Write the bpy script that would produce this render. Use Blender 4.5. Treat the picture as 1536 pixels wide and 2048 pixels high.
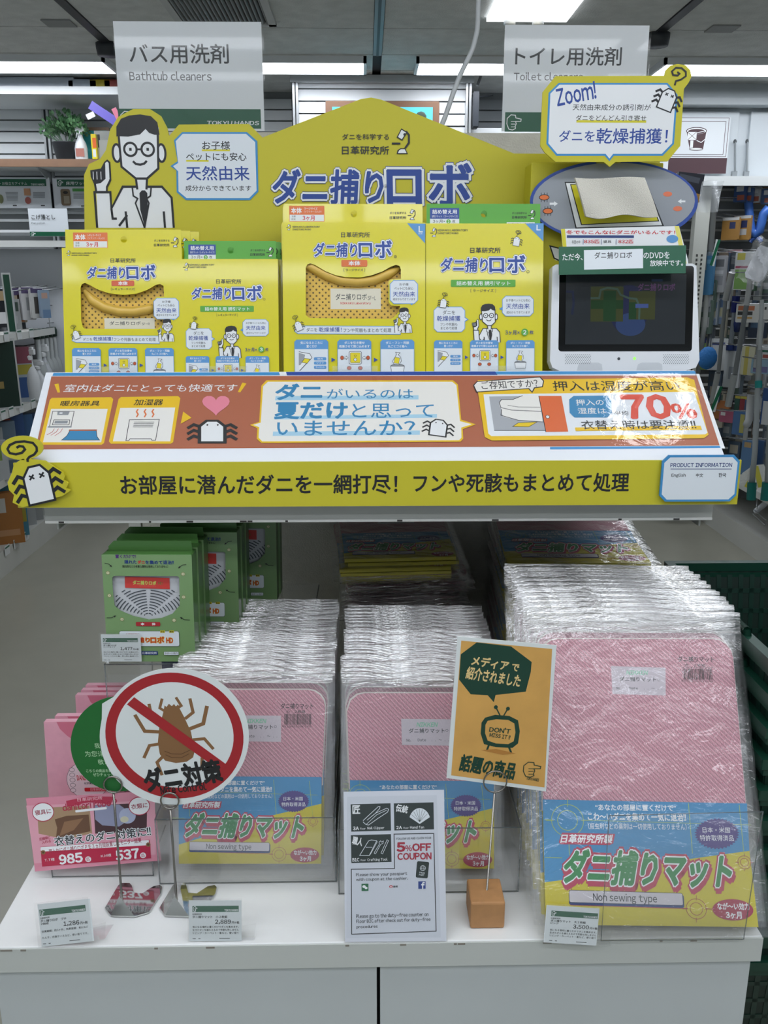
import bpy, bmesh, math, random
from mathutils import Vector, Matrix, noise
from mathutils.geometry import tessellate_polygon
random.seed(7)
for o in list(bpy.data.objects): bpy.data.objects.remove(o)
SC = bpy.context.scene
COL = SC.collection
# ---------------------------------------------------------------- camera
F = 1740.0; TH = math.radians(14.8); PSI = 0.02; CAMZ = 1.45
fw = Vector((math.sin(PSI)*math.cos(TH), math.cos(PSI)*math.cos(TH), -math.sin(TH)))
rt = Vector((math.cos(PSI), -math.sin(PSI), 0)); up = rt.cross(fw)
CP = Vector((0, 0, CAMZ))
cd = bpy.data.cameras.new('camera'); cam = bpy.data.objects.new('camera', cd); COL.objects.link(cam)
cd.sensor_fit = 'VERTICAL'; cd.sensor_height = 32.0; cd.lens = 32.0*F/2048; cd.clip_start = 0.02; cd.clip_end = 60
cam.matrix_world = Matrix(((rt.x, up.x, -fw.x, CP.x), (rt.y, up.y, -fw.y, CP.y), (rt.z, up.z, -fw.z, CP.z), (0, 0, 0, 1)))
SC.camera = cam
# ---------------------------------------------------------------- world, colour, exposure
SC.view_settings.view_transform = 'Standard'; SC.view_settings.look = 'None'
SC.view_settings.gamma = 1; SC.view_settings.use_curve_mapping = False
SC.view_settings.exposure = 0.35
SC.cycles.transparent_max_bounces = 40; SC.cycles.max_bounces = 8
SC.cycles.use_denoising = True
SC.cycles.caustics_reflective = False; SC.cycles.caustics_refractive = False
wd = bpy.data.worlds.new('world'); SC.world = wd; wd.use_nodes = True
wd.node_tree.nodes['Background'].inputs[0].default_value = (0.80, 0.90, 1.0, 1)
wd.node_tree.nodes['Background'].inputs[1].default_value = 0.42
CEIL = 2.5

# ---------------------------------------------------------------- projection helpers
def ray(px, py): return fw + rt*((px-768)/F) + up*((1024-py)/F)
def atY(px, py, Y):
    d = ray(px, py); return CP + d*(Y/d.y)
def atZ(px, py, z):
    d = ray(px, py); return CP + d*((z-CAMZ)/d.z)
def atX(px, py, X):
    d = ray(px, py); return CP + d*(X/d.x)

# ---------------------------------------------------------------- materials
def lin(h):
    h = h.lstrip('#'); o = []
    for i in (0, 2, 4):
        c = int(h[i:i+2], 16)/255
        o.append(c/12.92 if c <= .04045 else ((c+.055)/1.055)**2.4)
    return (*o, 1)
MC = {}
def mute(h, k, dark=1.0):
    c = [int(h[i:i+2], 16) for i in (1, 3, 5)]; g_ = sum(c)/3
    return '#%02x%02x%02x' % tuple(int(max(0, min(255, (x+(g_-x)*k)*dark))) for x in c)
def mat(hexc, rough=.45, metal=0, emit=0, noise_=0, scale=20, bump=0, bscale=60, spec=.5, coat=0):
    key = (hexc, rough, metal, emit, noise_, scale, bump, bscale, spec, coat)
    if key in MC: return MC[key]
    m = bpy.data.materials.new('paint_'+hexc.lstrip('#')); m.use_nodes = True
    nt = m.node_tree; b = nt.nodes['Principled BSDF']; c = lin(hexc)
    b.inputs['Base Color'].default_value = c
    b.inputs['Roughness'].default_value = rough; b.inputs['Metallic'].default_value = metal
    b.inputs['Specular IOR Level'].default_value = spec
    if coat: b.inputs['Coat Weight'].default_value = coat; b.inputs['Coat Roughness'].default_value = .06
    if emit: b.inputs['Emission Color'].default_value = c; b.inputs['Emission Strength'].default_value = emit
    if noise_:
        tc = nt.nodes.new('ShaderNodeTexCoord'); n = nt.nodes.new('ShaderNodeTexNoise'); n.inputs['Scale'].default_value = scale
        n.inputs['Detail'].default_value = 6
        r = nt.nodes.new('ShaderNodeMapRange'); r.inputs[1].default_value = .3; r.inputs[2].default_value = .7
        r.inputs[3].default_value = 1-noise_; r.inputs[4].default_value = 1+noise_*.4
        x = nt.nodes.new('ShaderNodeMix'); x.data_type = 'RGBA'; x.blend_type = 'MULTIPLY'; x.inputs[0].default_value = 1
        x.inputs[6].default_value = c
        nt.links.new(tc.outputs['Object'], n.inputs['Vector']); nt.links.new(n.outputs[0], r.inputs[0])
        nt.links.new(r.outputs[0], x.inputs[7]); nt.links.new(x.outputs[2], b.inputs['Base Color'])
    if bump:
        tc = nt.nodes.new('ShaderNodeTexCoord'); n = nt.nodes.new('ShaderNodeTexNoise'); n.inputs['Scale'].default_value = bscale
        bp = nt.nodes.new('ShaderNodeBump'); bp.inputs['Strength'].default_value = bump; bp.inputs['Distance'].default_value = .01
        nt.links.new(tc.outputs['Object'], n.inputs['Vector']); nt.links.new(n.outputs[0], bp.inputs['Height'])
        nt.links.new(bp.outputs[0], b.inputs['Normal'])
    MC[key] = m; return m
def clearmat(name, tint, alpha, rough=.05, bump=0, bscale=30, stretch=None, gloss=1.0, ior=1.45):
    """thin clear plastic: see-through with a fresnel sheen and a little body colour"""
    m = bpy.data.materials.new(name); m.use_nodes = True; nt = m.node_tree; nt.nodes.clear()
    out = nt.nodes.new('ShaderNodeOutputMaterial'); tr = nt.nodes.new('ShaderNodeBsdfTransparent')
    df = nt.nodes.new('ShaderNodeBsdfDiffuse'); gl = nt.nodes.new('ShaderNodeBsdfGlossy'); fr = nt.nodes.new('ShaderNodeLayerWeight')
    tr.inputs[0].default_value = (1, 1, 1, 1); df.inputs[0].default_value = lin(tint); gl.inputs['Roughness'].default_value = rough
    gl.inputs[0].default_value = (1, 1, 1, 1); fr.inputs[0].default_value = .5; pw = nt.nodes.new('ShaderNodeMath'); pw.operation = 'POWER'; pw.inputs[1].default_value = 4.5; af = nt.nodes.new('ShaderNodeMath'); af.operation = 'MULTIPLY_ADD'; af.inputs[1].default_value = .95; af.inputs[2].default_value = .045; nt.links.new(fr.outputs['Facing'], pw.inputs[0]); nt.links.new(pw.outputs[0], af.inputs[0])
    m1 = nt.nodes.new('ShaderNodeMixShader'); m1.inputs[0].default_value = alpha
    m2 = nt.nodes.new('ShaderNodeMixShader'); mu = nt.nodes.new('ShaderNodeMath'); mu.operation = 'MULTIPLY'; mu.inputs[1].default_value = gloss; mu.use_clamp = True
    L = nt.links.new
    L(tr.outputs[0], m1.inputs[1]); L(df.outputs[0], m1.inputs[2]); L(af.outputs[0], mu.inputs[0]); L(mu.outputs[0], m2.inputs[0])
    L(m1.outputs[0], m2.inputs[1]); L(gl.outputs[0], m2.inputs[2]); L(m2.outputs[0], out.inputs[0])
    if bump:
        tc = nt.nodes.new('ShaderNodeTexCoord'); mp = nt.nodes.new('ShaderNodeMapping'); n = nt.nodes.new('ShaderNodeTexNoise')
        if stretch: mp.inputs['Scale'].default_value = stretch
        n.inputs['Scale'].default_value = bscale; n.inputs['Detail'].default_value = 4; n.inputs['Distortion'].default_value = .8
        bp = nt.nodes.new('ShaderNodeBump'); bp.inputs['Strength'].default_value = bump; bp.inputs['Distance'].default_value = .01
        L(tc.outputs['Object'], mp.inputs[0]); L(mp.outputs[0], n.inputs['Vector']); L(n.outputs[0], bp.inputs['Height'])
        L(bp.outputs[0], gl.inputs['Normal']); L(bp.outputs[0], fr.inputs['Normal'])
    return m

# ---------------------------------------------------------------- object helpers
class MB:
    def __init__(s): s.v = []; s.f = []; s.m = []; s.mats = []; s.sm = []
    def add(s, vs, fs, mt, smooth=False):
        if mt not in s.mats: s.mats.append(mt)
        k = s.mats.index(mt); b = len(s.v); s.v += [tuple(v) for v in vs]
        for f in fs: s.f.append(tuple(b+i for i in f)); s.m.append(k); s.sm.append(smooth)
        return s
    def box(s, x0, y0, z0, x1, y1, z1, mt):
        v = [(x, y, z) for z in (z0, z1) for y in (y0, y1) for x in (x0, x1)]
        return s.add(v, [(0, 2, 3, 1), (4, 5, 7, 6), (0, 1, 5, 4), (2, 6, 7, 3), (0, 4, 6, 2), (1, 3, 7, 5)], mt)
    def obox(s, pts8, mt):
        return s.add(pts8, [(0, 2, 3, 1), (4, 5, 7, 6), (0, 1, 5, 4), (2, 6, 7, 3), (0, 4, 6, 2), (1, 3, 7, 5)], mt)
    def prism(s, ol, z0, z1, mt, holes=(), side=None):
        """outline in xy, extruded z0..z1 (z1 the front)"""
        loops = [list(ol)]+[list(h) for h in holes]
        tri = tessellate_polygon([[Vector((x, y, 0)) for x, y in lp] for lp in loops])
        flat = [p for lp in loops for p in lp]; n = len(flat)
        vs = [(x, y, z1) for x, y in flat]+[(x, y, z0) for x, y in flat]
        fs = []; bs = []
        for a, b, c in tri:
            A, B, C = flat[a], flat[b], flat[c]
            if (B[0]-A[0])*(C[1]-A[1])-(B[1]-A[1])*(C[0]-A[0]) < 0: b, c = c, b
            fs.append((a, b, c)); bs.append((n+a, n+c, n+b))
        s.add(vs, fs+bs, mt)
        sd = []; k = 0; vs2 = []
        for i, lp in enumerate(loops):
            ar = sum(lp[j][0]*lp[(j+1) % len(lp)][1]-lp[(j+1) % len(lp)][0]*lp[j][1] for j in range(len(lp)))
            for j in range(len(lp)):
                a = k+j; b = k+(j+1) % len(lp)
                q = (a, n+a, n+b, b) if (ar > 0) == (i == 0) else (b, n+b, n+a, a)
                sd.append(q)
            k += len(lp)
        return s.add(vs, sd, side or mt)
    def tube(s, path, r, mt, seg=6, closed=False):
        P = [Vector(p) for p in path]; n = len(P); vs = []; fs = []
        rr = r if isinstance(r, (list, tuple)) else [r]*n
        ref = None
        for i in range(n):
            a = P[i-1] if (i > 0 or closed) else P[i]; b = P[(i+1) % n] if (i < n-1 or closed) else P[i]
            t = (b-a).normalized() if (b-a).length > 1e-9 else Vector((0, 0, 1))
            if ref is None: ref = Vector((0, 0, 1)) if abs(t.z) < .9 else Vector((1, 0, 0))
            x = t.cross(ref).normalized(); y = t.cross(x).normalized(); ref = -y if False else x.cross(t)
            for k in range(seg):
                q = 2*math.pi*k/seg; vs.append(P[i]+(x*math.cos(q)+y*math.sin(q))*rr[i])
        for i in range(n if closed else n-1):
            for k in range(seg):
                a = i*seg+k; b = i*seg+(k+1) % seg; c = ((i+1) % n)*seg+(k+1) % seg; d = ((i+1) % n)*seg+k
                fs.append((a, b, c, d))
        if not closed: fs += [tuple(range(seg)), tuple(range((n-1)*seg, n*seg))]
        return s.add(vs, fs, mt, True)
    def lathe(s, prof, c, mt, seg=16, sx=1, sy=1):
        vs = []; fs = []; n = len(prof)
        for r, z in prof:
            for k in range(seg):
                q = 2*math.pi*k/seg; vs.append((c[0]+r*math.cos(q)*sx, c[1]+r*math.sin(q)*sy, c[2]+z))
        for i in range(n-1):
            for k in range(seg):
                fs.append((i*seg+k, i*seg+(k+1) % seg, (i+1)*seg+(k+1) % seg, (i+1)*seg+k))
        fs += [tuple(range(seg))[::-1], tuple(range((n-1)*seg, n*seg))]
        return s.add(vs, fs, mt, True)
    def grid(s, fn, nu, nv, mt, smooth=True):
        vs = [fn(i/nu, j/nv) for j in range(nv+1) for i in range(nu+1)]
        fs = [(j*(nu+1)+i, j*(nu+1)+i+1, (j+1)*(nu+1)+i+1, (j+1)*(nu+1)+i) for j in range(nv) for i in range(nu)]
        return s.add(vs, fs, mt, smooth)
    def ball(s, c, r, mt, seg=10, sq=(1, 1, 1)):
        vs = []; fs = []; R = seg//2
        for j in range(R+1):
            a = math.pi*j/R
            for k in range(seg):
                q = 2*math.pi*k/seg
                vs.append((c[0]+r*sq[0]*math.sin(a)*math.cos(q), c[1]+r*sq[1]*math.sin(a)*math.sin(q), c[2]+r*sq[2]*math.cos(a)))
        for j in range(R):
            for k in range(seg): fs.append((j*seg+k, (j+1)*seg+k, (j+1)*seg+(k+1) % seg, j*seg+(k+1) % seg))
        return s.add(vs, fs, mt, True)
    def build(s, name, parent=None, world=False, bevel=0):
        me = bpy.data.meshes.new(name); V = s.v; loc = None
        if parent is None:
            xs = [p[0] for p in V]; ys = [p[1] for p in V]; zs = [p[2] for p in V]
            loc = Vector(((min(xs)+max(xs))/2, (min(ys)+max(ys))/2, min(zs)))
            V = [(p[0]-loc.x, p[1]-loc.y, p[2]-loc.z) for p in V]
        elif world:
            iv = getM(parent).inverted(); V = [tuple(iv @ Vector(p)) for p in V]
        me.from_pydata(V, [], s.f)
        for m in s.mats: me.materials.append(m)
        me.polygons.foreach_set('material_index', s.m); me.polygons.foreach_set('use_smooth', s.sm); me.update()
        o = bpy.data.objects.new(name, me); COL.objects.link(o)
        if parent: o.parent = parent
        else: o.location = loc
        if bevel:
            b = o.modifiers.new('edge', 'BEVEL'); b.width = bevel; b.segments = 2; b.limit_method = 'ANGLE'
        return o
def getM(o):
    M = o.matrix_basis.copy()
    while o.parent: o = o.parent; M = o.matrix_basis @ M
    return M
def tag(o, label=None, cat=None, group=None, kind=None):
    if label: o['label'] = label
    if cat: o['category'] = cat
    if group: o['group'] = group
    if kind: o['kind'] = kind
    return o
def thing(name, label, cat, M=None, group=None):
    o = bpy.data.objects.new(name, None); COL.objects.link(o); o.empty_display_size = .05
    if M is not None: o.matrix_basis = M if isinstance(M, Matrix) else Matrix.Translation(Vector(M))
    return tag(o, label, cat, group)
def copy_tree(o, parent=None, label=None):
    c = o.copy(); COL.objects.link(c)
    if parent: c.parent = parent
    for ch in [x for x in bpy.data.objects if x.parent == o]: copy_tree(ch, c)
    if label: c['label'] = label
    return c
def struct(mb, name, parent=None):
    o = mb.build(name, parent)
    if parent is None: o['kind'] = 'structure'
    return o

# ---------------------------------------------------------------- planar frames
class Fr:
    """a plane in the room: U right, V up the sheet, N towards the viewer; lean = top tilts away"""
    def __init__(s, O, lean=0, yaw=0, roll=0):
        l, y, r = map(math.radians, (lean, yaw, roll))
        U = Vector((math.cos(y), math.sin(y), 0)); N0 = Vector((math.sin(y), -math.cos(y), 0))
        V = Vector((0, 0, 1))*math.cos(l)-N0*math.sin(l); N = N0*math.cos(l)+Vector((0, 0, 1))*math.sin(l)
        U, V = U*math.cos(r)+V*math.sin(r), V*math.cos(r)-U*math.sin(r)
        s.O = Vector(O); s.U = U; s.V = V; s.N = N
        s.M = Matrix(((U.x, V.x, N.x, s.O.x), (U.y, V.y, N.y, s.O.y), (U.z, V.z, N.z, s.O.z), (0, 0, 0, 1)))
    def loc(s, px, py):
        d = ray(px, py); t = (s.O-CP).dot(s.N)/d.dot(s.N); p = CP+d*t-s.O
        return (p.dot(s.U), p.dot(s.V))
    def P(s, u, v, n=0): return s.O+s.U*u+s.V*v+s.N*n

TCv = bpy.data.curves.new('lettering', 'FONT'); TO = bpy.data.objects.new('lettering', TCv); LSC = bpy.data.scenes.new('lettering'); LSC.collection.objects.link(TO)
TCv.resolution_u = 2; TCv.fill_mode = 'FRONT'
TXC = {}
def rawglyph(body):
    """filled outline of one run of text, as flat vertices and faces"""
    k = ('raw', body)
    if k not in TXC:
        TCv.body = body
        LSC.view_layers[0].update(); dg = LSC.view_layers[0].depsgraph
        me = TO.evaluated_get(dg).to_mesh()
        TXC[k] = ([(v.co.x, v.co.y, 0) for v in me.vertices], [tuple(p.vertices) for p in me.polygons])
        TO.evaluated_get(dg).to_mesh_clear()
    return TXC[k]
def glyphs(body, bold):
    k = (body, round(bold, 4))
    if k not in TXC:
        if not any('!' <= c <= '~' for c in body): V, FS = rawglyph(body); V = list(V); FS = list(FS)
        else:                                      # Latin letters come from the sans-serif full-width set, spaced by their own widths
            V = []; FS = []; cur = 0
            for c in body:
                if c == ' ': cur += .27; continue
                if c == chr(0x3000): cur += .8; continue
                lat = '!' <= c <= '~'; v, f = rawglyph(chr(ord(c)+0xFEE0) if lat else c)
                if not v: cur += .3; continue
                x0 = min(p[0] for p in v); x1 = max(p[0] for p in v)
                if lat: off = cur-x0+.045; nxt = cur+(x1-x0)+.09
                else: off = cur; nxt = cur+1.0
                k0 = len(V); V += [(p[0]+off, p[1], 0) for p in v]; FS += [tuple(k0+i for i in q) for q in f]; cur = nxt
        if bold:                                   # thicken the strokes with strips along the outline
            cnt = {}
            for f in FS:
                for i in range(len(f)):
                    a, b = f[i], f[(i+1) % len(f)]; e = (min(a, b), max(a, b)); cnt.setdefault(e, []).append((a, b, f))
            n0 = 0
            for e, l in cnt.items():
                if len(l) != 1: continue
                a, b, f = l[0]; A = Vector(V[a][:2]); B = Vector(V[b][:2]); d = B-A
                if d.length < 1e-7: continue
                d.normalize(); nn = Vector((d.y, -d.x)); c = sum((Vector(V[i][:2]) for i in f), Vector((0, 0)))/len(f)
                if (c-A).dot(nn) > 0: nn = -nn
                q = [A-d*bold*.62, B+d*bold*.62, B+d*bold*.4+nn*bold, A-d*bold*.4+nn*bold]; z = (n0 % 5+1)*2e-6; n0 += 1; k0 = len(V)
                V += [(p.x, p.y, z) for p in q]; FS.append((k0, k0+1, k0+2, k0+3))
        TXC[k] = (V, FS)
    return TXC[k]
STEP = 2.5e-5
class Pr(MB):
    """flat print on a frame, given in the photograph's coordinates and unprojected on to the sheet"""
    def __init__(s, fr, w=2e-4, step=STEP): super().__init__(); s.fr = fr; s.w = w; s.step = step; s.V0 = (0, 0, 1)
    def view(s, ox, oy, sc): s.V0 = (ox, oy, sc); return s
    def L(s, x, y): return s.fr.loc(s.V0[0]+x*s.V0[2], s.V0[1]+y*s.V0[2])
    def K(s, x, y):
        a = s.L(x, y); b = s.L(x+1, y); c = s.L(x, y+1)
        return a, math.hypot(b[0]-a[0], b[1]-a[1]), math.hypot(c[0]-a[0], c[1]-a[1])
    def up_(s): s.w += s.step
    def polyuv(s, pts, mt, holes=()):
        s.up_()
        loops = [pts]+list(holes); tri = tessellate_polygon([[Vector((x, y, 0)) for x, y in lp] for lp in loops])
        fl = [p for lp in loops for p in lp]; fs = []
        for a, b, c in tri:
            A, B, C = fl[a], fl[b], fl[c]
            if (B[0]-A[0])*(C[1]-A[1])-(B[1]-A[1])*(C[0]-A[0]) < 0: b, c = c, b
            fs.append((a, b, c))
        s.add([(x, y, s.w) for x, y in fl], fs, mt); return s
    def poly(s, pts, mt, holes=()):
        return s.polyuv([s.L(*p) for p in pts], mt, [[s.L(*p) for p in h] for h in holes])
    def line(s, pts, wd, mt, closed=False):
        s.up_(); q = [Vector(s.L(*p)) for p in pts]; k = s.K(*pts[0])[1]; h = wd*k/2; n = len(q); vs = []
        for i in range(n):
            a = q[i-1] if (i > 0 or closed) else None; b = q[(i+1) % n] if (i < n-1 or closed) else None
            d1 = (q[i]-a).normalized() if a is not None and (q[i]-a).length > 1e-9 else None
            d2 = (b-q[i]).normalized() if b is not None and (b-q[i]).length > 1e-9 else None
            d1 = d1 or d2 or Vector((1, 0)); d2 = d2 or d1
            n1 = Vector((-d1.y, d1.x)); n2 = Vector((-d2.y, d2.x)); m = n1+n2
            m = m.normalized() if m.length > .2 else n1
            c = max(.35, m.dot(n1)); off = m*(h/c)
            vs += [(*(q[i]+off), s.w), (*(q[i]-off), s.w)]
        fs = [(2*i+1, 2*((i+1) % n)+1, 2*((i+1) % n), 2*i) for i in range(n if closed else n-1)]
        s.add(vs, fs, mt); return s
    def rect(s, x0, y0, x1, y1, mt, ch=0, rnd=0, line=None, lw=2, rot=0):
        c, ku, kv = s.K((x0+x1)/2, (y0+y1)/2); w = (x1-x0)*ku/2; h = (y1-y0)*kv/2; ch_ = (ch or rnd)*ku
        if ch: p = [(-w+ch_, -h), (w-ch_, -h), (w, -h+ch_), (w, h-ch_), (w-ch_, h), (-w+ch_, h), (-w, h-ch_), (-w, -h+ch_)]
        elif rnd:
            p = []
            for cx, cy, a0 in ((w-ch_, -h+ch_, -90), (w-ch_, h-ch_, 0), (-w+ch_, h-ch_, 90), (-w+ch_, -h+ch_, 180)):
                for i in range(5):
                    a = math.radians(a0+i*22.5); p.append((cx+ch_*math.cos(a), cy+ch_*math.sin(a)))
        else: p = [(-w, -h), (w, -h), (w, h), (-w, h)]
        r = math.radians(rot); p = [(c[0]+x*math.cos(r)-y*math.sin(r), c[1]+x*math.sin(r)+y*math.cos(r)) for x, y in p]
        if mt: s.polyuv(p, mt)
        if line: s.lineuv(p, lw*ku, line)
        return s
    def lineuv(s, p, w, mt):
        L0 = s.L; K0 = s.K; s.L = lambda x, y: (x, y); s.K = lambda x, y: ((x, y), 1, 1)
        s.line(p, w, mt, True); s.L = L0; s.K = K0
    def ell(s, cx, cy, rx, ry, mt, line=None, lw=2, a0=0, a1=360, n=28, rot=0):
        c, ku, kv = s.K(cx, cy); r = math.radians(rot); p = []
        full = a1-a0 >= 360
        for i in range(n if full else n+1):
            a = math.radians(a0+(a1-a0)*i/n); x = rx*ku*math.cos(a); y = ry*kv*math.sin(a)
            p.append((c[0]+x*math.cos(r)-y*math.sin(r), c[1]+x*math.sin(r)+y*math.cos(r)))
        if mt: s.polyuv(p, mt)
        if line:
            if full: s.lineuv(p, lw*ku, line)
            else:
                L0 = s.L; K0 = s.K; s.L = lambda x, y: (x, y); s.K = lambda x, y: ((x, y), 1, 1)
                s.line(p, lw*ku, line); s.L = L0; s.K = K0
        return s
    def text(s, body, x0, y0, x1, y1, mt, bold=0, rot=0, skew=0):
        g0, _ = glyphs(body, 0); g, fs = glyphs(body, bold)
        if not g0: return s
        bx0 = min(p[0] for p in g0); bx1 = max(p[0] for p in g0); by0 = min(p[1] for p in g0); by1 = max(p[1] for p in g0)
        c, ku, kv = s.K((x0+x1)/2, (y0+y1)/2); w = (x1-x0)*ku; h = (y1-y0)*kv; r = math.radians(rot); s.up_(); vs = []
        for x, y, dz in g:
            a = ((x-bx0)/max(bx1-bx0, 1e-6)-.5)*w; b = ((y-by0)/max(by1-by0, 1e-6)-.5)*h; a += b*skew
            vs.append((c[0]+a*math.cos(r)-b*math.sin(r), c[1]+a*math.sin(r)+b*math.cos(r), s.w+dz))
        s.add(vs, fs, mt); return s
def blank(body_lines, *a): pass

# ---------------------------------------------------------------- lamps
def area(name, loc, sx, sy, watts, rot=(0, 0, 0), col=(.93, .97, 1)):
    l = bpy.data.lights.new(name, 'AREA'); l.shape = 'RECTANGLE'; l.size = sx; l.size_y = sy; l.energy = watts; l.color = col
    o = bpy.data.objects.new(name, l); COL.objects.link(o); o.location = loc; o.rotation_euler = rot; return o
BLK = mat('#1d1f22', .35); WHT = mat('#e9ecee', .35); YEL = mat('#dcd216', .25, coat=.5); YELB = mat('#c9c02c', .5)
BLU = mat('#2b4a9a', .35); LBL = mat('#3f8fc8', .35); PBL = mat('#5a97cf', .35); GRN = mat('#58a83a', .35); ORG = mat('#e0743a', .35)
DGR = mat('#0f5a3e', .35); NAV = mat('#1f3a78', .35); PWH = mat('#dfe6ec', .35); TXT = mat('#2c3033', .4); RED = mat('#c8202c', .35)
def handmark(p, x0, y0, x1, y1, mt, lw=2):
    w = x1-x0; h = y1-y0; f = lambda *q: [(x0+a*w, y0+b*h) for a, b in q]
    p.line(f((.15, .95), (.02, .6), (.05, .25), (.3, .02), (.6, .05), (.62, .22), (.98, .3), (.95, .45), (.6, .45), (.65, .6), (.58, .75), (.6, .9), (.4, 1), (.15, .95)), lw, mt)
    for b in (.45, .62, .8): p.line(f((.3, b), (.58, b)), lw*.8, mt)
def barcode(p, x0, y0, x1, y1, mt, seed=3):
    R = random.Random(seed); x = x0
    while x < x1-1:
        w = R.choice((.012, .02, .03))*(x1-x0); p.w -= p.step; p.rect(x, y0, min(x+w, x1), y1, mt); x += w+R.choice((.012, .018, .026))*(x1-x0)

def card(name, label, cat, x0, y0, x1, y1, Y=None, Z=None, lean=0, yaw=0, roll=0, th=.003, body=None, group=None, part='board', ch=0, rnd=0, ol=None):
    xc = (x0+x1)/2
    O = atY(xc, y1, Y) if Y is not None else atZ(xc, y1, Z)
    fr = Fr(O, lean, yaw, roll); t = thing(name, label, cat, fr.M, group)
    p = Pr(fr)
    b = MB()
    if ol: pts = [fr.loc(*q) for q in ol]
    else:
        q = Pr(fr); q.rect(x0, y0, x1, y1, BLK, ch=ch, rnd=rnd); pts = [(v[0], v[1]) for v in q.v]
    if body:
        b.prism(pts, -th, 0, body); b.build(part, t)
    return t, fr, p

# ================================================================ lamps of the shop ceiling
TUBE = mat('#f4f8ff', .4, emit=9.0); TUBE2 = mat('#f4f8ff', .4, emit=6.6); FIX = mat('#dfe3e6', .4)
def strip(x0, x1, y0, y1, lab, m_=None):
    t = thing('ceiling_light', lab, 'ceiling light', ((x0+x1)/2, (y0+y1)/2, CEIL), 'long ceiling lights')
    m = MB(); m.box(x0, y0, CEIL-.03, x1, y0+.012, CEIL+.008, FIX); m.box(x0, y1-.012, CEIL-.03, x1, y1, CEIL+.008, FIX)
    m.box(x0, y0, CEIL-.03, x0+.015, y1, CEIL+.008, FIX); m.box(x1-.015, y0, CEIL-.03, x1, y1, CEIL+.008, FIX); m.build('housing', t, True)
    m = MB(); m.box(x0+.015, y0+.012, CEIL-.022, x1-.015, y1-.012, CEIL-.004, m_ or TUBE); m.build('diffuser', t, True)
YL = 4.60
strip(-3.3, atZ(226, 125, CEIL).x, YL, 4.86, 'long lit ceiling light at the far left behind the Bathtub cleaners sign')
strip(atZ(420, 125, CEIL).x, atZ(733, 125, CEIL).x, YL, 4.86, 'lit ceiling light just left of the slatted pillar top')
strip(atZ(830, 125, CEIL).x, atZ(1160, 125, CEIL).x, YL, 4.86, 'lit ceiling light between the cable and the Toilet cleaners sign')
strip(atZ(1303, 135, CEIL).x, 3.4, YL, 4.86, 'lit ceiling light at the far right above the bucket panel')
for y in (-.9, -.25, .75):
    for x in (-1.9, -.66, .56, 1.8):
        strip(x-.58, x+.58, y, y+.24, 'long ceiling light above and behind the viewer', TUBE2)
for y in (2.6,):
    for x in (-2.0, 2.1): strip(x-.55, x+.55, y, y+.24, 'long ceiling light above the side aisle', TUBE2)
# round lamp above the right end of the tray
t = thing('ring_lamp', 'round ring-shaped ceiling lamp above the right end of the display', 'ceiling light', (.90, 1.43, CEIL))
m = MB(); m.tube([(.118*math.cos(a), .118*math.sin(a), -.03) for a in [i*math.pi/16 for i in range(32)]], .014, mat('#ffffff', .3, emit=10), 8, True); m.build('lamp_ring', t)
m = MB(); m.lathe([(.17, 0), (.17, .008), (.02, .008), (.02, 0)], (0, 0, 0), FIX, 32); m.lathe([(.03, -.04), (.04, 0)], (0, 0, 0), FIX, 16); m.build('housing', t)

# ================================================================ room
FLOORM = mat('#9d9c8f', .3, noise_=.06, scale=6, bump=.02, bscale=120)
m = MB(); m.box(-4.2, -2.6, -.05, 4.2, 6, 0, FLOORM); struct(m, 'floor')
CTM = mat('#dadcda', .85, noise_=.12, scale=14, bump=.3, bscale=150)
XT = [-3.6, -2.4, -1.17, .06, 1.28, 2.5, 3.7]; YJ = [-2.6, -1.97, -.75, .47, 1.69, 2.91, 4.13, 4.575, 4.89, 5.6]
m = MB(); m.box(-4.2, -2.6, CEIL+.012, 4.2, 6, CEIL+.06, mat('#33363a', .9)); CE = struct(m, 'ceiling')
for i in range(len(XT)-1):
    for j in range(len(YJ)-1):
        m = MB(); gp = .022 if True else .004
        m.box(XT[i]+gp, YJ[j]+.004, CEIL, XT[i+1]-gp, YJ[j+1]-.004, CEIL+.012, CTM)
        m.build('ceiling_panel', CE, True)
# dark tracks between the panels
for k, (x, lab) in enumerate(((-1.17, 'black ceiling track running above the Bathtub cleaners sign'), (.06, 'grey steel ceiling track above the middle of the backboard'), (1.28, 'black ceiling track above the Toilet cleaners sign'))):
    t = thing('ceiling_track', lab, 'track', (x, 1, CEIL)); D = mat('#1e2126', .5) if k != 1 else mat('#7d848a', .4, 0)
    m = MB(); m.box(x-.020, .5, CEIL-.006, x+.020, 4.57, CEIL+.011, D); m.build('rail', t, True)
    m = MB()
    if k == 1: m.box(x-.006, .5, CEIL-.008, x+.006, 4.57, CEIL-.006, mat('#2a2e33', .5)); m.build('slot', t, True)
    else:
        y = (4.40, 0, 4.19)[k]; m.lathe([(.05, -.05), (.055, -.02), (.055, 0)], (x, y, CEIL), mat('#33373c', .5), 14); m.build('track_joint', t, True)
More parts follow.
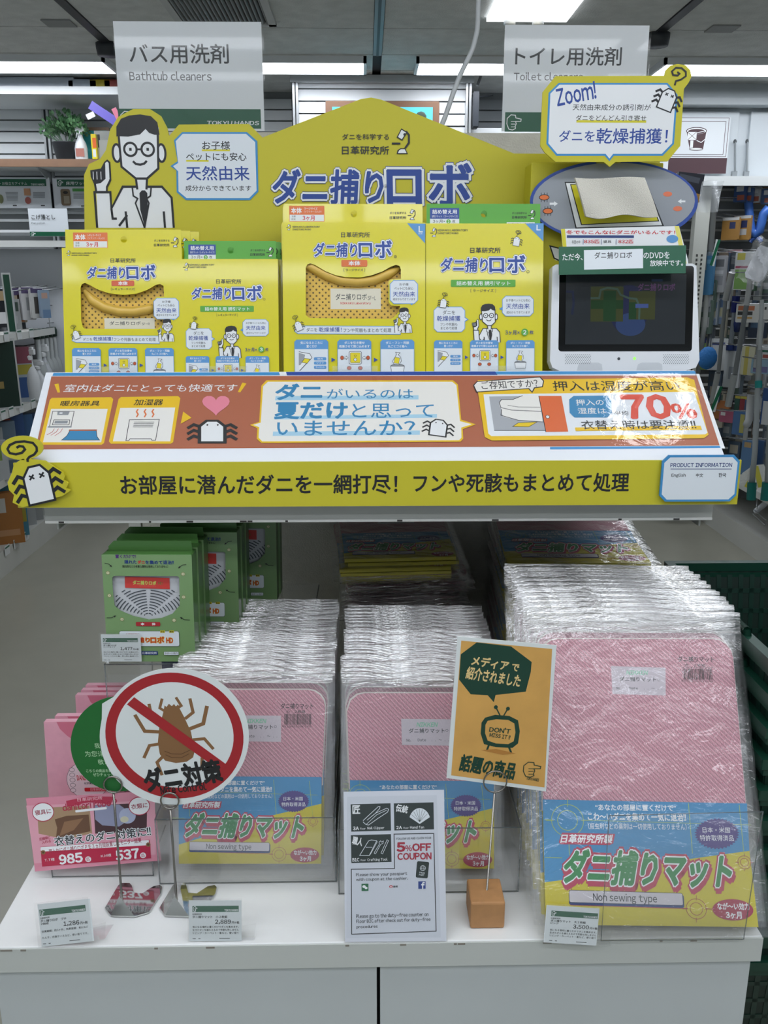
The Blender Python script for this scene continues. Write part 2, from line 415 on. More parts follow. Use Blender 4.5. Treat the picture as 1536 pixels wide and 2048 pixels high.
# air vent
t = thing('ceiling_vent', 'grey slatted air vent in the ceiling above the Bathtub cleaners sign', 'vent', (-.575, 3.9, CEIL))
VG = mat('#c3c5c4', .5); x0, x1, y0, y1 = -.78, -.37, 3.56, 4.06; m = MB()
for a in ((x0, y0, x1, y0+.03), (x0, y1-.03, x1, y1), (x0, y0, x0+.03, y1), (x1-.03, y0, x1, y1)): m.box(a[0], a[1], CEIL-.014, a[2], a[3], CEIL-.002, VG)
m.build('frame', t, True); m = MB(); m.box(x0+.03, y0+.03, CEIL-.003, x1-.03, y1-.03, CEIL-.001, mat('#1c1e20', .8)); m.build('backing', t, True)
for i in range(20):
    m = MB(); x = x0+.035+i*.0178; m.obox([(x, y0+.03, CEIL-.013), (x+.004, y0+.03, CEIL-.013), (x, y1-.03, CEIL-.013), (x+.004, y1-.03, CEIL-.013), (x+.006, y0+.03, CEIL-.003), (x+.010, y0+.03, CEIL-.003), (x+.006, y1-.03, CEIL-.003), (x+.010, y1-.03, CEIL-.003)], mat('#8d9090', .5)); m.build('slat', t, True)
# square recessed lamp
t = thing('square_downlight', 'square recessed ceiling lamp with two round lamp caps above the Toilet cleaners sign', 'ceiling light', (.67, 3.7, CEIL))
m = MB(); m.box(.50, 3.3, CEIL-.016, .83, 3.96, CEIL-.002, mat('#eef2f6', .4, emit=2.0)); m.build('reflector', t, True)
for x in (.585, .70):
    m = MB(); m.lathe([(.018, -.016), (.024, -.03), (.024, -.045), (.012, -.05)], (x, 3.89, CEIL), mat('#d8dce0', .3), 14); m.build('lamp_cap', t, True)
m = MB(); m.lathe([(.07, -.02), (.065, -.035), (.02, -.04)], (.65, 3.72, CEIL), mat('#fff3d0', .3, emit=6), 16); m.build('lamp', t, True)
# ceiling hatches
for px, py, lab in ((118, 45, 'small grey ceiling plate at the far left'), (1445, 56, 'small grey ceiling plate at the far right')):
    q = atZ(px, py, CEIL); m = MB(); m.box(q.x-.06, q.y-.05, CEIL-.006, q.x+.06, q.y+.05, CEIL-.001, mat('#8f9190', .6)); tag(m.build('ceiling_plate'), lab, 'plate')

# ---------------------------------------------------------------- far wall of slatted panels
YW = 5.4
WP = mat('#d4d8da', .4, noise_=.03, scale=5)
m = MB(); m.box(-4.2, YW+.03, 0, 4.2, YW+.12, CEIL+.02, mat('#8e9294', .8)); WF = struct(m, 'wall_back')
m = MB(); m.box(-4.2, -2.6, 0, -4.1, 5.43, CEIL+.02, mat('#c4c6c4', .8)); struct(m, 'wall_left')
m = MB(); m.box(4.1, -2.6, 0, 4.2, 5.43, CEIL+.02, mat('#c4c6c4', .8)); struct(m, 'wall_right')
def slatrows(x0, x1, z0, z1, pitch, Y, parent, mt, dep=.012, gap=.008, name='slat'):
    z = z1
    while z > z0+.01:
        m = MB(); b = max(z-pitch+gap, z0)
        m.obox([(x0, Y-dep, b), (x1, Y-dep, b), (x0, Y, b), (x1, Y, b), (x0, Y-dep*.6, z), (x1, Y-dep*.6, z), (x0, Y, z), (x1, Y, z)], mt); m.build(name, parent, True); z -= pitch
zt1 = atY(0, 196, YW).z; zt2 = atY(0, 318, YW).z; pit = (atY(0, 218, YW).z-atY(0, 309, YW).z)/4
xa = atY(94, 270, YW).x
slatrows(-3.5, xa-.02, zt2-.3, atY(0, 218, YW).z+pit, pit, YW+.02, WF, WP); slatrows(xa+.02, -.42, zt2-.3, atY(0, 218, YW).z+pit, pit, YW+.02, WF, WP)
slatrows(.60, 1.25, 1.2, atY(0, 218, YW).z+pit, pit, YW+.02, WF, mat('#8f9498', .5))
# upright channels
CH = mat('#b9bdc0', .3, .5)
for x in (xa-1.15, xa):
    m = MB(); m.box(x-.018, YW-.008, .1, x-.006, YW+.02, zt1, CH); m.box(x+.006, YW-.008, .1, x+.018, YW+.02, zt1, CH); m.box(x-.006, YW+.006, .1, x+.006, YW+.02, zt1, mat('#3b3f43', .6))
    tag(m.build('upright_channel'), 'slim metal upright channel in the far slatted wall' + (' beside the potted plant' if x == xa else ' at the left edge'), 'upright')
# high white stock shelf with band below
m = MB(); za_ = atY(0, 172, 4.98).z; zb__ = atY(0, 188, 4.98).z
m.box(-3.5, 4.98, zb__, -.62, YW, za_, mat('#d0d4d6', .4)); tag(m.build('stock_shelf'), 'high white stock shelf right below the ceiling at the left', 'shelf')
for i, (px, w, c, h) in enumerate(((60, .5, '#c9d2dc', .06), (205, .12, '#d8c32a', .05), (228, .09, '#c65a50', .05), (170, .16, '#bfcad6', .05))):
    q = atY(px, 170, 5.1); m = MB(); m.box(q.x-w/2, 5.05, za_, q.x+w/2, 5.2, za_+h, mat(c, .4)); tag(m.build('stock_pack', bevel=.008), ('long pale plastic pack', 'yellow soft pack', 'red and pink soft pack', 'pale blue pack')[i]+' lying on the high stock shelf', 'pack')
# brown display shelf with items
zs_ = atY(0, 319, 5.15).z; sh = thing('brown_shelf', 'long shelf with brown wood edge on the far left wall', 'shelf', (-2.2, 5.2, zs_-.04))
m = MB(); m.box(-3.4, 5.12, zs_-.04, -1.0, 5.14, zs_, mat('#8a6b55', .5, noise_=.1, scale=15)); m.build('front_edge', sh, True)
m = MB(); m.box(-3.4, 5.14, zs_-.035, -1.0, YW+.005, zs_-.002, mat('#c8cccd', .5)); m.build('shelf_board', sh, True)
for x in (xa, xa-1.15):
    m = MB(); m.prism([(5.18, -.036), (YW, -.036), (YW, -.10)], x-.004, x+.004, CH); m.v = [(v[2], v[0], zs_+v[1]) for v in m.v]; m.build('bracket', sh, True)
# potted plant
q = atY(135, 319, 5.22); pl = thing('potted_plant', 'small green leafy plant in a black pot on the brown shelf', 'plant', (q.x, 5.22, zs_+.0005))
m = MB(); m.lathe([(.055, 0), (.075, .09), (.078, .095), (.068, .095), (.066, .085)], (0, 0, 0), mat('#25282d', .5), 18); m.build('pot', pl)
R = random.Random(3); m = MB(); LG = [mat(c, .45) for c in ('#4f7d52', '#3b6642', '#6c9a6b')]
for i in range(620):
    a = R.uniform(0, 6.28); b = math.acos(R.uniform(-.35, 1)); r = R.uniform(.03, .118); c = Vector((r*math.sin(b)*math.cos(a)*1.05, r*math.sin(b)*math.sin(a)*.9, .155+r*math.cos(b)*.85))
    d = (c-Vector((0, 0, .12))).normalized(); s_ = d.cross(Vector((R.random(), R.random(), R.random()))).normalized(); L_ = R.uniform(.018, .027)
    m.add([c, c+d*L_*.5+s_*L_*.5, c+d*L_+Vector((0, 0, .003)), c+d*L_*.5-s_*L_*.5], [(0, 1, 2, 3)], R.choice(LG))
o = m.build('foliage', pl); o['kind'] = 'stuff'
m = MB()
for i in range(14):
    a = i*.9; m.tube([(.02*math.cos(a), .02*math.sin(a), .085), (.08*math.cos(a), .07*math.sin(a), .16+.04*math.sin(i))], .0018, LG[1], 4)
m.build('stems', pl)
# spray bottle
def spray(px, py, Y, z, s, body, lab, labelm=None, head='#e4e7ea'):
    q = atY(px, py, Y); t = thing('spray_bottle', lab, 'bottle', (q.x, Y, z+.0005)); B = mat(body, .3); H = mat(head, .3)
    m = MB(); m.lathe([(.036*s, 0), (.04*s, .008*s), (.04*s, .07*s), (.034*s, .10*s), (.018*s, .13*s), (.014*s, .15*s)], (0, 0, 0), B, 16, 1, .7); m.build('bottle_body', t)
    m = MB(); m.lathe([(.016*s, .15*s), (.017*s, .165*s), (.012*s, .17*s)], (0, 0, 0), H, 12); m.box(-.035*s, -.011*s, .17*s, .028*s, .011*s, .19*s, H); m.box(-.02*s, -.010*s, .19*s, .022*s, .010*s, .198*s, H); m.build('spray_head', t, bevel=.002*s)
    m = MB(); m.obox([(-.026*s, -.004*s, .135*s), (-.022*s, -.004*s, .135*s), (-.026*s, .004*s, .135*s), (-.022*s, .004*s, .135*s), (-.018*s, -.004*s, .17*s), (-.012*s, -.004*s, .17*s), (-.018*s, .004*s, .17*s), (-.012*s, .004*s, .17*s)], H); m.build('trigger', t)
    if labelm: m = MB(); m.box(-.026*s, -.0295*s, .02*s, .026*s, -.0285*s, .068*s, labelm); m.build('label', t)
    return t
spray(164, 319, 5.19, zs_, .88, '#e6e9ec', 'white spray bottle with brown square label on the brown shelf', mat('#b5766a', .5))
def slab(name, lab, cat, x0, y0, x1, y1, Y, col, th=.02, yaw=0, roll=0, lean=0, prints=(), part='panel', **k):
    """a flat-faced pack or board given by its picture box; prints = (x0,y0,x1,y1,colour) in fractions of the face, or text rows"""
    t, f, p = card(name, lab, cat, x0, y0, x1, y1, Y=Y, th=th, yaw=yaw, roll=roll, lean=lean, body=mat(col, .35), part=part, **k)
    p.step = 1e-4; w = x1-x0; h = y1-y0
    if prints:
        for q in prints:
            if len(q) == 5: p.rect(x0+q[0]*w, y0+q[1]*h, x0+q[2]*w, y0+q[3]*h, mat(q[4], .4), rot=roll)
            elif len(q) == 6: p.text(q[5], x0+q[0]*w, y0+q[1]*h, x0+q[2]*w, y0+q[3]*h, mat(q[4], .4), .02, rot=roll)
            elif q[6] == 'e': p.ell(x0+(q[0]+q[2])/2*w, y0+(q[1]+q[3])/2*h, (q[2]-q[0])/2*w, (q[3]-q[1])/2*h, mat(q[4], .4), n=16)
        p.build('print', t)
    return t
slab('menu_board', 'brown framed board with turquoise sheet leaning on the wall above the brown shelf', 'board', 163, 255, 220, 319, 5.34, '#8d6b4f', .02, prints=((.08, .1, .92, .97, '#3fb7bb'),))
slab('yellow_pack', 'narrow yellow and orange pack standing beside the white spray bottle', 'pack', 183, 268, 193, 319, 5.12, '#e0cf2a', .03, prints=((.2, .15, .95, .55, '#e06a2a'), (.3, .6, .9, .9, '#d9dde0')))
slab('grey_box', 'grey box with small black slot behind the scientist head', 'box', 190, 262, 222, 319, 5.2, '#a9aca8', .03, prints=((.15, .12, .32, .58, '#2a2c2e'),))
t = slab('hanging_pack', 'purple cleaning cloth pack in clear film sticking out above the framed board', 'pack', 176, 222, 250, 240, 5.0, '#675eb4', .025, roll=-33, prints=((0, 0, .14, 1, '#dfe3ec'), (.6, .1, .95, .7, '#c76f86')))
m = MB(); m.tube([tuple(atY(232, 250, 5.0)), (atY(232, 250, 5.0).x, YW, atY(232, 250, 5.0).z+.02)], .004, CH); o = m.build('hook', t, True)
# printed product boards under the shelf
for i, (x0, x1, yt_, lab) in enumerate(((-45, 101, 355, 'printed product board with green header, farthest left under the brown shelf'), (107, 182, 357, 'printed product board with green header partly hidden by the yellow backboard'))):
    t = slab('product_board', lab, 'board', x0, yt_, x1+(0 if i == 0 else 60), 416, 5.33, '#dfe4ea', .006)
    p = Pr(Fr(atY(60, 416, 5.3239), 0), 0, 1e-4)
    if i == 0:
        p.rect(-45, 358, 92, 372, DGR); p.text('の汚れ落とし・お役立ちアイテム', -40, 364, 54, 370, WHT, 0); p.text('TOKYU HANDS', 62, 367, 89, 371, WHT, .02)
        p.rect(48, 377, 61, 391, mat('#c8956e')); p.ell(56, 401, 6, 7, mat('#bb6a62')); p.ell(2, 398, 5, 9, mat('#8a9068'))
        for k in range(7): p.rect(11+k*.6, 384+k*2.6, 36, 385.2+k*2.6, mat('#9da2a8')); p.rect(66, 384+k*1.8, 90, 385+k*1.8, mat('#9da2a8'))
        for k in (26, 82): p.rect(k, 410, k+8, 412, TXT)
    else:
        p.rect(114, 359, 200, 373, DGR); p.text('床用ワックス', 132, 363, 182, 370, WHT, .01); handmark(p, 116, 361, 126, 371, WHT, 1)
        p.rect(122, 378, 141, 411, mat('#7d6a52'), rnd=4); p.rect(128, 392, 139, 407, mat('#a59a86')); p.ell(131, 385, 5, 3, mat('#2a2422')); p.rect(145, 377, 169, 383, mat('#4a9a44'))
        for k in range(6): p.rect(147, 386+k*2.1, 170, 387+k*2.1, mat('#9da2a8'))
        p.rect(162, 411, 170, 413, TXT)
    M0 = Fr(atY(60, 416, 5.3239), 0).M; iv = t.matrix_basis.inverted(); p.v = [tuple(iv @ (M0 @ Vector(v))) for v in p.v]; p.build('print', t)
slatrows(-3.4, -1.0, atY(0, 475, 5.42).z, atY(0, 417, 5.42).z, pit, YW+.0, WF, WP, .02, .045)
# rail and panel of the lower left wall
m = MB(); zr = atY(60, 481, 5.2).z; m.box(-3.4, 5.2, zr-.035, -1.3, 5.23, zr, mat('#cfd2d0', .4)); m.box(-3.4, 5.23, zr-.02, -1.3, YW, zr-.012, mat('#cfd2d0', .4)); tag(m.build('rail_shelf'), 'white rail along the far left wall above the plain panel', 'rail')
t = slab('category_sign', 'white sign reading Pan polish on the rail of the far left wall', 'sign', 58, 417, 136, 473, 5.19, '#dbe2e8', .004)
p = Pr(Fr(atY(60, 473, 5.1859), 0), 0, 1e-4); p.text('こげ落とし', 63, 429, 110, 439, TXT, .012); p.text('Pan polish', 63, 444, 90, 449, mat('#6a7076'), 0); p.rect(60, 463.5, 136, 472, DGR); handmark(p, 62, 465, 71, 471, WHT, .8)
M0 = p.fr.M; iv = t.matrix_basis.inverted(); p.v = [tuple(iv @ (M0 @ Vector(v))) for v in p.v]; p.build('print', t)
m = MB(); m.box(-3.4, 5.36, .3, -1.3, 5.40, zr-.04, mat('#c5cad0', .35)); struct(m, 'trim_1')

# ---------------------------------------------------------------- slatted pillar with framed screen
cx0 = atY(588, 300, 5.0).x; cx1 = atY(940, 300, 5.0).x
pc = thing('slatted_pillar', 'white slatted pillar reaching the ceiling behind the yellow backboard', 'pillar', ((cx0+cx1)/2, 5.1, 0))
m = MB(); m.box(cx0+.02, 5.03, 0, cx1-.02, YW+.02, CEIL-.002, mat('#9da2a6', .6)); m.build('core', pc, True)
yy = [atY(768, v, 5.0).z for v in (154, 179, 205, 231, 257)]; ph = yy[0]-yy[1]
z = yy[0]
for i in range(9):
    m = MB(); m.obox([(cx0+.03, 5.0, z-ph+.006), (cx1-.03, 5.0, z-ph+.006), (cx0+.03, 5.03, z-ph+.006), (cx1-.03, 5.03, z-ph+.006), (cx0+.03, 5.008, z), (cx1-.03, 5.008, z), (cx0+.03, 5.03, z), (cx1-.03, 5.03, z)], mat('#d3d7da', .35)); m.build('slat', pc, True); z -= ph
for x in (cx0, cx1-.03):
    m = MB(); m.box(x, 4.985, 0, x+.012, 5.03, CEIL-.003, CH); m.box(x+.018, 4.985, 0, x+.03, 5.03, CEIL-.003, CH); m.build('corner_rail', pc, True)
m = MB(); m.box(cx0-.01, 4.97, CEIL-.04, cx1+.01, 5.03, CEIL-.004, mat('#b9bec2', .4)); m.build('top_rail', pc, True)
tv = thing('framed_screen', 'brown framed lit screen mounted on the slatted pillar', 'screen', tuple(atY(764, 300, 4.97)))
a_ = atY(651, 203, 4.96); b_ = atY(877, 300, 4.96); WB = mat('#7d5b45', .5)
m = MB(); m.box(a_.x, 4.94, b_.z, b_.x, 4.995, a_.z, WB); m.build('frame', tv, True, .004)
m = MB(); m.box(a_.x+.035, 4.936, b_.z+.03, b_.x-.035, 4.939, a_.z-.03, mat('#59b4c8', .2, emit=.5)); m.build('screen', tv, True)
m = MB(); q = atY(842, 235, 4.935); m.ball((q.x, 4.936, q.z), .03, mat('#3a4a40', .4), 10, (1, .05, 1)); m.build('picture_motif', tv, True)
# bits right of the pillar: black speaker on an arm
sp = thing('wall_speaker', 'thin black panel on an arm right of the slatted pillar', 'speaker', tuple(atY(955, 230, 4.95)))
m = MB(); q = atY(945, 255, 4.95); r_ = atY(953, 183, 4.95); m.box(q.x, 4.93, q.z, q.x+.03, 5.02, r_.z, mat('#2b3038', .4)); m.build('panel', sp, True, .004)
m = MB(); m.tube([tuple(atY(950, 195, 4.95)), tuple(atY(985, 190, 5.1))], .006, mat('#3a3f46', .4)); m.tube([tuple(atY(955, 170, 4.97)), tuple(atY(962, 152, 5.0))], .008, mat('#8d9296', .4)); m.build('arm', sp, True)
m = MB(); q = atY(900, 262, 5.15); m.box(q.x, 5.05, q.z-.03, q.x+.55, YW, q.z, mat('#d4d8da', .4)); tag(m.build('low_wall_ledge'), 'white ledge behind the Toilet cleaners sign', 'ledge')

# ---------------------------------------------------------------- far right wall: cupboards, bucket panel, slats
YR_ = 5.2; zc0 = atY(1400, 358, YR_).z; zc1 = atY(1400, 222, YR_).z
cu = thing('wall_cupboard', 'white wall cupboards with two thin metal bolts at the far right', 'cupboard', (2.0, YR_, zc0)); CW = mat('#c9d0d4', .3, noise_=.02, scale=5)
m = MB(); m.box(1.25, YR_+.02, zc0, 3.4, YW+.02, zc1+.14, CW); m.build('body', cu, True)
xs_ = [atY(v, 290, YR_).x for v in (1290, 1472, 1480, 1500, 1497)]; xq = [1.25, atY(1474, 290, YR_).x, atY(1486, 290, YR_).x, 3.4]
m = MB(); m.box(xq[0], YR_, zc0+.01, xq[1], YR_+.02, zc1, CW); m.build('door', cu, True, .003)
m = MB(); m.box(xq[2]+.03, YR_, zc0+.01, xq[3], YR_+.02, zc1, CW); m.build('door', cu, True, .003)
for px in (1470, 1494):
    m = MB(); a_ = atY(px, 283, YR_-.02); b_ = atY(px, 342, YR_-.02); m.tube([tuple(a_), tuple(b_)], .006, CH); m.ball(tuple(a_), .010, mat('#3d4246', .5), 8, (1, .6, 1.3)); m.box(b_.x-.014, YR_-.02, b_.z-.05, b_.x+.014, YR_, b_.z, mat('#8f9598', .4)); m.build('bolt', cu, True)
m = MB(); m.box(1.25, YR_-.1, zc1+.015, 3.4, YW, zc1+.05, mat('#a7adb0', .5)); m.box(1.25, YR_-.04, zc1+.05, 3.4, YW, zc1+.22, mat('#c2c8cb', .5)); tag(m.build('overhead_ledge'), 'grey ledge running above the cupboards at the far right', 'ledge')
MRN = mat('#4a3238', .5)
t, f, p = card('bucket_panel', 'white panel with a maroon drawn bucket and maroon bottom band', 'sign', 1290, 235, 1457, 347, Y=YR_-.03, th=.008, body=mat('#dadfe2', .35)); p.step = 1e-4
p.rect(1285, 316, 1453, 347, MRN); p.rect(1290, 236, 1455, 313, None, line=MRN, lw=1); p.rect(1290, 243, 1449, 309, None, line=MRN, lw=1)
p.poly([(1373, 262), (1413, 262), (1406, 298), (1379, 298)], MRN); p.ell(1393, 262, 20, 7, WHT, MRN, 1.4); p.ell(1393, 263, 17, 5, MRN); p.rect(1375, 264, 1393, 280, WHT); p.line([(1375, 264), (1393, 280)], .8, MRN); p.line([(1393, 264), (1375, 280)], .8, MRN)
p.line([(1392, 266), (1410, 262)], 1.2, WHT); p.line([(1393, 281), (1402, 285), (1412, 277), (1414, 262)], 1.4, WHT); p.rect(1380, 281, 1386, 297, WHT); p.ell(1392, 298, 13, 2.5, WHT, MRN, 1); p.build('print', t)
t = slab('small_panel', 'corner of a white panel with thin maroon line under the bubble board', 'sign', 1270, 318, 1336, 345, YR_-.055, '#dadfe2', .006)
for y in (405, 425, 445, 465, 487, 508, 528, 549, 571): pass
pr_ = atY(1450, 405, 5.25).z-atY(1450, 426, 5.25).z
slatrows(1.3, 3.4, .2, zc0-.03, pr_, YW+.02, WF, mat('#dfe2e1', .45), .03, .045)
m = MB(); zz = atY(1400, 372, 5.1).z; m.box(1.2, 5.08, zz-.0, 3.4, 5.10, zz+.05, mat('#d2d6d6', .4)); m.box(1.2, 5.10, zz+.03, 3.4, YR_+.1, zz+.04, mat('#d2d6d6', .4)); tag(m.build('rail_shelf'), 'white rail below the cupboards at the far right', 'rail')
m = MB(); x = atY(1392, 500, 5.2).x; m.box(x-.04, 5.14, .1, x+.04, 5.2, zz, mat('#bfc2bb', .45))
for k in range(34):
    for s_ in (-.014, .014): m.box(x+s_-.005, 5.1385, .8+k*.024, x+s_+.005, 5.14, .812+k*.024, mat('#3a3c3a', .7))
tag(m.build('slotted_post'), 'white slotted shelf post right of the oval board', 'post')

# ---------------------------------------------------------------- aisle units left and right
XA = -1.85; XB = 2.1
UG = mat('#c6c7c2', .45, noise_=.04, scale=6); BK = mat('#777975', .6)
def onshelf(px, X, z):
    a = px-768; dz = z-CAMZ
    return (F*X*rt.x-a*(X*fw.x+dz*fw.z))/(a*fw.y-F*rt.y)
def unit(lab, X, sgn, zs, back):
    t = thing('aisle_shelf_unit', lab, 'shelf unit', (X+sgn*.2, 3.5, 0)); x2 = X+sgn*.42
    def bx(n, a, b, y0, y1, z0, z1, mt): m = MB(); m.box(min(a, b), y0, z0, max(a, b), y1, z1, mt); m.build(n, t, True)
    bx('base', X, x2, .8, 5.3, .0, .13, UG); bx('back_board', x2, x2+sgn*.03, .8, 5.3, 0, back, BK)
    for z in zs: bx('shelf', X, x2-sgn*.001, .8, 5.3, z-.03, z, UG); bx('price_rail', X-sgn*.004, X-sgn*.001, .8, 5.3, z-.034, z+.004, mat('#cfd1cd', .3))
    return t
zsL = [atX(0, v, XA).z for v in (672, 828, 964)]
unit('long white shelf unit along the left aisle', XA, -1, zsL, 1.5)
zsR = [.36]
unit('long white shelf unit along the right aisle', XB, 1, zsR, 1.98)

# ---- left aisle stock
def at_shelf(px, d, z): X = XA-d; return Vector((X, onshelf(px, X, z), z))
def boxpack(name, lab, cat, px, d, z, w, h, th, col, yaw=0, prints=(), group=None):
    P = at_shelf(px, d, z) if px < 700 else Vector((XB+d, onshelf(px, XB+d, z), z))
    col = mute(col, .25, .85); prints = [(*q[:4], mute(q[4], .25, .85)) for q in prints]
    f = Fr(P+Vector((0, 0, .0006)), 2, yaw); t = thing(name, lab, cat, f.M, group); m = MB()
    m.prism([(-w/2, 0), (w/2, 0), (w/2, h), (-w/2, h)], -th, 0, mat(col, .35)); m.build('pack', t)
    if prints:
        p = Pr(f, 2e-4, 1e-4)
        for q in prints: p.polyuv([(-w/2+q[0]*w, h-q[3]*h), (-w/2+q[2]*w, h-q[3]*h), (-w/2+q[2]*w, h-q[1]*h), (-w/2+q[0]*w, h-q[1]*h)], mat(q[4], .4))
        p.build('print', t)
    return t
def tagcard(px, z, lab, side='left', dz=0):
    X = XA+.006 if side == 'left' else XB-.006; Y = onshelf(px, X, z)
    m = MB(); s_ = 1 if side == 'left' else -1
    m.box(min(X, X+s_*.002), Y-.03, z-.03+dz, max(X, X+s_*.002), Y+.03, z+.02+dz, mat('#d9dcdd', .35)); m.box(min(X+s_*.002, X+s_*.003), Y-.026, z+.006+dz, max(X+s_*.002, X+s_*.003), Y+.026, z+.014+dz, DGR)
    tag(m.build('price_tag'), lab, 'price tag', 'price tags on the %s shelf edges' % side)
z1, z2, z3 = zsL
for px, lab in ((12, 1), (38, 1), (62, 1)): tagcard(px, z1, 'small price tag on the upper left shelf edge in front of the hanging packs')
for px in (6, 22, 42, 66): tagcard(px, z2, 'small price tag on the middle left shelf edge')
for px in (14, 32, 52): tagcard(px, .13, 'small price tag on the base edge of the left shelf')
# hanging packs above shelf 1: hooks come out of the back board
HK = mat('#a9adb0', .25, .7)
def lhang(px, ytop, ybot, w, col, lab, prints=(), yaw=48, X=-2.0, th=.02, cat='pack', name='hanging_pack'):
    Yp = atX(px, (ytop+ybot)/2, X).y
    if Yp > 5.2: X *= 5.2/Yp
    a = atX(px, ytop, X); b = atX(px, ybot, X)
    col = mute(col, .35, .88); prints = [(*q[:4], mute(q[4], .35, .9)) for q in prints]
    f = Fr(b, 0, yaw if X < 0 else -yaw); t = thing(name, lab, cat, f.M); h = a.z-b.z; m = MB()
    m.prism([(-w/2, .004), (-w/2+.004, 0), (w/2-.004, 0), (w/2, .004), (w/2, h-.004), (w/2-.004, h), (-w/2+.004, h), (-w/2, h-.004)], -th, 0, mat(col, .3)); m.build('pack', t)
    if prints:
        p = Pr(f, 3e-4, 1e-4)
        for q in prints: p.polyuv([(-w/2+q[0]*w, h-q[3]*h), (-w/2+q[2]*w, h-q[3]*h), (-w/2+q[2]*w, h-q[1]*h), (-w/2+q[0]*w, h-q[1]*h)], mat(q[4], .4))
        p.build('print', t)
    m = MB(); s_ = -1 if X < 0 else 1; m.tube([(a.x-s_*.10, a.y, a.z+.012), (a.x-s_*.02, a.y, a.z+.001), (a.x+s_*.12, a.y, a.z+.001), (XA-.418 if X < 0 else XB+.418, a.y, a.z+.006)], .0035, HK); m.build('hook', t, True)
    return t
lhang(6, 578, 655, .07, '#20252e', 'black bottle-brush pack, farthest left on the left aisle hooks', ((.1, .05, .9, .3, '#c9a26a'), (.1, .6, .9, .9, '#e3e6e8')))
lhang(22, 582, 650, .07, '#b7bfca', 'white and grey brush pack second from left on the left aisle hooks', ((.1, .05, .9, .35, '#7a5aa0'), (.1, .5, .9, .85, '#2a2d33')))
lhang(42, 575, 645, .08, '#cbb592', 'tan wooden brush pack with orange tip on the left aisle hooks', ((.05, 0, .95, .22, '#5b4a86'), (.4, .2, .9, .5, '#4a3020'), (.3, .86, .8, .98, '#e07030')))
lhang(60, 575, 640, .08, '#d6d9dc', 'white brush pack with purple header on the left aisle hooks', ((.05, 0, .95, .18, '#5b4a86'), (.35, .3, .75, .7, '#9aa0a6')))
lhang(78, 577, 636, .08, '#d9dbd8', 'white card with a dark round brush on the left aisle hooks', ((.05, 0, .95, .15, '#4c3f78'), (.25, .28, .8, .85, '#55504c')))
lhang(93, 580, 636, .06, '#8fb0d4', 'pale blue brush in clear film, last on the left aisle hooks', ((.2, .1, .8, .3, '#d8a48c'), (.2, .7, 1, 1, '#5f8fc6')))
t = boxpack('green_sign', 'slim green and white category strip among the left aisle packs', 'sign', 26, .02, z1, .05, .31, .003, '#dfe4e4', 50, ((.15, .03, .85, .97, '#0f5a3e'),))
# second shelf
boxpack('green_board', 'dark green board with white edge leaning on the middle left shelf', 'board', 14, .03, z2, .16, .36, .01, '#dfe4e6', 42, ((.05, .03, .95, .97, '#123d30'), (.3, .6, .5, .7, '#b89a4a')))
boxpack('sponge_pack', 'pack with a blue cup picture and yellow top on the middle left shelf', 'pack', 48, .05, z2, .13, .30, .04, '#b8c8d8', 35, ((0, 0, 1, .3, '#b04a66'), (.4, .32, .98, .5, '#d6c52a'), (.25, .55, .75, .92, '#2d62b8')))
lhang(40, 692, 735, .12, '#b04868', 'dark pink round net pack hanging under the upper left shelf', ((.1, .1, .9, .4, '#c85a7a'), (.3, .6, .9, .8, '#c9b090')), X=-1.98)
for i, (px, c, h) in enumerate(((70, '#d4d8dc', .30), (84, '#c8ccd0', .22), (97, '#b9bec4', .3))):
    spray(0, 0, 5, 0, 1, c, ('white bottle with rounded shoulders', 'short pale grey bottle', 'tall grey bottle')[i]+' on the middle left shelf')
    o = bpy.data.objects[[k.name for k in bpy.data.objects if k.name.startswith('spray_bottle')][-1]]
    o.location = at_shelf(px-4, .02, z2)+Vector((0, 0, .0006)); o.scale = (1.3, 1.3, h/.2)
for i in range(5):
    P = at_shelf(86+i*8, .02, z2); m = MB(); m.lathe([(.035, 0), (.037, .15), (.03, .19), (.016, .21), (.016, .335), (.005, .34)], tuple(P+Vector((0, 0, .0005))), mat('#a9afb0', .3), 12); m.lathe([(.02, .33), (.022, .37), (.015, .385)], tuple(P), mat('#14352a', .4), 12)
    m.lathe([(.04, 0), (.04, .1)], tuple(P+Vector((0, 0, .0005))), mat('#8b9092', .5), 8)
    tag(m.build('refill_bottle'), 'grey bottle with dark green cap at the back of the middle left shelf', 'bottle', 'green capped bottles at the back of the left shelf')
boxpack('lime_pack', 'lime green pack at the far end of the middle left shelf', 'pack', 118, .06, z2, .14, .20, .04, '#8a9a2a', 20, ((.6, .0, 1, .5, '#b03038'),))
# third shelf
for i, (px, c, c2, h, lab) in enumerate(((8, '#6f8ca8', '#c9d2da', .27, 'pale detergent bag with silver front on the lower left shelf'), (26, '#2b5aa8', '#e0583a', .30, 'blue detergent bag with red corner on the lower left shelf'), (44, '#3a74b8', '#dfe4ea', .27, 'blue and white detergent bag on the lower left shelf'),
                                     (60, '#24508f', '#8a2f58', .26, 'dark blue bag with purple corner at the end of the lower left shelf'))):
    boxpack('detergent_bag', lab, 'bag', px, .06, z3, .16, h, .06, c, 30, ((.1, .1, .6, .45, c2), (.5, .5, .95, .75, '#cdd4da')))
boxpack('bleach_pack', 'white and lime refill pouch, leftmost on the lower left shelf', 'pouch', -8, .03, z3, .14, .2, .05, '#cfd6da', 30, ((.2, .1, .8, .5, '#9ac04a'),))
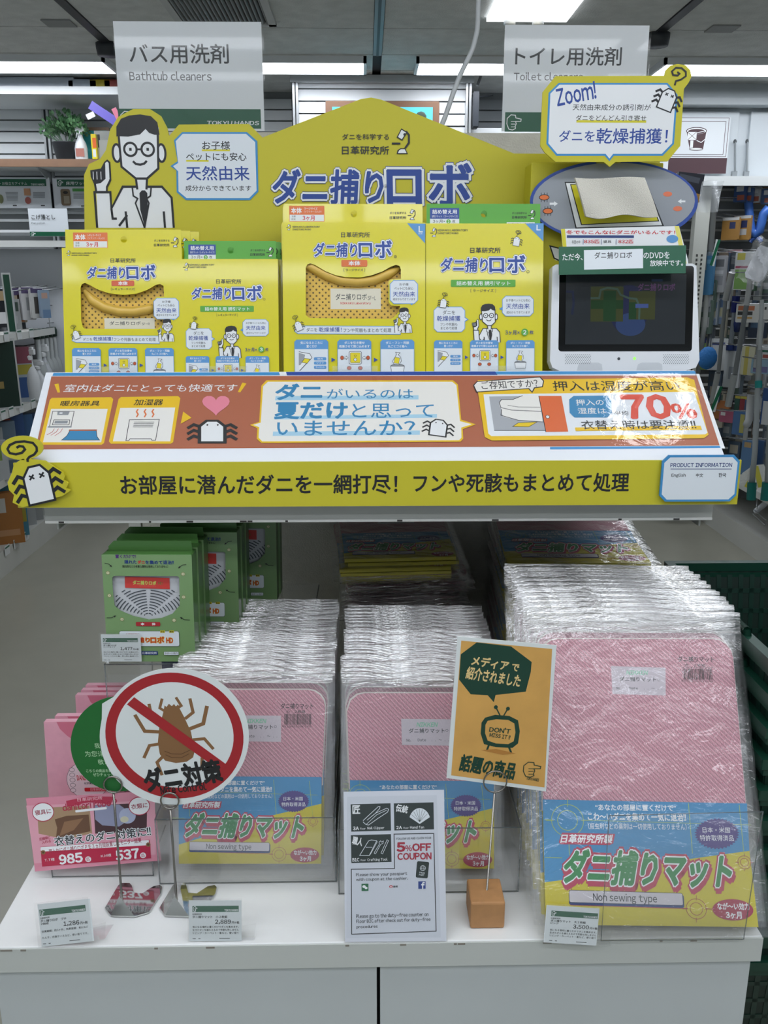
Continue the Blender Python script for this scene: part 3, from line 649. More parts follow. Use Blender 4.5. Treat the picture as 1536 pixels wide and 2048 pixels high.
# base shelf
boxpack('orange_pouch', 'orange soda pouch with white emblem on the left base shelf', 'pouch', 12, .03, .13, .19, .27, .06, '#d07a24', 25, ((.15, .1, .6, .38, '#e3e0d8'), (.05, .8, .3, .95, '#3a8a4a'), (.35, .72, .9, .84, '#e8a060')))
boxpack('blue_pouch', 'light blue and yellow pouch with dotted print on the left base shelf', 'pouch', 34, .03, .13, .13, .30, .06, '#3fa0c8', 30, ((.1, .2, .5, .45, '#d8c82a'), (.5, .45, .95, .75, '#d8c82a'), (.4, .85, .8, .93, '#d03048')))
boxpack('green_pouch', 'dark green pouch standing behind the orange one on the left base shelf', 'pouch', 2, .2, .13, .2, .33, .05, '#1f6048', 25)
for i, px in enumerate((52, 66, 80)):
    boxpack('clear_bag', 'clear bag of white tablets, %s on the left base shelf' % ('nearest of three', 'middle of three', 'farthest of three')[i], 'bag', px, .06, .13, .12, .24-.02*i, .05, ('#b9c0c2', '#a4acac', '#c4c9c6')[i], 35, ((.2, .15, .8, .35, '#6a8a9a'),))
# fill-in stock between the packs that can be told apart
R = random.Random(21); pal2 = ['#5a6470', '#8a929a', '#b4b8b8', '#44505e', '#9a8a76', '#c9cccc', '#6a7f94', '#7a4a52', '#3c5648', '#a8aeb4']
for lev, (zz, hh) in enumerate(((z1, .24), (z2, .24), (z3, .22), (.13, .24))):
    for i in range(9):
        px = -14+i*10+R.uniform(-2, 2)
        if px > 66: continue
        boxpack('shelf_pack', 'small pack standing in the back row of the %s left shelf' % ('upper', 'middle', 'lower', 'base')[lev], 'pack', px, .16+R.uniform(0, .06), zz, R.uniform(.07, .11), hh*R.uniform(.7, 1), .04, R.choice(pal2), 40, ((.1, .1, .9, .4, R.choice(pal2)), (.2, .55, .8, .8, R.choice(pal2))), 'back row packs on the %s left shelf' % ('upper', 'middle', 'lower', 'base')[lev])
# wire basket guard
m = MB()
for k in range(5):
    a = at_shelf(100+k*9, .02, z1); m.tube([tuple(a), tuple(a+Vector((0, 0, .13)))], .0025, HK, 5)
a = at_shelf(96, .02, z1); b = at_shelf(140, .02, z1)
for h in (.13, .03): m.tube([tuple(a+Vector((0, 0, h))), tuple(b+Vector((0, 0, h)))], .003, HK, 5)
tag(m.build('wire_guard'), 'wire shelf guard at the end of the upper left shelf', 'guard')

# ---------------------------------------------------------------- right aisle: hanging goods and mops
def rh(*a, **k): k.setdefault('X', 2.16); return lhang(*a, **k)
rh(1458, 436, 480, .10, '#cf8a26', 'orange sponge pack with blue dot, left one of two by the blue brush', ((.45, .2, .8, .5, '#26357a'), (0, 0, 1, .12, '#dfe2e2')), X=2.32)
rh(1481, 432, 480, .10, '#d8932c', 'orange sponge pack with blue dot, right one of two by the blue brush', ((.45, .2, .8, .5, '#26357a'), (0, 0, 1, .12, '#dfe2e2'), (.3, .55, .8, .8, '#c9ccd0')), X=2.30)
for i, (px, c) in enumerate(((1478, '#2f5fb5'), (1492, '#3a6cc0'), (1507, '#c9ced4'), (1520, '#d9822e'), (1533, '#4068b0'))):
    rh(px, 370+i*2, 404+i, .07, c, ('round blue bath brush head in film', 'blue brush head with white dot', 'white and blue brush pack', 'orange and blue brush pack', 'blue brush pack at the picture edge')[i]+' on the top right hooks', ((.2, .1, .8, .4, '#e0e4ea'), (.3, .6, .9, .9, '#d85a3a')), X=2.26)
t = thing('blue_squeegee', 'blue U-shaped plastic brush hanging on the right aisle hooks', 'brush', tuple(atX(1510, 485, 2.24))); m = MB(); f = Fr(atX(1510, 440, 2.22), 0, -30)
BL_ = mat('#3f6fc4', .3)
pts = [(1497, 400), (1498, 420), (1500, 445), (1503, 462), (1511, 470), (1519, 462), (1523, 445), (1527, 428), (1538, 415)]
m.tube([tuple(f.P(*f.loc(*q))) for q in pts], .025, BL_, 8); m.build('frame', t, True)
m = MB(); m.tube([tuple(f.P(*f.loc(*q))) for q in ((1500, 484), (1505, 478), (1512, 476), (1519, 478), (1523, 484))], .012, mat('#2f56a8', .3), 8); m.build('handle_end', t, True)
m = MB(); c = f.P(*f.loc(1511, 464)); m.ball(tuple(c+f.N*.012), .012, mat('#d6dbe4', .4), 8, (1, .3, 1)); m.build('badge', t, True)
rh(1406, 512, 590, .09, '#2b86c8', 'tall bright blue pack right of the video player', ((.15, .1, .85, .2, '#5aa8dc'),), X=2.1, th=.03)
rh(1427, 512, 585, .12, '#a9adb2', 'grey and white printed pack beside the tall blue pack', ((.1, .1, .9, .3, '#5e6268'), (.1, .4, .9, .5, '#c9cdd2'), (.1, .55, .9, .8, '#8c9096')), X=2.3)
rh(1464, 500, 534, .09, '#c98a92', 'pink and purple brush pack on the right aisle hooks', ((.2, .2, .8, .6, '#4a4470'), (.2, .7, .8, .9, '#c9b82a')), X=2.14)
rh(1484, 505, 580, .11, '#c3c9cc', 'green sponge pack with grey header on the right aisle hooks', ((.1, .02, .5, .2, '#c9c02a'), (.05, .36, .95, .42, '#b03058'), (.05, .45, .98, .98, '#6fae3c')), X=2.06)
rh(1502, 520, 582, .05, '#2c5a3a', 'dark green brush in film behind the green sponge pack', ((.2, .5, .8, .9, '#4f8a3a'),), X=2.2)
for i, (px, y0) in enumerate(((1424, 598), (1438, 596))):
    rh(px, y0, y0+52, .05, '#b9c6d6', 'blue and cream bottle brush, %s on the right aisle' % ('left of the pair', 'right of the pair')[i], ((.1, .05, .9, .35, '#5f8cc8'), (.1, .38, .8, .7, '#d6d2a0'), (.1, .75, .9, 1, '#7a9ccc')), X=2.12)
rh(1404, 612, 622, .09, '#1f2f6a', 'small dark blue pack beside the video player', X=2.14)
slab('price_banner', 'long green category strip with white lettering hanging over the right aisle', 'sign', 1427, 479, 1434, 532, 4.9, '#dfe4e4', .004, roll=-7, prints=((.05, .0, .85, 1, '#0f6a48'),))
slab('price_banner', 'lower green category strip beside the tray corner on the right aisle', 'sign', 1429, 772, 1437, 824, 4.6, '#dfe4e4', .004, roll=-9, prints=((.05, .0, .85, 1, '#0f6a48'),))
rh(1503, 608, 645, .16, '#d8d9d2', 'white pack with orange and black lettering and two drawn eyes', ((.05, .1, .55, .35, '#e06a2a'), (.05, .4, .5, .6, '#2a2a28'), (.05, .7, .5, .8, '#e0a030'), (.7, .15, .76, .3, '#2a2a28'), (.85, .15, .91, .3, '#2a2a28')), X=2.02, yaw=20)
rh(1513, 635, 676, .10, '#2a3a55', 'dark blue net sponge pack under the orange lettered pack', ((.1, .1, .5, .5, '#3d6a98'),), X=2.1)
t = rh(1422, 676, 740, .16, '#cfd6d8', 'white and lime card with a blue oval sponge below the brush pair', ((.0, .0, .35, .15, '#2b3f9a'), (0, .15, .35, 1, '#8cc04a'), (.45, .12, .9, .2, '#2b3f9a')), X=2.04, yaw=25)
m = MB(); q = atX(1415, 716, 1.99); m.ball(tuple(q), .058, mat('#2b73b8', .6, bump=.4, bscale=90), 14, (1, .35, 1.15)); m.build('sponge', t, True)
rh(1448, 690, 742, .10, '#c9c4b8', 'white card with tan edge beside the blue oval sponge', ((.5, .1, .9, .8, '#b98a4a'),), X=2.16)
rh(1460, 690, 775, .09, '#c3cbd2', 'white mop cloth with blue band in film', ((0, 0, 1, .12, '#24408a'), (.3, .5, .7, .8, '#8d99a6')), X=2.02)
rh(1492, 692, 750, .07, '#c9c9a0', 'white and yellow striped sponge strip on the right aisle', ((.25, 0, .55, 1, '#c9b83a'),), X=2.02)
rh(1480, 700, 750, .09, '#33507c', 'dark blue sponge pack behind the striped sponge strip', ((.1, .3, .6, .6, '#4f86b8'),), X=2.2)
rh(1528, 695, 718, .08, '#c9ced0', 'small white and red pack beside the pale blue brush', ((.2, .2, .8, .4, '#2f7a5a'), (.4, .6, .9, .9, '#c0483a')), X=1.98)
rh(1524, 718, 748, .12, '#7fb0cc', 'pale blue hand brush in clear film', ((.1, .5, .7, .9, '#6a6aa8'),), X=1.98)
rh(1441, 800, 838, .09, '#c86a28', 'orange pack behind the lower green strip', X=2.12)
rh(1452, 822, 845, .09, '#d0507a', 'pink spotted pack near the tray corner', ((.1, .1, .4, .4, '#e8e8e8'),), X=2.04)
rh(1470, 790, 845, .03, '#2f6a5a', 'thin green brush on the lower right hooks', ((0, 0, 1, .1, '#d0c02a'),), X=2.2)
rh(1480, 790, 850, .03, '#b03038', 'thin red brush on the lower right hooks', ((0, 0, 1, .1, '#d0c02a'),), X=2.2)
rh(1490, 792, 850, .03, '#3a5a8a', 'thin blue brush on the lower right hooks', ((0, 0, 1, .1, '#d0c02a'),), X=2.2)
rh(1477, 822, 870, .08, '#3f78c0', 'blue and yellow leaf-shaped brush pack', ((.5, .1, .8, .9, '#c9c04a'),), X=2.0)
rh(1489, 878, 950, .06, '#4a86c8', 'long blue printed brush sleeve near the mop heads', ((.2, .05, .8, .2, '#c9a05a'),), X=1.98)
rh(1512, 878, 945, .05, '#2f5a9a', 'darker blue brush sleeve behind the teal mop', X=2.05)
rh(1533, 775, 850, .07, '#2a5ab0', 'blue and white pack at the right picture edge', ((.1, .35, .9, 1, '#d6dade'),), X=1.98)
R = random.Random(11)
pal = ['#6d7680', '#8b97a4', '#4a5868', '#9aa29a', '#7c6a58', '#5a7a6a', '#a9b2ba', '#3f5a78', '#b0a890', '#70889a', '#c0c6ca', '#55606c']
for i in range(64):
    px = R.uniform(1402, 1535); y = R.choice((505, 560, 600, 655, 690, 740, 780, 830, 880)); h = R.uniform(40, 75)
    rh(px, y, y+h, R.uniform(.03, .085), R.choice(pal), 'small cleaning tool pack hanging deep behind the mops', ((.15, .1, .85, .35, R.choice(pal)), (.2, .5, .8, .8, R.choice(pal))), X=2.36)
    bpy.data.objects[t.name]
for o in bpy.data.objects:
    if o.get('label') == 'small cleaning tool pack hanging deep behind the mops': o['group'] = 'tool packs deep behind the mops'
# poles and mops
def pole(lab, segs, X=1.95, name='mop', extra=None):
    """segs: list of (name, [(px,py),...], radius, colour)"""
    X = X*min(1, 5.2/max(atX(*q, X).y for sg in segs for q in sg[1])); base = atX(*segs[-1][1][-1], X); t = thing(name, lab, 'mop', tuple(base))
    for n, pts, r, c in segs:
        m = MB(); m.tube([tuple(atX(a, b, X)) for a, b in pts], r*1.3, mat(c, .35), 8); m.build(n, t, True)
    a = atX(*segs[0][1][0], X); m = MB(); m.tube([tuple(a), (XB+.418, a.y, a.z)], .003, HK, 5); m.build('hook', t, True)
    return t
pole('tall white pole hanging by a black clip between the oval board and the orange packs', [('clip', [(1431, 370), (1430, 378)], .02, '#23262a'), ('pole', [(1430, 378), (1421, 500)], .014, '#b5b9ba'), ('lower_pole', [(1421, 500), (1410, 640), (1396, 745)], .012, '#a9adac')], 2.05)
pole('second white pole beside the clip pole', [('pole', [(1417, 395), (1408, 540)], .010, '#aeb2b2')], 2.3)
pole('mop with white grip running down to the tray corner', [('grip', [(1464, 545), (1451, 600)], .014, '#c9ccce'), ('tube', [(1451, 600), (1437, 745)], .009, '#8f9598'), ('lower_grip', [(1436, 745), (1424, 805)], .013, '#c0c5c8')], 1.95)
t = pole('white flat-head cleaner in film with long silver tube', [('neck', [(1502, 550), (1493, 610)], .011, '#ccd0d4'), ('tube', [(1493, 610), (1470, 748)], .010, '#8b9196'), ('grip', [(1469, 748), (1456, 812)], .014, '#c0c6ca')], 1.9)
m = MB(); q = Fr(atX(1505, 560, 1.9), 15, -35, -18); m.prism([(-.035, 0), (.035, 0), (.048, .02), (.048, .15), (.038, .165), (-.038, .165), (-.048, .15), (-.048, .02)], -.018, .006, mat('#d6dae2', .25)); m.v = [tuple(q.M @ Vector(v)) for v in m.v]; m.build('head', t, True)
m = MB(); m.grid(lambda u, v: q.P((u-.5)*.15+.006*math.sin(v*20), v*.22-.02+.006*math.sin(u*15), .012+.01*math.sin(u*9+v*12)), 10, 12, clearmat('cover_film', '#e8eef2', .12, .1, .3, 60, gloss=2)); m.build('film', t, True)
pole('long mop with teal sleeve and teal grip at the lower end', [('tube', [(1524, 600), (1519, 700)], .008, '#c3c9cc'), ('joint', [(1517, 762), (1517, 776)], .014, '#1f9a98'), ('pole', [(1519, 700), (1510, 900), (1504, 965)], .011, '#9ca3a6'), ('grip', [(1504, 965), (1502, 1000)], .018, '#1a8a86')], 1.93)
pole('second mop with teal grip at the right picture edge', [('pole', [(1540, 850), (1535, 965)], .011, '#9ca3a6'), ('grip', [(1534, 965), (1530, 1000)], .018, '#1a8a86')], 1.93)
pole('white rod brush between the blue packs', [('rod', [(1502, 790), (1498, 840), (1493, 850)], .015, '#c9cdd2'), ('stem', [(1493, 850), (1490, 880)], .009, '#c0c4c8')], 1.93, 'brush')
pole('dark blue duster pole with clear sleeve', [('grip', [(1472, 592), (1469, 625)], .017, '#1c2a7a'), ('tube', [(1469, 625), (1461, 690)], .010, '#9aa4b0'), ('collar', [(1460, 690), (1459, 700)], .016, '#24408a')], 2.0)
pole('navy slanted duster beside the dark blue pole', [('head', [(1487, 618), (1478, 640), (1471, 660)], .018, '#22356e')], 2.02, 'duster')
pole('white tube with silver lower half under the orange lettered pack', [('tube', [(1523, 640), (1518, 690)], .012, '#ced2d6'), ('silver_tube', [(1518, 690), (1516, 710)], .009, '#8f969c'), ('lower_tube', [(1515, 710), (1512, 735)], .012, '#ced2d6')], 1.96, 'cleaner')
for i, (a, b_) in enumerate((((1484, 940), (1500, 975)), ((1530, 940), (1512, 975)))):
    m = MB(); q = Fr(atX((a[0]+b_[0])/2, 975, 1.98), 10, -30, -20 if i == 0 else 20); m.prism([(-.05, 0), (.05, 0), (.04, .11), (-.02, .12), (-.05, .06)], -.03, 0, mat('#cfd2cf', .8, bump=.5, bscale=80)); m.prism([(-.01, .001), (.015, .001), (.015, .11), (-.01, .11)], .0002, .001, mat('#c9c24a', .7)); m.v = [tuple(q.M @ Vector(v)) for v in m.v]
    tag(m.build('dust_mop'), ('white mop head with yellow stripe left of the teal grip', 'white mop head with yellow stripe right of the teal grip')[i], 'mop head')
# grey bottle-wrapped film and black hat-like pack beside the oval board
t = slab('black_pack', 'black and tan film pack folded over beside the oval board', 'pack', 1353, 346, 1405, 402, 4.95, '#1c1e26', .03, roll=-6, prints=((.1, .1, .9, .3, '#3b3f48'), (.3, .7, .9, 1, '#9a7438')))
q = atY(1388, 362, 4.95); m = MB(); m.tube([(q.x, 4.955, q.z-.01), (q.x, 5.1, q.z+.0), (q.x, 5.2, q.z+.02)], .004, HK if 'HK' in globals() else CH, 6); m.build('hook', t, True)
m = MB(); f = Fr(atY(1413, 425, 4.93), 0, -10); m.grid(lambda u, v: f.P((u-.5)*.11+.02*v, v*.16, .015*math.sin(u*8+v*5)), 10, 10, clearmat('bag_film', '#e8eef2', .3, .15, .4, 50, gloss=1.6)); m.build('film', t, True)
# small things on the right base
m = MB(); m.tube([tuple(atX(a, b, 2.12)) for a, b in ((1513, 1018), (1515, 995), (1536, 990))], .004, HK, 6); m.tube([tuple(atX(a, b, 2.12)) for a, b in ((1506, 1028), (1530, 1050))], .004, HK, 6); m.tube([tuple(atX(a, b, 2.12)) for a, b in ((1508, 1020), (1532, 1040))], .003, HK, 6)
tag(m.build('wire_rack'), 'small wire rack on the right base shelf', 'rack')
m = MB(); a_ = atX(1512, 1022, 2.16); b_ = atX(1540, 1000, 2.16); m.tube([tuple(a_), tuple(b_)], .016, mat('#c6ccd2', .25), 8); tag(m.build('white_tube'), 'white plastic tube lying on the right base shelf', 'tube')
# ================================================================ the print motifs
def doctor(p, ox, oy, s, lw=12, full=True):
    """the drawn scientist; coordinates of a drawing 480 wide, 640 high"""
    V = p.V0; p.view(V[0]+ox*V[2], V[1]+oy*V[2], s*V[2])
    p.poly([(35, 470), (110, 470), (112, 560), (180, 440), (250, 440), (320, 440), (395, 440), (450, 500), (460, 660), (45, 660)], WHT)
    p.poly([(155, 110), (378, 110), (373, 340), (313, 390), (310, 450), (260, 455), (250, 390), (172, 325)], WHT)
    for cx in (147, 392): p.ell(cx, 250, 22, 48, WHT, BLK, lw)
    p.poly([(158, 165), (378, 160), (373, 330)] + [(313, 385), (250, 388), (176, 325)], WHT)
    p.line([(157, 150), (173, 325), (252, 390), (313, 390), (375, 335), (372, 150)], lw, BLK)
    p.line([(252, 390), (260, 450)], lw, BLK); p.line([(313, 390), (310, 450)], lw, BLK)
    p.poly([(145, 160), (145, 105), (170, 62), (215, 44), (275, 38), (335, 48), (370, 82), (382, 150), (355, 150), (325, 140), (305, 118), (275, 148), (210, 160), (150, 158)], BLK)
    for cx in (222, 317):
        p.ell(cx, 230, 34, 36, WHT, BLK, lw); p.rect(cx-7, 222, cx+7, 238, BLK)
    p.line([(256, 230), (283, 230)], lw*.8, BLK)
    p.line([(236, 295), (252, 310), (276, 314), (298, 308), (312, 293)], lw, BLK)
    # coat
    p.line([(40, 660), (25, 465), (112, 465), (118, 555), (180, 435), (262, 435)], lw, BLK)
    p.line([(312, 435), (395, 435), (448, 495), (460, 660)], lw, BLK)
    p.line([(118, 555), (125, 610), (148, 610)], lw, BLK); p.line([(205, 660), (196, 570)], lw, BLK); p.line([(205, 590), (160, 650)], lw, BLK)
    p.line([(405, 570), (412, 660)], lw, BLK)
    p.line([(232, 435), (238, 485), (262, 500), (250, 525), (300, 660)], lw*.7, BLK)
    p.line([(336, 435), (332, 485), (312, 500), (324, 525), (300, 660)], lw*.7, BLK)
    p.poly([(272, 470), (285, 455), (302, 455), (315, 470), (318, 560), (300, 650), (276, 560)], BLK)
    # hand
    p.poly([(30, 465), (22, 420), (5, 380), (2, 345), (60, 335), (78, 300), (95, 285), (112, 300), (118, 400), (98, 440), (98, 465)], BLK)
    p.poly([(40, 458), (34, 420), (60, 415), (82, 395), (96, 385), (106, 398), (88, 435), (88, 458)], WHT)
    p.poly([(86, 392), (84, 305), (95, 297), (103, 305), (108, 395)], WHT)
    for x in (18, 38, 60): p.line([(x, 352), (x+2, 395)], 4, WHT)
    p.V0 = V
def mite(p, cx, cy, s, rot=0, curl=True, lw=10, eyes='x', kx=1):
    """the drawn mite, about 100 wide; cx, cy its middle"""
    V = p.V0; a = math.radians(rot); k = s
    def T(x, y): x *= kx; return (cx+k*(x*math.cos(a)-y*math.sin(a)), cy+k*(x*math.sin(a)+y*math.cos(a)))
    for sx in (-1, 1):
        for y in (-22, 2, 26):
            p.line([T(sx*28, y+4), T(sx*46, y-6), T(sx*62, y+10)], lw*k, BLK)
    p.poly([T(*q) for q in ((-36, 52), (-36, -22), (-16, -48), (16, -48), (36, -22), (36, 52))], BLK)
    w = lw*.62
    p.poly([T(*q) for q in ((-36+w, 52-w), (-36+w, -22+w*.4), (-16+w*.5, -48+w), (16-w*.5, -48+w), (36-w, -22+w*.4), (36-w, 52-w))], WHT)
    for ex in (-12, 14):
        if eyes == 'x' and k > .25:
            p.line([T(ex-6, -24), T(ex+6, -14)], 4.5*k, BLK); p.line([T(ex+6, -25), T(ex-6, -13)], 4.5*k, BLK)
        else: p.ell(*T(ex, -26), 4*k, 4*k, BLK, n=8)
    if curl:
        pts = [T(-8, -50), T(-6, -66), T(10, -78), T(26, -92)]
        for i in range(15):
            q = math.radians(20-i*38); r = 34-i*1.9; pts.append(T(-2+r*math.cos(q), -96+r*.72*math.sin(q)))
        p.line(pts, lw*.8*k, BLK)
def scope(p, x, y, s):
    """small drawn microscope 40 x 54"""
    f = lambda *q: [(x+a*s, y+b*s) for a, b in q]
    p.line(f((30, 6), (36, 14), (36, 30), (28, 42)), 4*s, BLK)
    p.poly(f((20, 0), (33, 8), (22, 26), (10, 19)), BLK); p.poly(f((20.5, 3), (30, 9), (21, 23), (13, 18)), WHT)
    p.poly(f((10, 54), (12, 46), (18, 42), (28, 42), (34, 54)), BLK); p.poly(f((13, 52), (15, 47), (19, 44), (27, 44), (31, 52)), WHT)
    p.rect(x, y+30*s, x+18*s, y+34*s, BLK); p.ell(x+27*s, y+13*s, 3*s, 3*s, BLK, n=8)
def logo(p, x0, y0, x1, y1, ol=1.0, fill=None, white=None, dark=None, b=.028):
    fill = fill or BLU; white = white or WHT; dark = dark or NAV
    w = x1-x0; h = y1-y0; xm = x0+w*.57
    parts = (('ダニ捕り', x0, y0+h*.14, xm-w*.015, y1-h*.06, .06), ('ロボ', xm+w*.01, y0, x1, y1, -.02))
    for mt, bb in ((dark, b+.075*ol), (white, b+.058*ol), (fill, b)):
        for t, a, c, d, e, sk in parts: p.text(t, a, c, d, e, mt, bb, skew=sk)
def bubble(p, x0, y0, x1, y1, ch, line=LBL, lw=2, fill=WHT): return p.rect(x0, y0, x1, y1, fill, ch=ch, line=line, lw=lw)
# ================================================================ gondola with the display
GRY = mat('#d6d8d4', .45, noise_=.03, scale=8); PAN = mat('#c2c8c9', .4, noise_=.03, scale=5)
ZS = .48; YF = atZ(768, 1886, ZS).y; XL = atZ(-24, 1889, ZS).x; XR = atZ(1531, 1881, ZS).x; YB = 2.06
YU = 1.47; zu = atY(760, 1040, YU).z; XUL = atY(92, 1040, YU).x; XUR = atY(1422, 1040, YU).x
zb = atY(757, 1934, YF).z; xm = atY(757, 1950, YF).x; PXL = atY(272, 1100, YB).x
WHITE = mat('#e9ebea', .3, noise_=.04, scale=12)
g = thing('gondola_shelf_unit', 'white metal gondola shelf unit carrying the whole mite product display', 'shelf unit', (0, YF, 0))
def gb(name, *a, bev=.001):
    m = MB(); [m.box(*q) for q in a]; return m.build(name, g, True, bev)
gb('base_deck', (XL, YF+.002, zb, XR, YB, ZS, WHITE), bev=.002)
gb('shaded_deck_front', (XL, YF-.0005, zb, XR, YF+.0015, ZS-.001, mat('#c4c8c4', .45)), bev=.0005)  # thin sheet over the white deck front, its shade put into the grey colour
gb('front_panel', (XL+.006, YF+.006, .06, xm-.0025, YF+.03, zb-.004, PAN))
gb('front_panel', (xm+.0025, YF+.006, .06, XR-.012, YF+.03, zb-.004, PAN))
gb('side_panel', (XL+.006, YF+.031, .06, XL+.02, YB, zb-.001, PAN)); gb('side_panel', (XR-.026, YF+.031, .06, XR-.012, YB, zb-.001, PAN))
gb('plinth', (XL+.02, YF+.05, 0, XR-.03, YB, .06, mat('#3a3c3e', .6)))
gb('core', (XL+.03, YF+.04, .07, XR-.03, YB-.01, zb-.002, mat('#2a2c2e', .7)))
CREAM = mat('#cfcdc2', .6, noise_=.05, scale=30, bump=.25, bscale=260)
gb('back_panel', (PXL+.02, YB, zb-.02, -PXL, YB+.02, atY(760, 265, YB).z, CREAM))
gb('upright_post', (PXL-.012, YB-.005, .0, PXL+.018, YB+.03, 1.75, mat('#cfd0ca', .45)))
gb('upright_post', (-PXL, YB-.005, .0, -PXL+.03, YB+.03, 1.75, mat('#cfd0ca', .45)))
SHG = mat('#b9bbb6', .45, noise_=.05, scale=9)
gb('upper_shelf', (XUL, YU+.002, zu+.020, XUR, YB-.006, zu+.034, SHG))
gb('shelf_lip', (XUL, YU-.004, zu, XUR, YU+.002, zu+.034, SHG), (XUL, YU-.006, zu-.002, XUR, YU+.016, zu+.003, mat('#d9dad6', .4)))
gb('shelf_bracket', (XUL+.01, YU+.02, zu-.02, XUL+.014, YB-.004, zu+.019, SHG)); gb('shelf_bracket', (XUR-.014, YU+.02, zu-.02, XUR-.01, YB-.004, zu+.019, SHG))
ch_ = MB()
R = random.Random(5)
for i in range(15):
    x = R.uniform(XL+.02, XR-.05); w = R.uniform(.003, .014); ch_.box(x, YF-.0012, ZS-.0045, x+w, YF-.0003, ZS-.0015, mat('#8a857c', .8))
for i in range(10):
    x = R.uniform(XUL+.02, XUR-.05); w = R.uniform(.003, .012); ch_.box(x, YU-.0066, zu-.001, x+w, YU-.0062, zu+.002, mat('#3a3836', .8))
ch_.build('paint_chips', g, True)['kind'] = 'stuff'

# ---- cardboard header tray with sloped panel
YT = 1.43
b0 = atY(760, 922, YT); b1 = atY(740, 743, 1.575); LEAN = math.degrees(math.atan2(b1.y-b0.y, b1.z-b0.z))
sf = Fr(b0, LEAN); TR = thing('header_tray', 'long white cardboard display tray with yellow front board and sloped printed banner', 'display tray', sf.M)
CARDW = mat('#e4e8ee', .3, bump=.12, bscale=40)
m = MB(); SP = [sf.loc(*q) for q in ((45, 925), (1452, 921), (1388, 741), (92, 745))]; m.prism(SP, -.004, 0, CARDW); m.build('sloped_panel', TR)
xl0 = sf.P(*SP[0]).x; xr0 = sf.P(*SP[1]).x; xl1 = sf.P(*SP[3]).x; xr1 = sf.P(*SP[2]).x; zt = sf.P(*SP[2]).z; yt = sf.P(*SP[2]).y
zf0 = atY(760, 1011, YT).z
m = MB(); m.box(atY(33, 970, YT).x, YT-.004, zf0, atY(1476, 970, YT).x, YT-.0005, b0.z, YELB); FB = m.build('front_board', TR, True)
zsh = zu+.035
m = MB(); m.box(atY(33, 970, YT).x, YT+.001, zsh, xr0+.01, YT+.005, b0.z-.004, CARDW)
m.box(xl1, yt+.006, zsh, xr1, 1.93, zt-.012, CARDW); m.build('tray_body', TR, True)
for xx in (xl1-.006, xr1+.002):
    m = MB(); m.obox([(xx, YT+.006, zsh), (xx+.004, YT+.006, zsh), (xx, 1.93, zsh), (xx+.004, 1.93, zsh), (xx, YT+.006, b0.z-.006), (xx+.004, YT+.006, b0.z-.006), (xx, 1.93, zt-.012), (xx+.004, 1.93, zt-.012)], CARDW)
    m.build('tray_side', TR, True)
# front board print
ff = Fr(Vector((0, YT-.004, b0.z)))
p = Pr(ff); p.text('お部屋に潜んだダニを一網打尽！', 242, 950, 795, 988, BLK, .02); p.text('フンや死骸もまとめて処理', 828, 947, 1258, 984, BLK, .02)
pb = MB()
iv = sf.M.inverted(); p.v = [tuple(iv @ (ff.M @ Vector(q))) for q in p.v]; p.build('front_lettering', TR)
# sloped banner
BR = mat('#b0664a', .3, coat=0); PAP = mat('#eceae4', .35, coat=0); GOLD = mat('#edc21a', .35, coat=0); CY = mat('#2f86b8', .35, coat=.3); PCY = mat('#a9d3e8', .35, coat=.3)
p = Pr(sf)
p.poly([(105, 752), (1392, 748), (1390, 742), (107, 746)], LBL); p.poly([(560, 751), (574, 751), (572, 744), (558, 744)], WHT); p.poly([(574, 751), (995, 750), (990, 743), (572, 744)], BLU)
p.poly([(71, 899), (1444, 891), (1398, 751), (103, 753)], BR)
p.poly([(1100, 894), (1444, 892), (1446, 896), (1100, 899)], LBL)
p.poly([(1392, 748), (1398, 748), (1450, 897), (1441, 897)], WHT)
p.view(60, 740, 1/3.072)
p.poly([(150, 88), (176, 84), (185, 138), (170, 140)], GOLD); p.poly([(1305, 78), (1330, 84), (1292, 138), (1277, 136)], GOLD)
p.text('室内はダニにとっても快適です', 215, 88, 1272, 135, WHT, .004, skew=.12)
def lean4(x0, y0, x1, y1, d, mt, wd=None):
    q = [(x0+d, y0), (x1+d*.5, y0), (x1, y1), (x0, y1)]
    return p.line(q, wd, mt, True) if wd else p.poly(q, mt)
p.poly([(135, 172), (500, 168), (512, 180), (455, 450), (440, 460), (62, 460), (58, 445), (122, 185)], GOLD)
p.poly([(130, 240), (478, 240), (438, 445), (80, 445)], PAP)
p.text('暖房器具', 190, 190, 430, 222, BLK, .012, skew=.12)
p.line([(140, 255), (272, 255), (252, 348), (120, 348)], 4, BLK, True); p.rect(110, 346, 256, 355, mat('#8d9196')); p.poly([(170, 256), (245, 256), (235, 278), (168, 278)], mat('#8d9196')); p.rect(182, 262, 200, 270, WHT)
p.line([(148, 308), (245, 308), (240, 338), (138, 338)], 4, BLK, True); p.rect(152, 314, 232, 330, mat('#8d9196'))
for i in range(3): p.line([(150+i*25, 362), (138+i*25, 382), (104+i*24, 400+i*3)], 3, RED)
p.poly([(245, 375), (408, 375), (412, 410), (428, 432), (195, 432), (228, 405)], CY); p.line([(245, 375), (408, 375), (412, 410), (428, 432), (195, 432), (228, 405)], 3.5, BLK, True); p.rect(240, 367, 412, 376, BR)
p.poly([(560, 168), (910, 162), (924, 175), (880, 445), (865, 455), (498, 455), (485, 440), (545, 180)], GOLD)
p.poly([(555, 235), (893, 232), (862, 440), (510, 440)], PAP)
p.text('加湿器', 643, 182, 818, 218, BLK, .012, skew=.12)
for i in range(3):
    x = 655+i*48; p.line([(x+10, 242), (x, 258), (x+10, 274), (x, 292)], 9, ORG)
p.line([(612, 308), (795, 306), (772, 434), (750, 434), (745, 425), (615, 425), (608, 436), (590, 436)], 4, BLK, True)
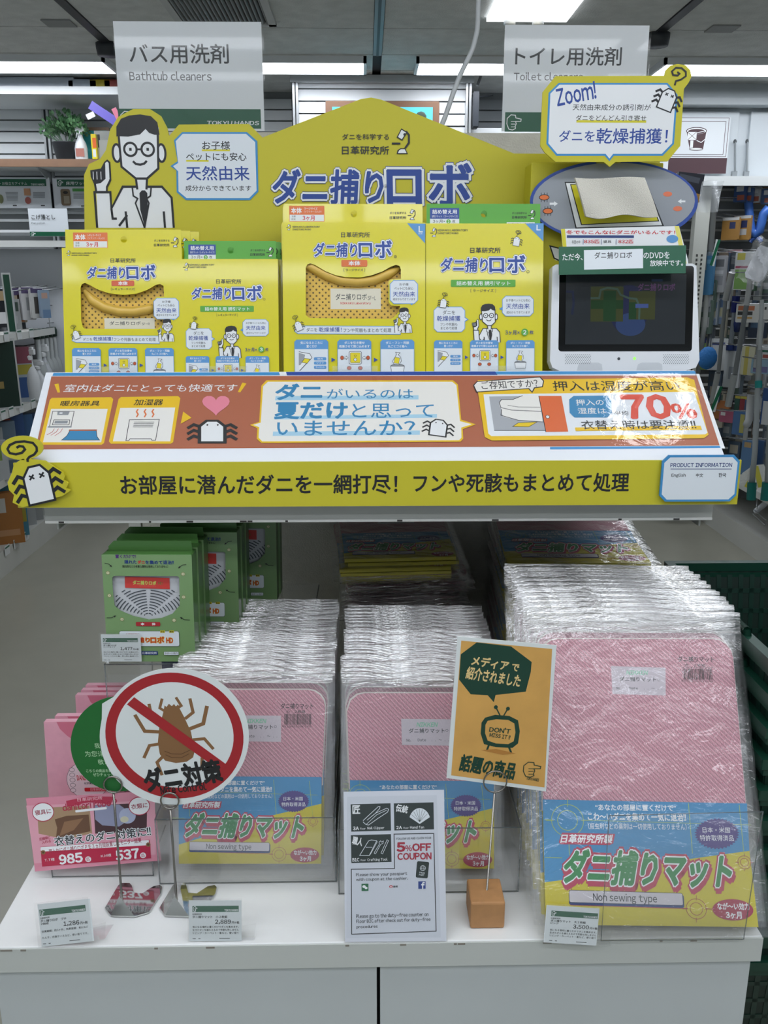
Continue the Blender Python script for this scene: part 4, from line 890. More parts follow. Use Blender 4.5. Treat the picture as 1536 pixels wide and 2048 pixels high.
for i in range(4): p.line([(640-i*2, 322+i*10), (764-i*3, 322+i*10)], 3.5, BLK)
p.poly([(942, 258), (993, 296), (926, 333)], GOLD)
hp = []
for i in range(24):
    a = 2*math.pi*i/24; hp.append((1143+5.3*16*math.sin(a)**3, 212-4.3*(13*math.cos(a)-5*math.cos(2*a)-2*math.cos(3*a)-math.cos(4*a))))
p.poly(hp, mat('#e8889c', .35))
mite(p, 1120, 378, 1.45, 0, False, 14, 'o', 1.7)
p.view(500, 740, 1/3.339)
p.poly([(110, 72), (1355, 72), (1388, 100), (1410, 335), (1508, 366), (1420, 398), (1424, 462), (1405, 482), (75, 490), (45, 462), (50, 392), (0, 370), (62, 350), (76, 108)], GOLD)
p.poly([(120, 82), (1350, 82), (1378, 105), (1402, 345), (1480, 366), (1410, 388), (1412, 455), (1396, 472), (82, 480), (58, 455), (62, 385), (20, 370), (72, 355), (88, 112)], PAP)
p.poly([(172, 178), (1125, 172), (1125, 200), (168, 206)], PCY); p.poly([(162, 312), (1248, 298), (1248, 322), (160, 334)], PCY); p.poly([(155, 415), (1134, 408), (1134, 436), (152, 444)], PCY)
p.text('ダニ', 175, 98, 478, 200, CY, .035); p.text('がいるのは', 514, 128, 1090, 194, CY, .004)
p.text('夏だけ', 170, 222, 648, 328, CY, .035); p.text('と思って', 682, 228, 1228, 322, CY, .004)
p.text('いませんか？', 182, 342, 1104, 440, CY, .008)
mite(p, 1258, 388, 1.15, 8, False, 10, 'o', 1.5)
p.view(920, 740, 1/2.844)
p.poly([(100, 62), (1290, 46), (1330, 60), (1402, 340), (1412, 372), (1385, 392), (180, 405), (140, 385), (102, 130)], GOLD)
p.poly([(133, 142), (1330, 128), (1406, 360), (1392, 370), (178, 380), (160, 365)], mat('#e6ebf0', .35, coat=0))
p.poly([(95, 68), (455, 42), (478, 66), (470, 102), (425, 108), (410, 135), (388, 112), (92, 132), (74, 90)], BLK); p.poly([(98, 72), (452, 47), (472, 68), (465, 97), (420, 103), (409, 126), (392, 107), (96, 127), (80, 92)], PAP)
p.text('ご存知ですか？', 120, 62, 442, 108, BLK, .004, rot=3)
p.text('押入は湿度が高い', 527, 66, 1245, 122, BLK, .006)
p.poly([(165, 155), (447, 150), (487, 350), (194, 350)], mat('#a9adb3', .4)); p.line([(194, 348), (487, 348)], 4, BLK)
p.poly([(222, 190), (236, 172), (300, 172), (355, 148), (448, 150), (470, 300), (330, 290), (245, 270), (232, 240), (236, 228), (224, 210)], PAP)
p.line([(222, 190), (236, 172), (300, 172), (355, 150)], 4, BLK); p.line([(222, 190), (232, 218), (290, 232), (460, 240)], 4, BLK); p.line([(236, 228), (232, 262), (330, 290), (472, 300)], 4, BLK); p.line([(270, 205), (330, 215), (455, 216)], 3, BLK)
p.poly([(330, 305), (438, 300), (390, 328), (298, 326)], mat('#e8c818', .35)); p.line([(330, 305), (438, 300), (390, 328), (298, 326)], 3, BLK, True)
p.poly([(447, 152), (575, 152), (614, 355), (487, 357)], mat('#e06a35', .35)); p.line([(447, 152), (487, 357)], 4, BLK); p.ell(497, 271, 11, 9, WHT, BLK, 3, n=12)
p.poly([(645, 152), (835, 150), (860, 178), (862, 248), (835, 275), (650, 275), (622, 248), (620, 172)], CY)
p.text('押入の', 658, 172, 815, 206, PAP, .004); p.text('湿度は', 668, 220, 828, 254, PAP, .004)
p.text('平均', 876, 238, 955, 262, BLK, 0); p.text('70', 928, 150, 1188, 276, mat('#e0503c', .35), .045); p.text('%', 1205, 198, 1338, 278, mat('#e0503c', .35), .03)
p.poly([(652, 332), (1366, 322), (1374, 345), (656, 352)], GOLD); p.text('衣替え時は要注意!!', 688, 290, 1338, 342, BLK, .004)
p.build('banner_print', TR)
LAM = clearmat('laminate', '#f2f4f6', .01, .04, .04, 30, gloss=1.0)
m = MB(); q_ = [sf.loc(*q) for q in ((71, 899), (1446, 893), (1396, 749), (103, 752))]
m.grid(lambda u, v: (lambda a, b: (a[0]+(b[0]-a[0])*v, a[1]+(b[1]-a[1])*v, (.0045+.0003*noise.noise(Vector((u*9, v*4, 1))))))((q_[0][0]+(q_[1][0]-q_[0][0])*u, q_[0][1]+(q_[1][1]-q_[0][1])*u), (q_[3][0]+(q_[2][0]-q_[3][0])*u, q_[3][1]+(q_[2][1]-q_[3][1])*u)), 60, 8, LAM); m.build('laminate', TR)

# ---- mite cut-out on the left end of the tray
mc, f, p = card('mite_cutout_sign', 'yellow cut-out sign of a white mite with a spiral feeler at the left tray end', 'sign', 20, 880, 140, 1013, Y=YT-.012, body=YELB, th=.004,
    ol=[(28, 928), (44, 918), (60, 918), (90, 922), (126, 945), (130, 952), (127, 960), (137, 966), (132, 977), (141, 981), (125, 992), (110, 996), (45, 1015), (25, 1005), (28, 990), (18, 980), (15, 965), (24, 945)])
m = MB(); m.prism([f.loc(44+42*math.cos(i*math.pi/16), 896+24*math.sin(i*math.pi/16)) for i in range(32)], -.004, 0, YELB); m.prism([f.loc(48, 922), f.loc(62, 922), f.loc(60, 914), f.loc(50, 914)], -.004, .0001, YELB); m.build('curl_disc', mc)
p.view(0, 870, 1/4.096)
def big(q): return q
p.line([(228, 920-700), (225, 200-0+0), (240, 180), (280, 160), (302, 130), (300, 100), (270, 65), (200, 52), (130, 58), (80, 82), (62, 115), (80, 148), (130, 158), (180, 145), (205, 118), (190, 95), (160, 90), (135, 105)], 20, BLK)
p.V0 = (0, 870, 1/4.096); mite(p, 312, 398, 3.25, -13, False, 9, 'x'); p.build('print', mc)
# ---- product information board, right end
pi, f, p = card('information_board', 'small white board with blue border headed PRODUCT INFORMATION at the right tray end', 'sign', 1322, 911, 1476, 1003, Y=YT-.012, body=LBL, th=.004, ch=12)
p.rect(1326, 915, 1472, 999, PWH, ch=11); p.text('PRODUCT INFORMATION', 1341, 926, 1464, 934, NAV, .02); p.line([(1341, 938), (1463, 938)], 1.3, NAV)
p.text('English', 1343, 947, 1371, 955, TXT, .02); p.text('中文', 1392, 947, 1406, 954, TXT, .02); p.text('한국', 1437, 946, 1452, 954, TXT, .02); p.build('print', pi)

# ---- house-shaped yellow backboard
bb, f, p = card('yellow_backboard', 'tall yellow house-shaped backboard with drawn scientist and large blue product title', 'sign', 170, 200, 1320, 745, Y=1.78, lean=2, body=YELB, th=.005,
    ol=[(172, 752), (168, 350), (178, 328), (200, 318), (212, 300), (220, 260), (236, 234), (266, 218), (300, 218), (322, 232), (334, 255), (338, 272), (358, 249), (498, 248), (525, 275), (722, 198), (742, 195), (762, 199), (1028, 307), (1320, 309), (1320, 752)])
doctor(p, 180, 215, 1/2.743)
p.view(0, 0, 1/2.743)
p.poly([(1000, 725), (1355, 725), (1412, 775), (1418, 1052), (1372, 1098), (1020, 1098), (970, 1055), (968, 935), (935, 912), (975, 885), (955, 770)], LBL)
p.poly([(1003, 735), (1350, 735), (1400, 780), (1408, 1046), (1367, 1087), (1024, 1087), (980, 1050), (978, 940), (950, 912), (978, 895), (965, 775)], PWH)
p.rect(1108, 820, 1262, 830, mat('#d8cf30')); p.rect(1022, 878, 1145, 888, mat('#d8cf30'))
p.text('お子様', 1110, 775, 1262, 822, TXT, .01); p.text('ペットにも安心', 1022, 838, 1352, 882, TXT, .01); p.text('天然由来', 1022, 912, 1368, 990, BLU, .012); p.text('成分からできています', 1018, 1018, 1378, 1048, TXT, .01)
p.view(500, 0, 1/2.743)
p.text('ダニを科学する', 506, 735, 762, 768, TXT, .01); p.text('日革研究所', 505, 802, 762, 848, TXT, .014); scope(p, 778, 705, 2.6)
logo(p, 128, 902, 1210, 1130, .9)
p.build('print', bb)

# ---- product boxes
def steps(p, x0, y0, s, n3=True):
    """row of three instruction panels; unit drawing 1200 x 320 in the zoomed picture of the large box"""
    V = p.V0; p.view(V[0]+x0*V[2], V[1]+y0*V[2], s*V[2])
    for i, (a, tx) in enumerate(((0, ('気になるところに', '置くだけ')), (425, ('ダニを引き寄せ', '乾燥させて閉じ込めます')), (850, ('ダニ・フン・死骸', '丸ごとゴミ箱へ')))):
        p.rect(a, 0, a+335, 420, PBL, ch=22); p.rect(a+5, 95, a+330, 415, PWH)
        w = (200, 180, 210)[i]; p.text(tx[0], a+168-w/2-10, 18, a+168+w/2+10, 45, WHT, .02); w = (100, 300, 190)[i]; p.text(tx[1], a+168-w/2, 54, a+168+w/2, 80, WHT, .02)
    p.poly([(365, 178), (405, 200), (365, 222)], BLU); p.poly([(785, 178), (825, 200), (785, 222)], BLU)
    p.poly([(42, 120), (150, 140), (172, 180), (45, 300)], WHT); p.line([(42, 120), (150, 140), (172, 180), (50, 310)], 5, BLK); p.poly([(42, 130), (105, 150), (95, 190), (60, 250), (42, 255)], mat('#9a9ea4'))
    p.poly([(100, 185), (155, 195), (125, 235), (72, 225)], mat('#e6d41c')); p.line([(100, 185), (155, 195), (125, 235), (72, 225)], 4, BLK, True)
    for k, t in enumerate(('寝具', 'ソファ', 'カーペット')): p.rect(192, 175+k*42, 314, 205+k*42, PBL, rnd=10); p.text(t, 225-k*8, 182+k*42, 280+k*8, 198+k*42, WHT, .01)
    p.rect(540, 118, 662, 242, WHT, rnd=14, line=BLK, lw=5); p.rect(552, 130, 650, 230, mat('#e6d41c'), rnd=8, line=BLK, lw=3); p.ell(601, 198, 15, 16, WHT, BLK, 4, n=10); p.ell(601, 160, 12, 7, None, BLK, 3, n=10)
    for cx in (470, 727): p.ell(cx, 180, 17, 20, mat('#c4562c'), BLK, 3, n=10)
    for cx in (540, 650): p.ell(cx, 282, 22, 18, mat('#c4562c'), BLK, 3, n=10)
    p.poly([(497, 172), (512, 172), (512, 162), (530, 180), (512, 198), (512, 188), (497, 188)], WHT); p.line([(497, 172), (512, 172), (512, 162), (530, 180), (512, 198), (512, 188), (497, 188)], 3, BLK, True)
    p.poly([(705, 172), (690, 172), (690, 162), (672, 180), (690, 198), (690, 188), (705, 188)], WHT); p.line([(705, 172), (690, 172), (690, 162), (672, 180), (690, 198), (690, 188), (705, 188)], 3, BLK, True)
    p.ell(1018, 262, 68, 17, mat('#8b8f92'), BLK, 4); p.poly([(952, 268), (1084, 268), (1075, 330), (962, 330)], WHT); p.line([(950, 266), (962, 330), (1075, 330), (1086, 266)], 4, BLK)
    p.poly([(1000, 165), (1010, 145), (1000, 125), (1045, 130), (1025, 150), (1050, 175), (1055, 215), (1030, 250), (985, 245), (968, 215)], WHT); p.line([(1000, 165), (1010, 145), (1000, 125), (1045, 130), (1025, 150), (1050, 175), (1055, 215), (1030, 250), (985, 245), (968, 215)], 4, BLK, True)
    p.rect(988, 178, 1036, 236, mat('#e6d41c'), rot=-10, line=BLK, lw=3)
    p.V0 = V
DOTM = None
def perfmat():
    global DOTM
    if DOTM: return DOTM
    m = bpy.data.materials.new('perforated_tan_sheet'); m.use_nodes = True; nt = m.node_tree; b = nt.nodes['Principled BSDF']; b.inputs['Roughness'].default_value = .5
    tc = nt.nodes.new('ShaderNodeTexCoord'); mp = nt.nodes.new('ShaderNodeMapping'); mp.inputs['Scale'].default_value = (125, 125, 0); mp.inputs['Rotation'].default_value = (0, 0, .78)
    v = nt.nodes.new('ShaderNodeTexVoronoi'); v.inputs['Randomness'].default_value = 0.05; v.inputs['Scale'].default_value = 1
    r = nt.nodes.new('ShaderNodeMath'); r.operation = 'GREATER_THAN'; r.inputs[1].default_value = .22
    x = nt.nodes.new('ShaderNodeMix'); x.data_type = 'RGBA'; x.inputs[6].default_value = lin('#6a5424'); x.inputs[7].default_value = lin('#e0b84e')
    L = nt.links.new; L(tc.outputs['Object'], mp.inputs[0]); L(mp.outputs[0], v.inputs['Vector']); L(v.outputs['Distance'], r.inputs[0]); L(r.outputs[0], x.inputs[0]); L(x.outputs[2], b.inputs['Base Color'])
    DOTM = m; return m
YBX = 1.60; LB = 11
ZL = zt-.012
STK = mat('#b9c92a', .3)
def prodbox(name, label, x0, y0, x1, tab, th, green=False, win=None, sx=0):
    """carton standing on the tray ledge: x0..x1, top edge y0, hang tab up to y = tab"""
    f0 = Fr(atY((x0+x1)/2, 748, YBX), LB); dz = (ZL-f0.O.z); O = Vector((f0.O.x, YBX, ZL+.0005)); fr = Fr(O, LB)
    t = thing(name, label, 'box', fr.M)
    q = Pr(fr); c, ku, kv = q.K((x0+x1)/2, (y0+745)/2); hw = (x1-x0)*ku/2; top = fr.loc((x0+x1)/2, y0)[1]
    cx = c[0]
    ol = [(cx-hw, 0), (cx+hw, 0), (cx+hw, top), (cx-hw, top)]
    b = MB(); hole = [[fr.loc(*z) for z in win]] if win else []
    b.prism(ol, -.0012, 0, YEL, holes=hole, side=YEL)
    sd = MB(); sd.prism([(cx-hw, 0), (cx+hw, 0), (cx+hw, top), (cx-hw, top)], -th, -th+.001, YEL)
    b.box(cx-hw, 0, -th, cx-hw+.0008, top, -.0012, YEL); b.box(cx+hw-.0008, 0, -th, cx+hw, top, -.0012, YEL); b.box(cx-hw, top-.0008, -th, cx+hw, top, -.0012, YEL); b.v += []; b.add(sd.v, sd.f, YEL)
    b.build('carton', t)
    ty = fr.loc((x0+x1)/2, tab)[1]; hcx = fr.loc((x0+x1)/2-2, tab+20)
    hole2 = [[(cx-.0+.0075*math.cos(a)*.8, top+(ty-top)*.52+.0075*.8*math.sin(a)) for a in [i*math.pi/6 for i in range(12)]]]
    tb = MB(); tb.prism([(cx-hw+.002, top-.01), (cx+hw-.004, top-.01), (cx+hw-.004, ty), (cx-hw+.002, ty)], -th*.5-.0006, -th*.5, GRN if green else YEL, holes=hole2)
    tb.build('hang_tab', t)
    p = Pr(fr); pt = Pr(fr, -th*.5+2e-4)
    return t, fr, p, pt
# C: large boxed mat with a window
wn = [(600, 700), (598, 645), (1, 1)]
def zc(*q): return [(550+a/4.955, 400+b/4.955) for a, b in q]
WIN = zc((305, 1140), (305, 670), (320, 640), (350, 628), (400, 645), (500, 705), (600, 745), (700, 765), (850, 767), (950, 748), (1060, 710), (1150, 660), (1200, 642), (1235, 655), (1247, 690), (1247, 780), (1140, 788), (1125, 810), (1125, 1010), (1150, 1045), (1240, 1050), (1225, 1110), (1190, 1150), (1150, 1180), (345, 1170))
t, fr, p, pt = prodbox('mat_case_box', 'large yellow window box of the tan perforated mite trap case, SF-L tag', 566, 445, 851, 403, .03, win=WIN)
def innards(t, fr, Z, label_xy, tag_, sub=True, roll_pts=None):
    m = MB(); q = [fr.loc(*z) for z in Z((285, 1190), (1300, 1190), (1300, 610), (285, 610))]; m.prism(q, -.024, -.012, perfmat()); m.build('perforated_case', t)
    if roll_pts:
        m = MB(); pa = [fr.loc(*z) for z in Z(*roll_pts)]; m.tube([(u, v, -.010) for u, v in pa], [.004]+[.009]*(len(pa)-2)+[.004], mat('#d9b24c', .4, coat=.3), 10); m.build('rolled_edge', t)
    p2 = Pr(fr, -.0118); x0, y0, x1, y1 = label_xy; (px0, py0), (px1, py1) = Z((x0, y0), (x1, y1)); p2.rect(px0, py0, px1, py1, mat('#dfdac6', .5)); w = px1-px0; h = py1-py0
    p2.text('ダニ捕りロボ', px0+w*.1, py0+h*.25, px0+w*.72, py0+h*.56, TXT, .008); p2.text(tag_, px0+w*.74, py0+h*.36, px0+w*.9, py0+h*.56, TXT, .004)
    if sub: p2.text('NIKKAKU Laboratory', px0+w*.2, py0+h*.66, px0+w*.8, py0+h*.8, RED, .02)
    p2.build('cloth_label', t)
innards(t, fr, zc, (548, 865, 1050, 1070), 'SF-L', True, ((300, 640), (360, 655), (500, 735), (650, 790), (820, 805), (980, 785), (1130, 720), (1240, 665)))
def boxfront(p, pt, Z0, big=True, wide=1.0):
    pass
def headprint(pt, x0, y0, k, txt2='ラージサイズ', txt3='（ソフトケース入り）', green=False, num='2'):
    """sticker and maker's mark on the hang tab; x0,y0 tab's top left, k = px per unit"""
    pt.view(x0, y0, k)
    if not green:
        pt.rect(11, 6, 82, 38, ORG, rnd=1); pt.rect(12, 24, 81, 37, PWH); pt.text('本体', 15, 10, 36, 21, WHT, .03); pt.text(txt2, 41, 9, 68, 14, WHT, .01); pt.text(txt3, 41, 15.5, 76, 20, WHT, 0)
        pt.text('効果', 16, 25.5, 24, 29.5, TXT, 0); pt.text('目安', 16, 31, 24, 35, TXT, 0); pt.text('3ヶ月', 38, 26, 62, 35.5, RED, .02)
    else:
        pt.rect(9, 8, 69, 30, BLU); pt.rect(9, 30, 69, 44, PWH); pt.text('詰め替え用', 14, 11, 64, 20, WHT, .02); pt.text('誘引マット（'+txt2+'）', 13, 22.5, 66, 27.5, WHT, 0)
        pt.text('3ヶ月×', 15, 32, 40, 38.5, TXT, .01); pt.ell(47, 35.5, 4.5, 4.5, GRN, n=12); pt.text(num, 45.5, 33, 48.7, 38, WHT, .02); pt.text('枚', 55, 32, 61, 38.5, TXT, .01)
def maker(pt, x0, y0, k):
    pt.view(x0, y0, k); pt.text('ダニを科学する', 0, 3, 33, 8, TXT, .01); pt.text('日革研究所', 0, 12, 33, 18, TXT, .015); scope(pt, 36, -3, .42)
headprint(pt, 566, 401, 1); maker(pt, 780, 416, 1); pt.build('tab_print', t)
def facebits(p, zoom, L=True):
    """large box lettering, coordinates of the enlarged picture"""
    p.view(*zoom)
    scope(p, 112, 238, .95*1.2) if L else None
    p.text('NIKKAKU LABORATORY', 175, 258, 445, 275, TXT, .02); p.text('DANITORI ROBO', 175, 284, 358, 300, TXT, .02)
facebits(p, (550, 400, 1/4.955))
p.poly([(1310, 232), (1490, 236), (1486, 430)], PBL); p.text('L', 1425, 260, 1462, 318, WHT, .03); p.text('SIZE', 1420, 326, 1462, 340, WHT, .01)
p.text('日革研究所', 655, 320, 940, 372, TXT, .012); logo(p, 385, 405, 1155, 572)
p.ell(1193, 562, 13, 13, None, TXT, 3, n=12); p.text('R', 1187, 554, 1199, 570, TXT, 0)
p.rect(658, 595, 915, 662, ORG, rnd=12); p.text('本体', 730, 605, 845, 648, WHT, .03); p.text('［ ラージサイズ ］', 680, 680, 892, 708, TXT, .008)
def askbubble(p):
    p.rect(1140, 798, 1415, 1028, PWH, ch=36, line=PBL, lw=6); p.poly([(1335, 1026), (1372, 1026), (1355, 1044)], PBL)
    p.text('お子様', 1232, 825, 1322, 850, TXT, .01); p.text('ペットにも安心', 1182, 862, 1370, 892, TXT, .008); p.text('天然由来', 1168, 908, 1388, 958, BLU, .01); p.text('成分からできています', 1168, 972, 1390, 996, TXT, .01)
askbubble(p)
p.poly([(200, 1252), (240, 1245), (1245, 1250), (1245, 1335), (225, 1328), (195, 1305)], PBL); p.poly([(203, 1258), (242, 1251), (1242, 1256), (1242, 1329), (228, 1322), (200, 1302)], PWH)
p.text('ダニを', 312, 1268, 418, 1305, TXT, .008); p.text('乾燥捕獲！', 435, 1262, 660, 1308, BLU, .012); p.text('フンや死骸もまとめて処理', 678, 1272, 1152, 1312, TXT, .008)
doctor(p, 1172, 1050, .405); mite(p, 233, 1250, .95, -22, True, 6, 'o')
steps(p, 195, 1385, 1)
p.build('print', t)
CB = t
# A: regular boxed mat with a window
def za(*q): return [(80+a/5.486, 440+b/5.486) for a, b in q]
WA = za((470, 1175), (450, 1100), (445, 740), (460, 705), (490, 690), (540, 712), (640, 765), (760, 805), (920, 822), (1060, 808), (1180, 765), (1270, 712), (1320, 702), (1355, 725), (1362, 840), (1280, 845), (1248, 880), (1248, 1010), (1270, 1070), (1370, 1080), (1340, 1150), (1290, 1195), (500, 1195))
t, fr, p, pt = prodbox('mat_case_box', 'yellow window box with the SF-R tag at the left end of the row', 127, 496, 366, 455, .03, win=WA)
def zaa(*q): return za(*[(a*1.02+120, b*1.05-20) for a, b in q])
innards(t, fr, zaa, (555, 1035, 1100, 1165), 'SF-R', False, ((340, 745), (430, 850), (560, 925), (720, 965), (880, 970), (1050, 940), (1120, 920)))
headprint(pt, 130, 455, .98, 'レギュラーサイズ'); maker(pt, 304, 472, .95); pt.build('tab_print', t)
p.view(80, 440, 1/5.486); scope(p, 288, 330, 1.2); p.text('NIKKAKU LABORATORY', 350, 356, 625, 372, TXT, .02); p.text('DANITORI ROBO', 350, 380, 540, 395, TXT, .02)
p.text('日革研究所', 775, 420, 1050, 468, TXT, .012); logo(p, 520, 495, 1265, 652); p.rect(785, 665, 1035, 725, mat('#d8623c', .35), rnd=12); p.text('本体', 860, 675, 962, 715, WHT, .03); p.text('［レギュラーサイズ］', 780, 745, 1042, 772, TXT, .008)
p.view(80+110/5.486, 440+60/5.486, 1/5.486); askbubble(p)
p.view(80+150/5.486, 440+25/5.486, 1/5.486)
p.poly([(210, 1252), (240, 1240), (1165, 1245), (1165, 1335), (245, 1322), (200, 1300)], PBL); p.poly([(213, 1258), (242, 1246), (1162, 1251), (1162, 1329), (248, 1316), (206, 1298)], PWH)
p.text('ダニを', 322, 1268, 425, 1300, TXT, .006); p.text('乾燥捕獲！', 438, 1258, 652, 1302, BLU, .012); p.text('フンや死骸もまとめて処理', 662, 1268, 1120, 1306, TXT, .006)
doctor(p, 1140, 1045, .4); mite(p, 250, 1235, .95, -22, True, 6, 'o'); steps(p, 210, 1382, .94); p.build('print', t)
AB = t
# refill boxes
def refill(name, label, x0, y0, x1, tab, Lg, zoomD, num, sz):
    t, fr, p, pt = prodbox(name, label, x0, y0, x1, tab, .022, green=True)
    k = (x1-x0)/235
    headprint(pt, x0, tab+(1 if Lg else 0), .98 if Lg else .92, sz, green=True, num=num); maker(pt, x1-(60 if Lg else 58), tab+14, .9)
    pt.rect(-12, 26, 51, 33, PWH, rnd=1); pt.text('ダニ捕りロボ '+sz+'対応', -9, 27.3, 48, 31.6, TXT, 0); pt.build('tab_print', t)
    p.view(*zoomD)
    # enlarged coordinates of the large refill box: 840..1450 x 175..960
    scope(p, 848, 198, .95); p.text('NIKKAKU LABORATORY', 888, 208, 1048, 219, TXT, .02); p.text('DANITORI ROBO', 888, 224, 998, 234, TXT, .02)
    if Lg:
        p.poly([(1352, 178), (1449, 176), (1447, 272)], PBL); p.text('L', 1412, 186, 1432, 213, WHT, .03); mite(p, 1306, 272, .5, 10, True, 7, 'o')
    p.text('日革研究所', 1060, 305, 1220, 334, TXT, .012); logo(p, 905, 348, 1350, 438); p.ell(1366, 433, 7, 7, None, TXT, 1.6, n=10)
    p.rect(958, 476, 1300, 513, GRN, rnd=5); p.text('詰め替え用 誘引マット', 988, 483, 1272, 506, WHT, .015); p.text('［ '+sz+' ］', 1062, 525, 1196, 542, TXT, .006)
    p.rect(868, 620, 1032, 752, PWH, ch=18, line=PBL, lw=3); p.poly([(1030, 672), (1052, 686), (1030, 700)], PBL); p.poly([(1028, 676), (1044, 686), (1028, 696)], PWH)
    p.text('ダニを', 915, 638, 980, 660, TXT, .006); p.text('乾燥捕獲', 884, 667, 1008, 695, BLU, .01); p.text('フンや死骸も', 902, 704, 992, 720, TXT, .006); p.text('まとめて処理', 904, 725, 990, 740, TXT, .006)
    p.rect(1230, 562, 1394, 668, PWH, ch=18, line=PBL, lw=3); p.poly([(1232, 618), (1213, 630), (1232, 640)], PBL)
    p.text('お子様ペットにも安心', 1250, 578, 1378, 592, TXT, .006); p.text('天然由来', 1250, 602, 1374, 630, BLU, .01); p.text('成分からできています', 1252, 642, 1376, 656, TXT, .006)
    doctor(p, 1068, 590, .33); mite(p, 918, 600, .48, 8, True, 7, 'o')
    p.text('3ヶ月×', 1245, 744, 1320, 768, NAV, .015); p.ell(1348, 754, 19, 19, GRN, n=16); p.text(num, 1340, 744, 1356, 765, WHT, .03); p.text('枚', 1374, 744, 1394, 764, NAV, .02)
    V = p.V0; steps(p, 868, 797, .435*1.03); p.build('print', t); return t
DB = refill('refill_mat_box', 'large refill box with green hang tab, beside the video player', 852, 447, 1086, 404, True, (540, 380, 1/2.648), '2', 'ラージサイズ')
kB = 195/235
BB = refill('refill_mat_box', 'smaller refill box with green hang tab, second from the left in the row', 366, 518, 557, 479, False, (366-846/2.648*kB-.5, 518-176/2.648*kB, kB/2.648), '3', 'レギュラーサイズ')
# spare cartons behind the front ones
for src, n, dx, dz, lab in ((AB, 2, .010, 0, 'spare yellow window box standing right behind the SF-R box'), (BB, 2, .004, 0, 'spare refill box standing behind the smaller refill box'),
                            (CB, 2, -.004, 0, 'spare yellow window box behind the SF-L box'), (DB, 2, .003, 0, 'spare refill box standing behind the large refill box')):
    for i in range(n):
        c = copy_tree(src, None, lab); c.location = c.location+Vector((dx*(i+1), .034*(i+1), 0)); c['group'] = lab.replace('spare ', 'spares: ')
# clear clips holding the cartons
CLR = clearmat('clear_clip', '#dfe8ee', .06, .04, gloss=1.6)
for i, (a, b_) in enumerate(((172, 275), (405, 495), (665, 755), (955, 1050))):
    m = MB(); q0 = atY(a, 740, YBX-.006); q1 = atY(b_, 740, YBX-.006); z0 = ZL-.004
    m.box(q0.x, YBX-.012, z0, q1.x, YBX-.011, z0+.024, CLR); m.obox([(q0.x, YBX-.030, z0+.002), (q1.x, YBX-.030, z0+.002), (q0.x, YBX-.011, z0+.002), (q1.x, YBX-.011, z0+.002), (q0.x, YBX-.030, z0+.003), (q1.x, YBX-.030, z0+.003), (q0.x, YBX-.011, z0+.003), (q1.x, YBX-.011, z0+.003)], CLR)
    tag(m.build('clear_clip'), 'clear plastic stop clip in front of the %s' % ('SF-R window box', 'smaller refill box', 'SF-L window box', 'large refill box')[i], 'clip')

# ---- yellow riser, ellipse board, felt mat
rz = ZL; rL = atY(1048, 600, 1.72); rR = atY(1300, 600, 1.72); rT = atY(1170, 328, 1.72).z
rs = thing('yellow_riser', 'plain yellow cardboard riser behind the video player', 'display stand', (rL.x, 1.72, rz))
m = MB(); m.box(rL.x, 1.70, rz, rR.x, 1.765, rT, YELB); o = m.build('riser_box', rs, True, .002)
fq = Fr(Vector((rL.x, 1.70, rz))); p = Pr(fq); p.poly([(1098, 492), (1110, 520), (1132, 525), (1132, 500)], WHT); p.line([(1132, 500), (1100, 492), (1108, 516), (1120, 522), (1132, 524)], 2.5, BLK)
p.v = [tuple(rs.matrix_basis.inverted() @ (fq.M @ Vector(q))) for q in p.v]; p.build('print', rs)
GG = mat('#9a9fa6', .12, coat=.6)
el, fe, p = card('oval_board', 'grey oval board with blue rim showing felt mat and orange mites', 'sign', 1060, 322, 1396, 487, Y=1.675, lean=3, th=.003, body=BLU, ol=[(1228+168*math.cos(a), 403+83*math.sin(a)) for a in [i*math.pi/28 for i in range(56)]])
p.ell(1228, 403, 162, 77, GG, n=48)
p.view(976, 0, 1/2.743)
p.poly([(420, 998), (870, 1000), (965, 1240), (480, 1255)], BLK); p.poly([(427, 1004), (866, 1006), (955, 1236), (486, 1248)], WHT)
p.poly([(450, 1010), (860, 1010), (940, 1215), (510, 1235)], BLK); p.poly([(456, 1014), (856, 1014), (932, 1210), (515, 1230)], mat('#d4cc2a', .4))
for cx, cy in ((308, 1083), (328, 1158)):
    for k in (-16, 0, 16): p.line([(cx+k, cy-26), (cx+k, cy+26)], 3, BLK)
    p.ell(cx, cy, 29, 17, BLK, n=14); p.ell(cx, cy, 25, 13, ORG, n=14)
for cx, cy in ((985, 1065), (1040, 1145)): p.ell(cx, cy, 25, 14, mat('#e07a58', .35), n=14)
p.poly([(338, 1112), (362, 1112), (362, 1104), (383, 1118), (362, 1132), (362, 1124), (338, 1124)], WHT); p.poly([(1082, 1100), (1060, 1100), (1060, 1092), (1040, 1105), (1060, 1118), (1060, 1110), (1082, 1110)], WHT)
p.build('print', el)
for d in (.05,):
    m = MB(); m.box(-.02, .02, -.035, .02, .06, -.003, YELB); m.build('mount_block', el)
ff_ = Fr(atY(1225, 440, 1.655), 0)
def felt(u, v, s):
    x0 = 467+v*0; L_ = (467+60*(1-v))*1.0; R_ = 848+72*(1-v); x = L_+(R_-L_)*u; y = 980+(1190-980)*(1-v)+10*math.sin(u*9)*(1-v)+4*math.sin(u*6)
    lu = ff_.loc(976+x/2.743, y/2.743); n = .003*math.sin(u*7+v*3)+.006
    return (lu[0], lu[1], n*1+(s*.0045)+.004)
FELT = mat('#e6e2d6', .9, bump=.5, bscale=700)
m = MB(); m.grid(lambda u, v: felt(u, v, 1), 20, 10, FELT); m.grid(lambda u, v: felt(1-u, v, -1), 20, 10, FELT)
eg = []
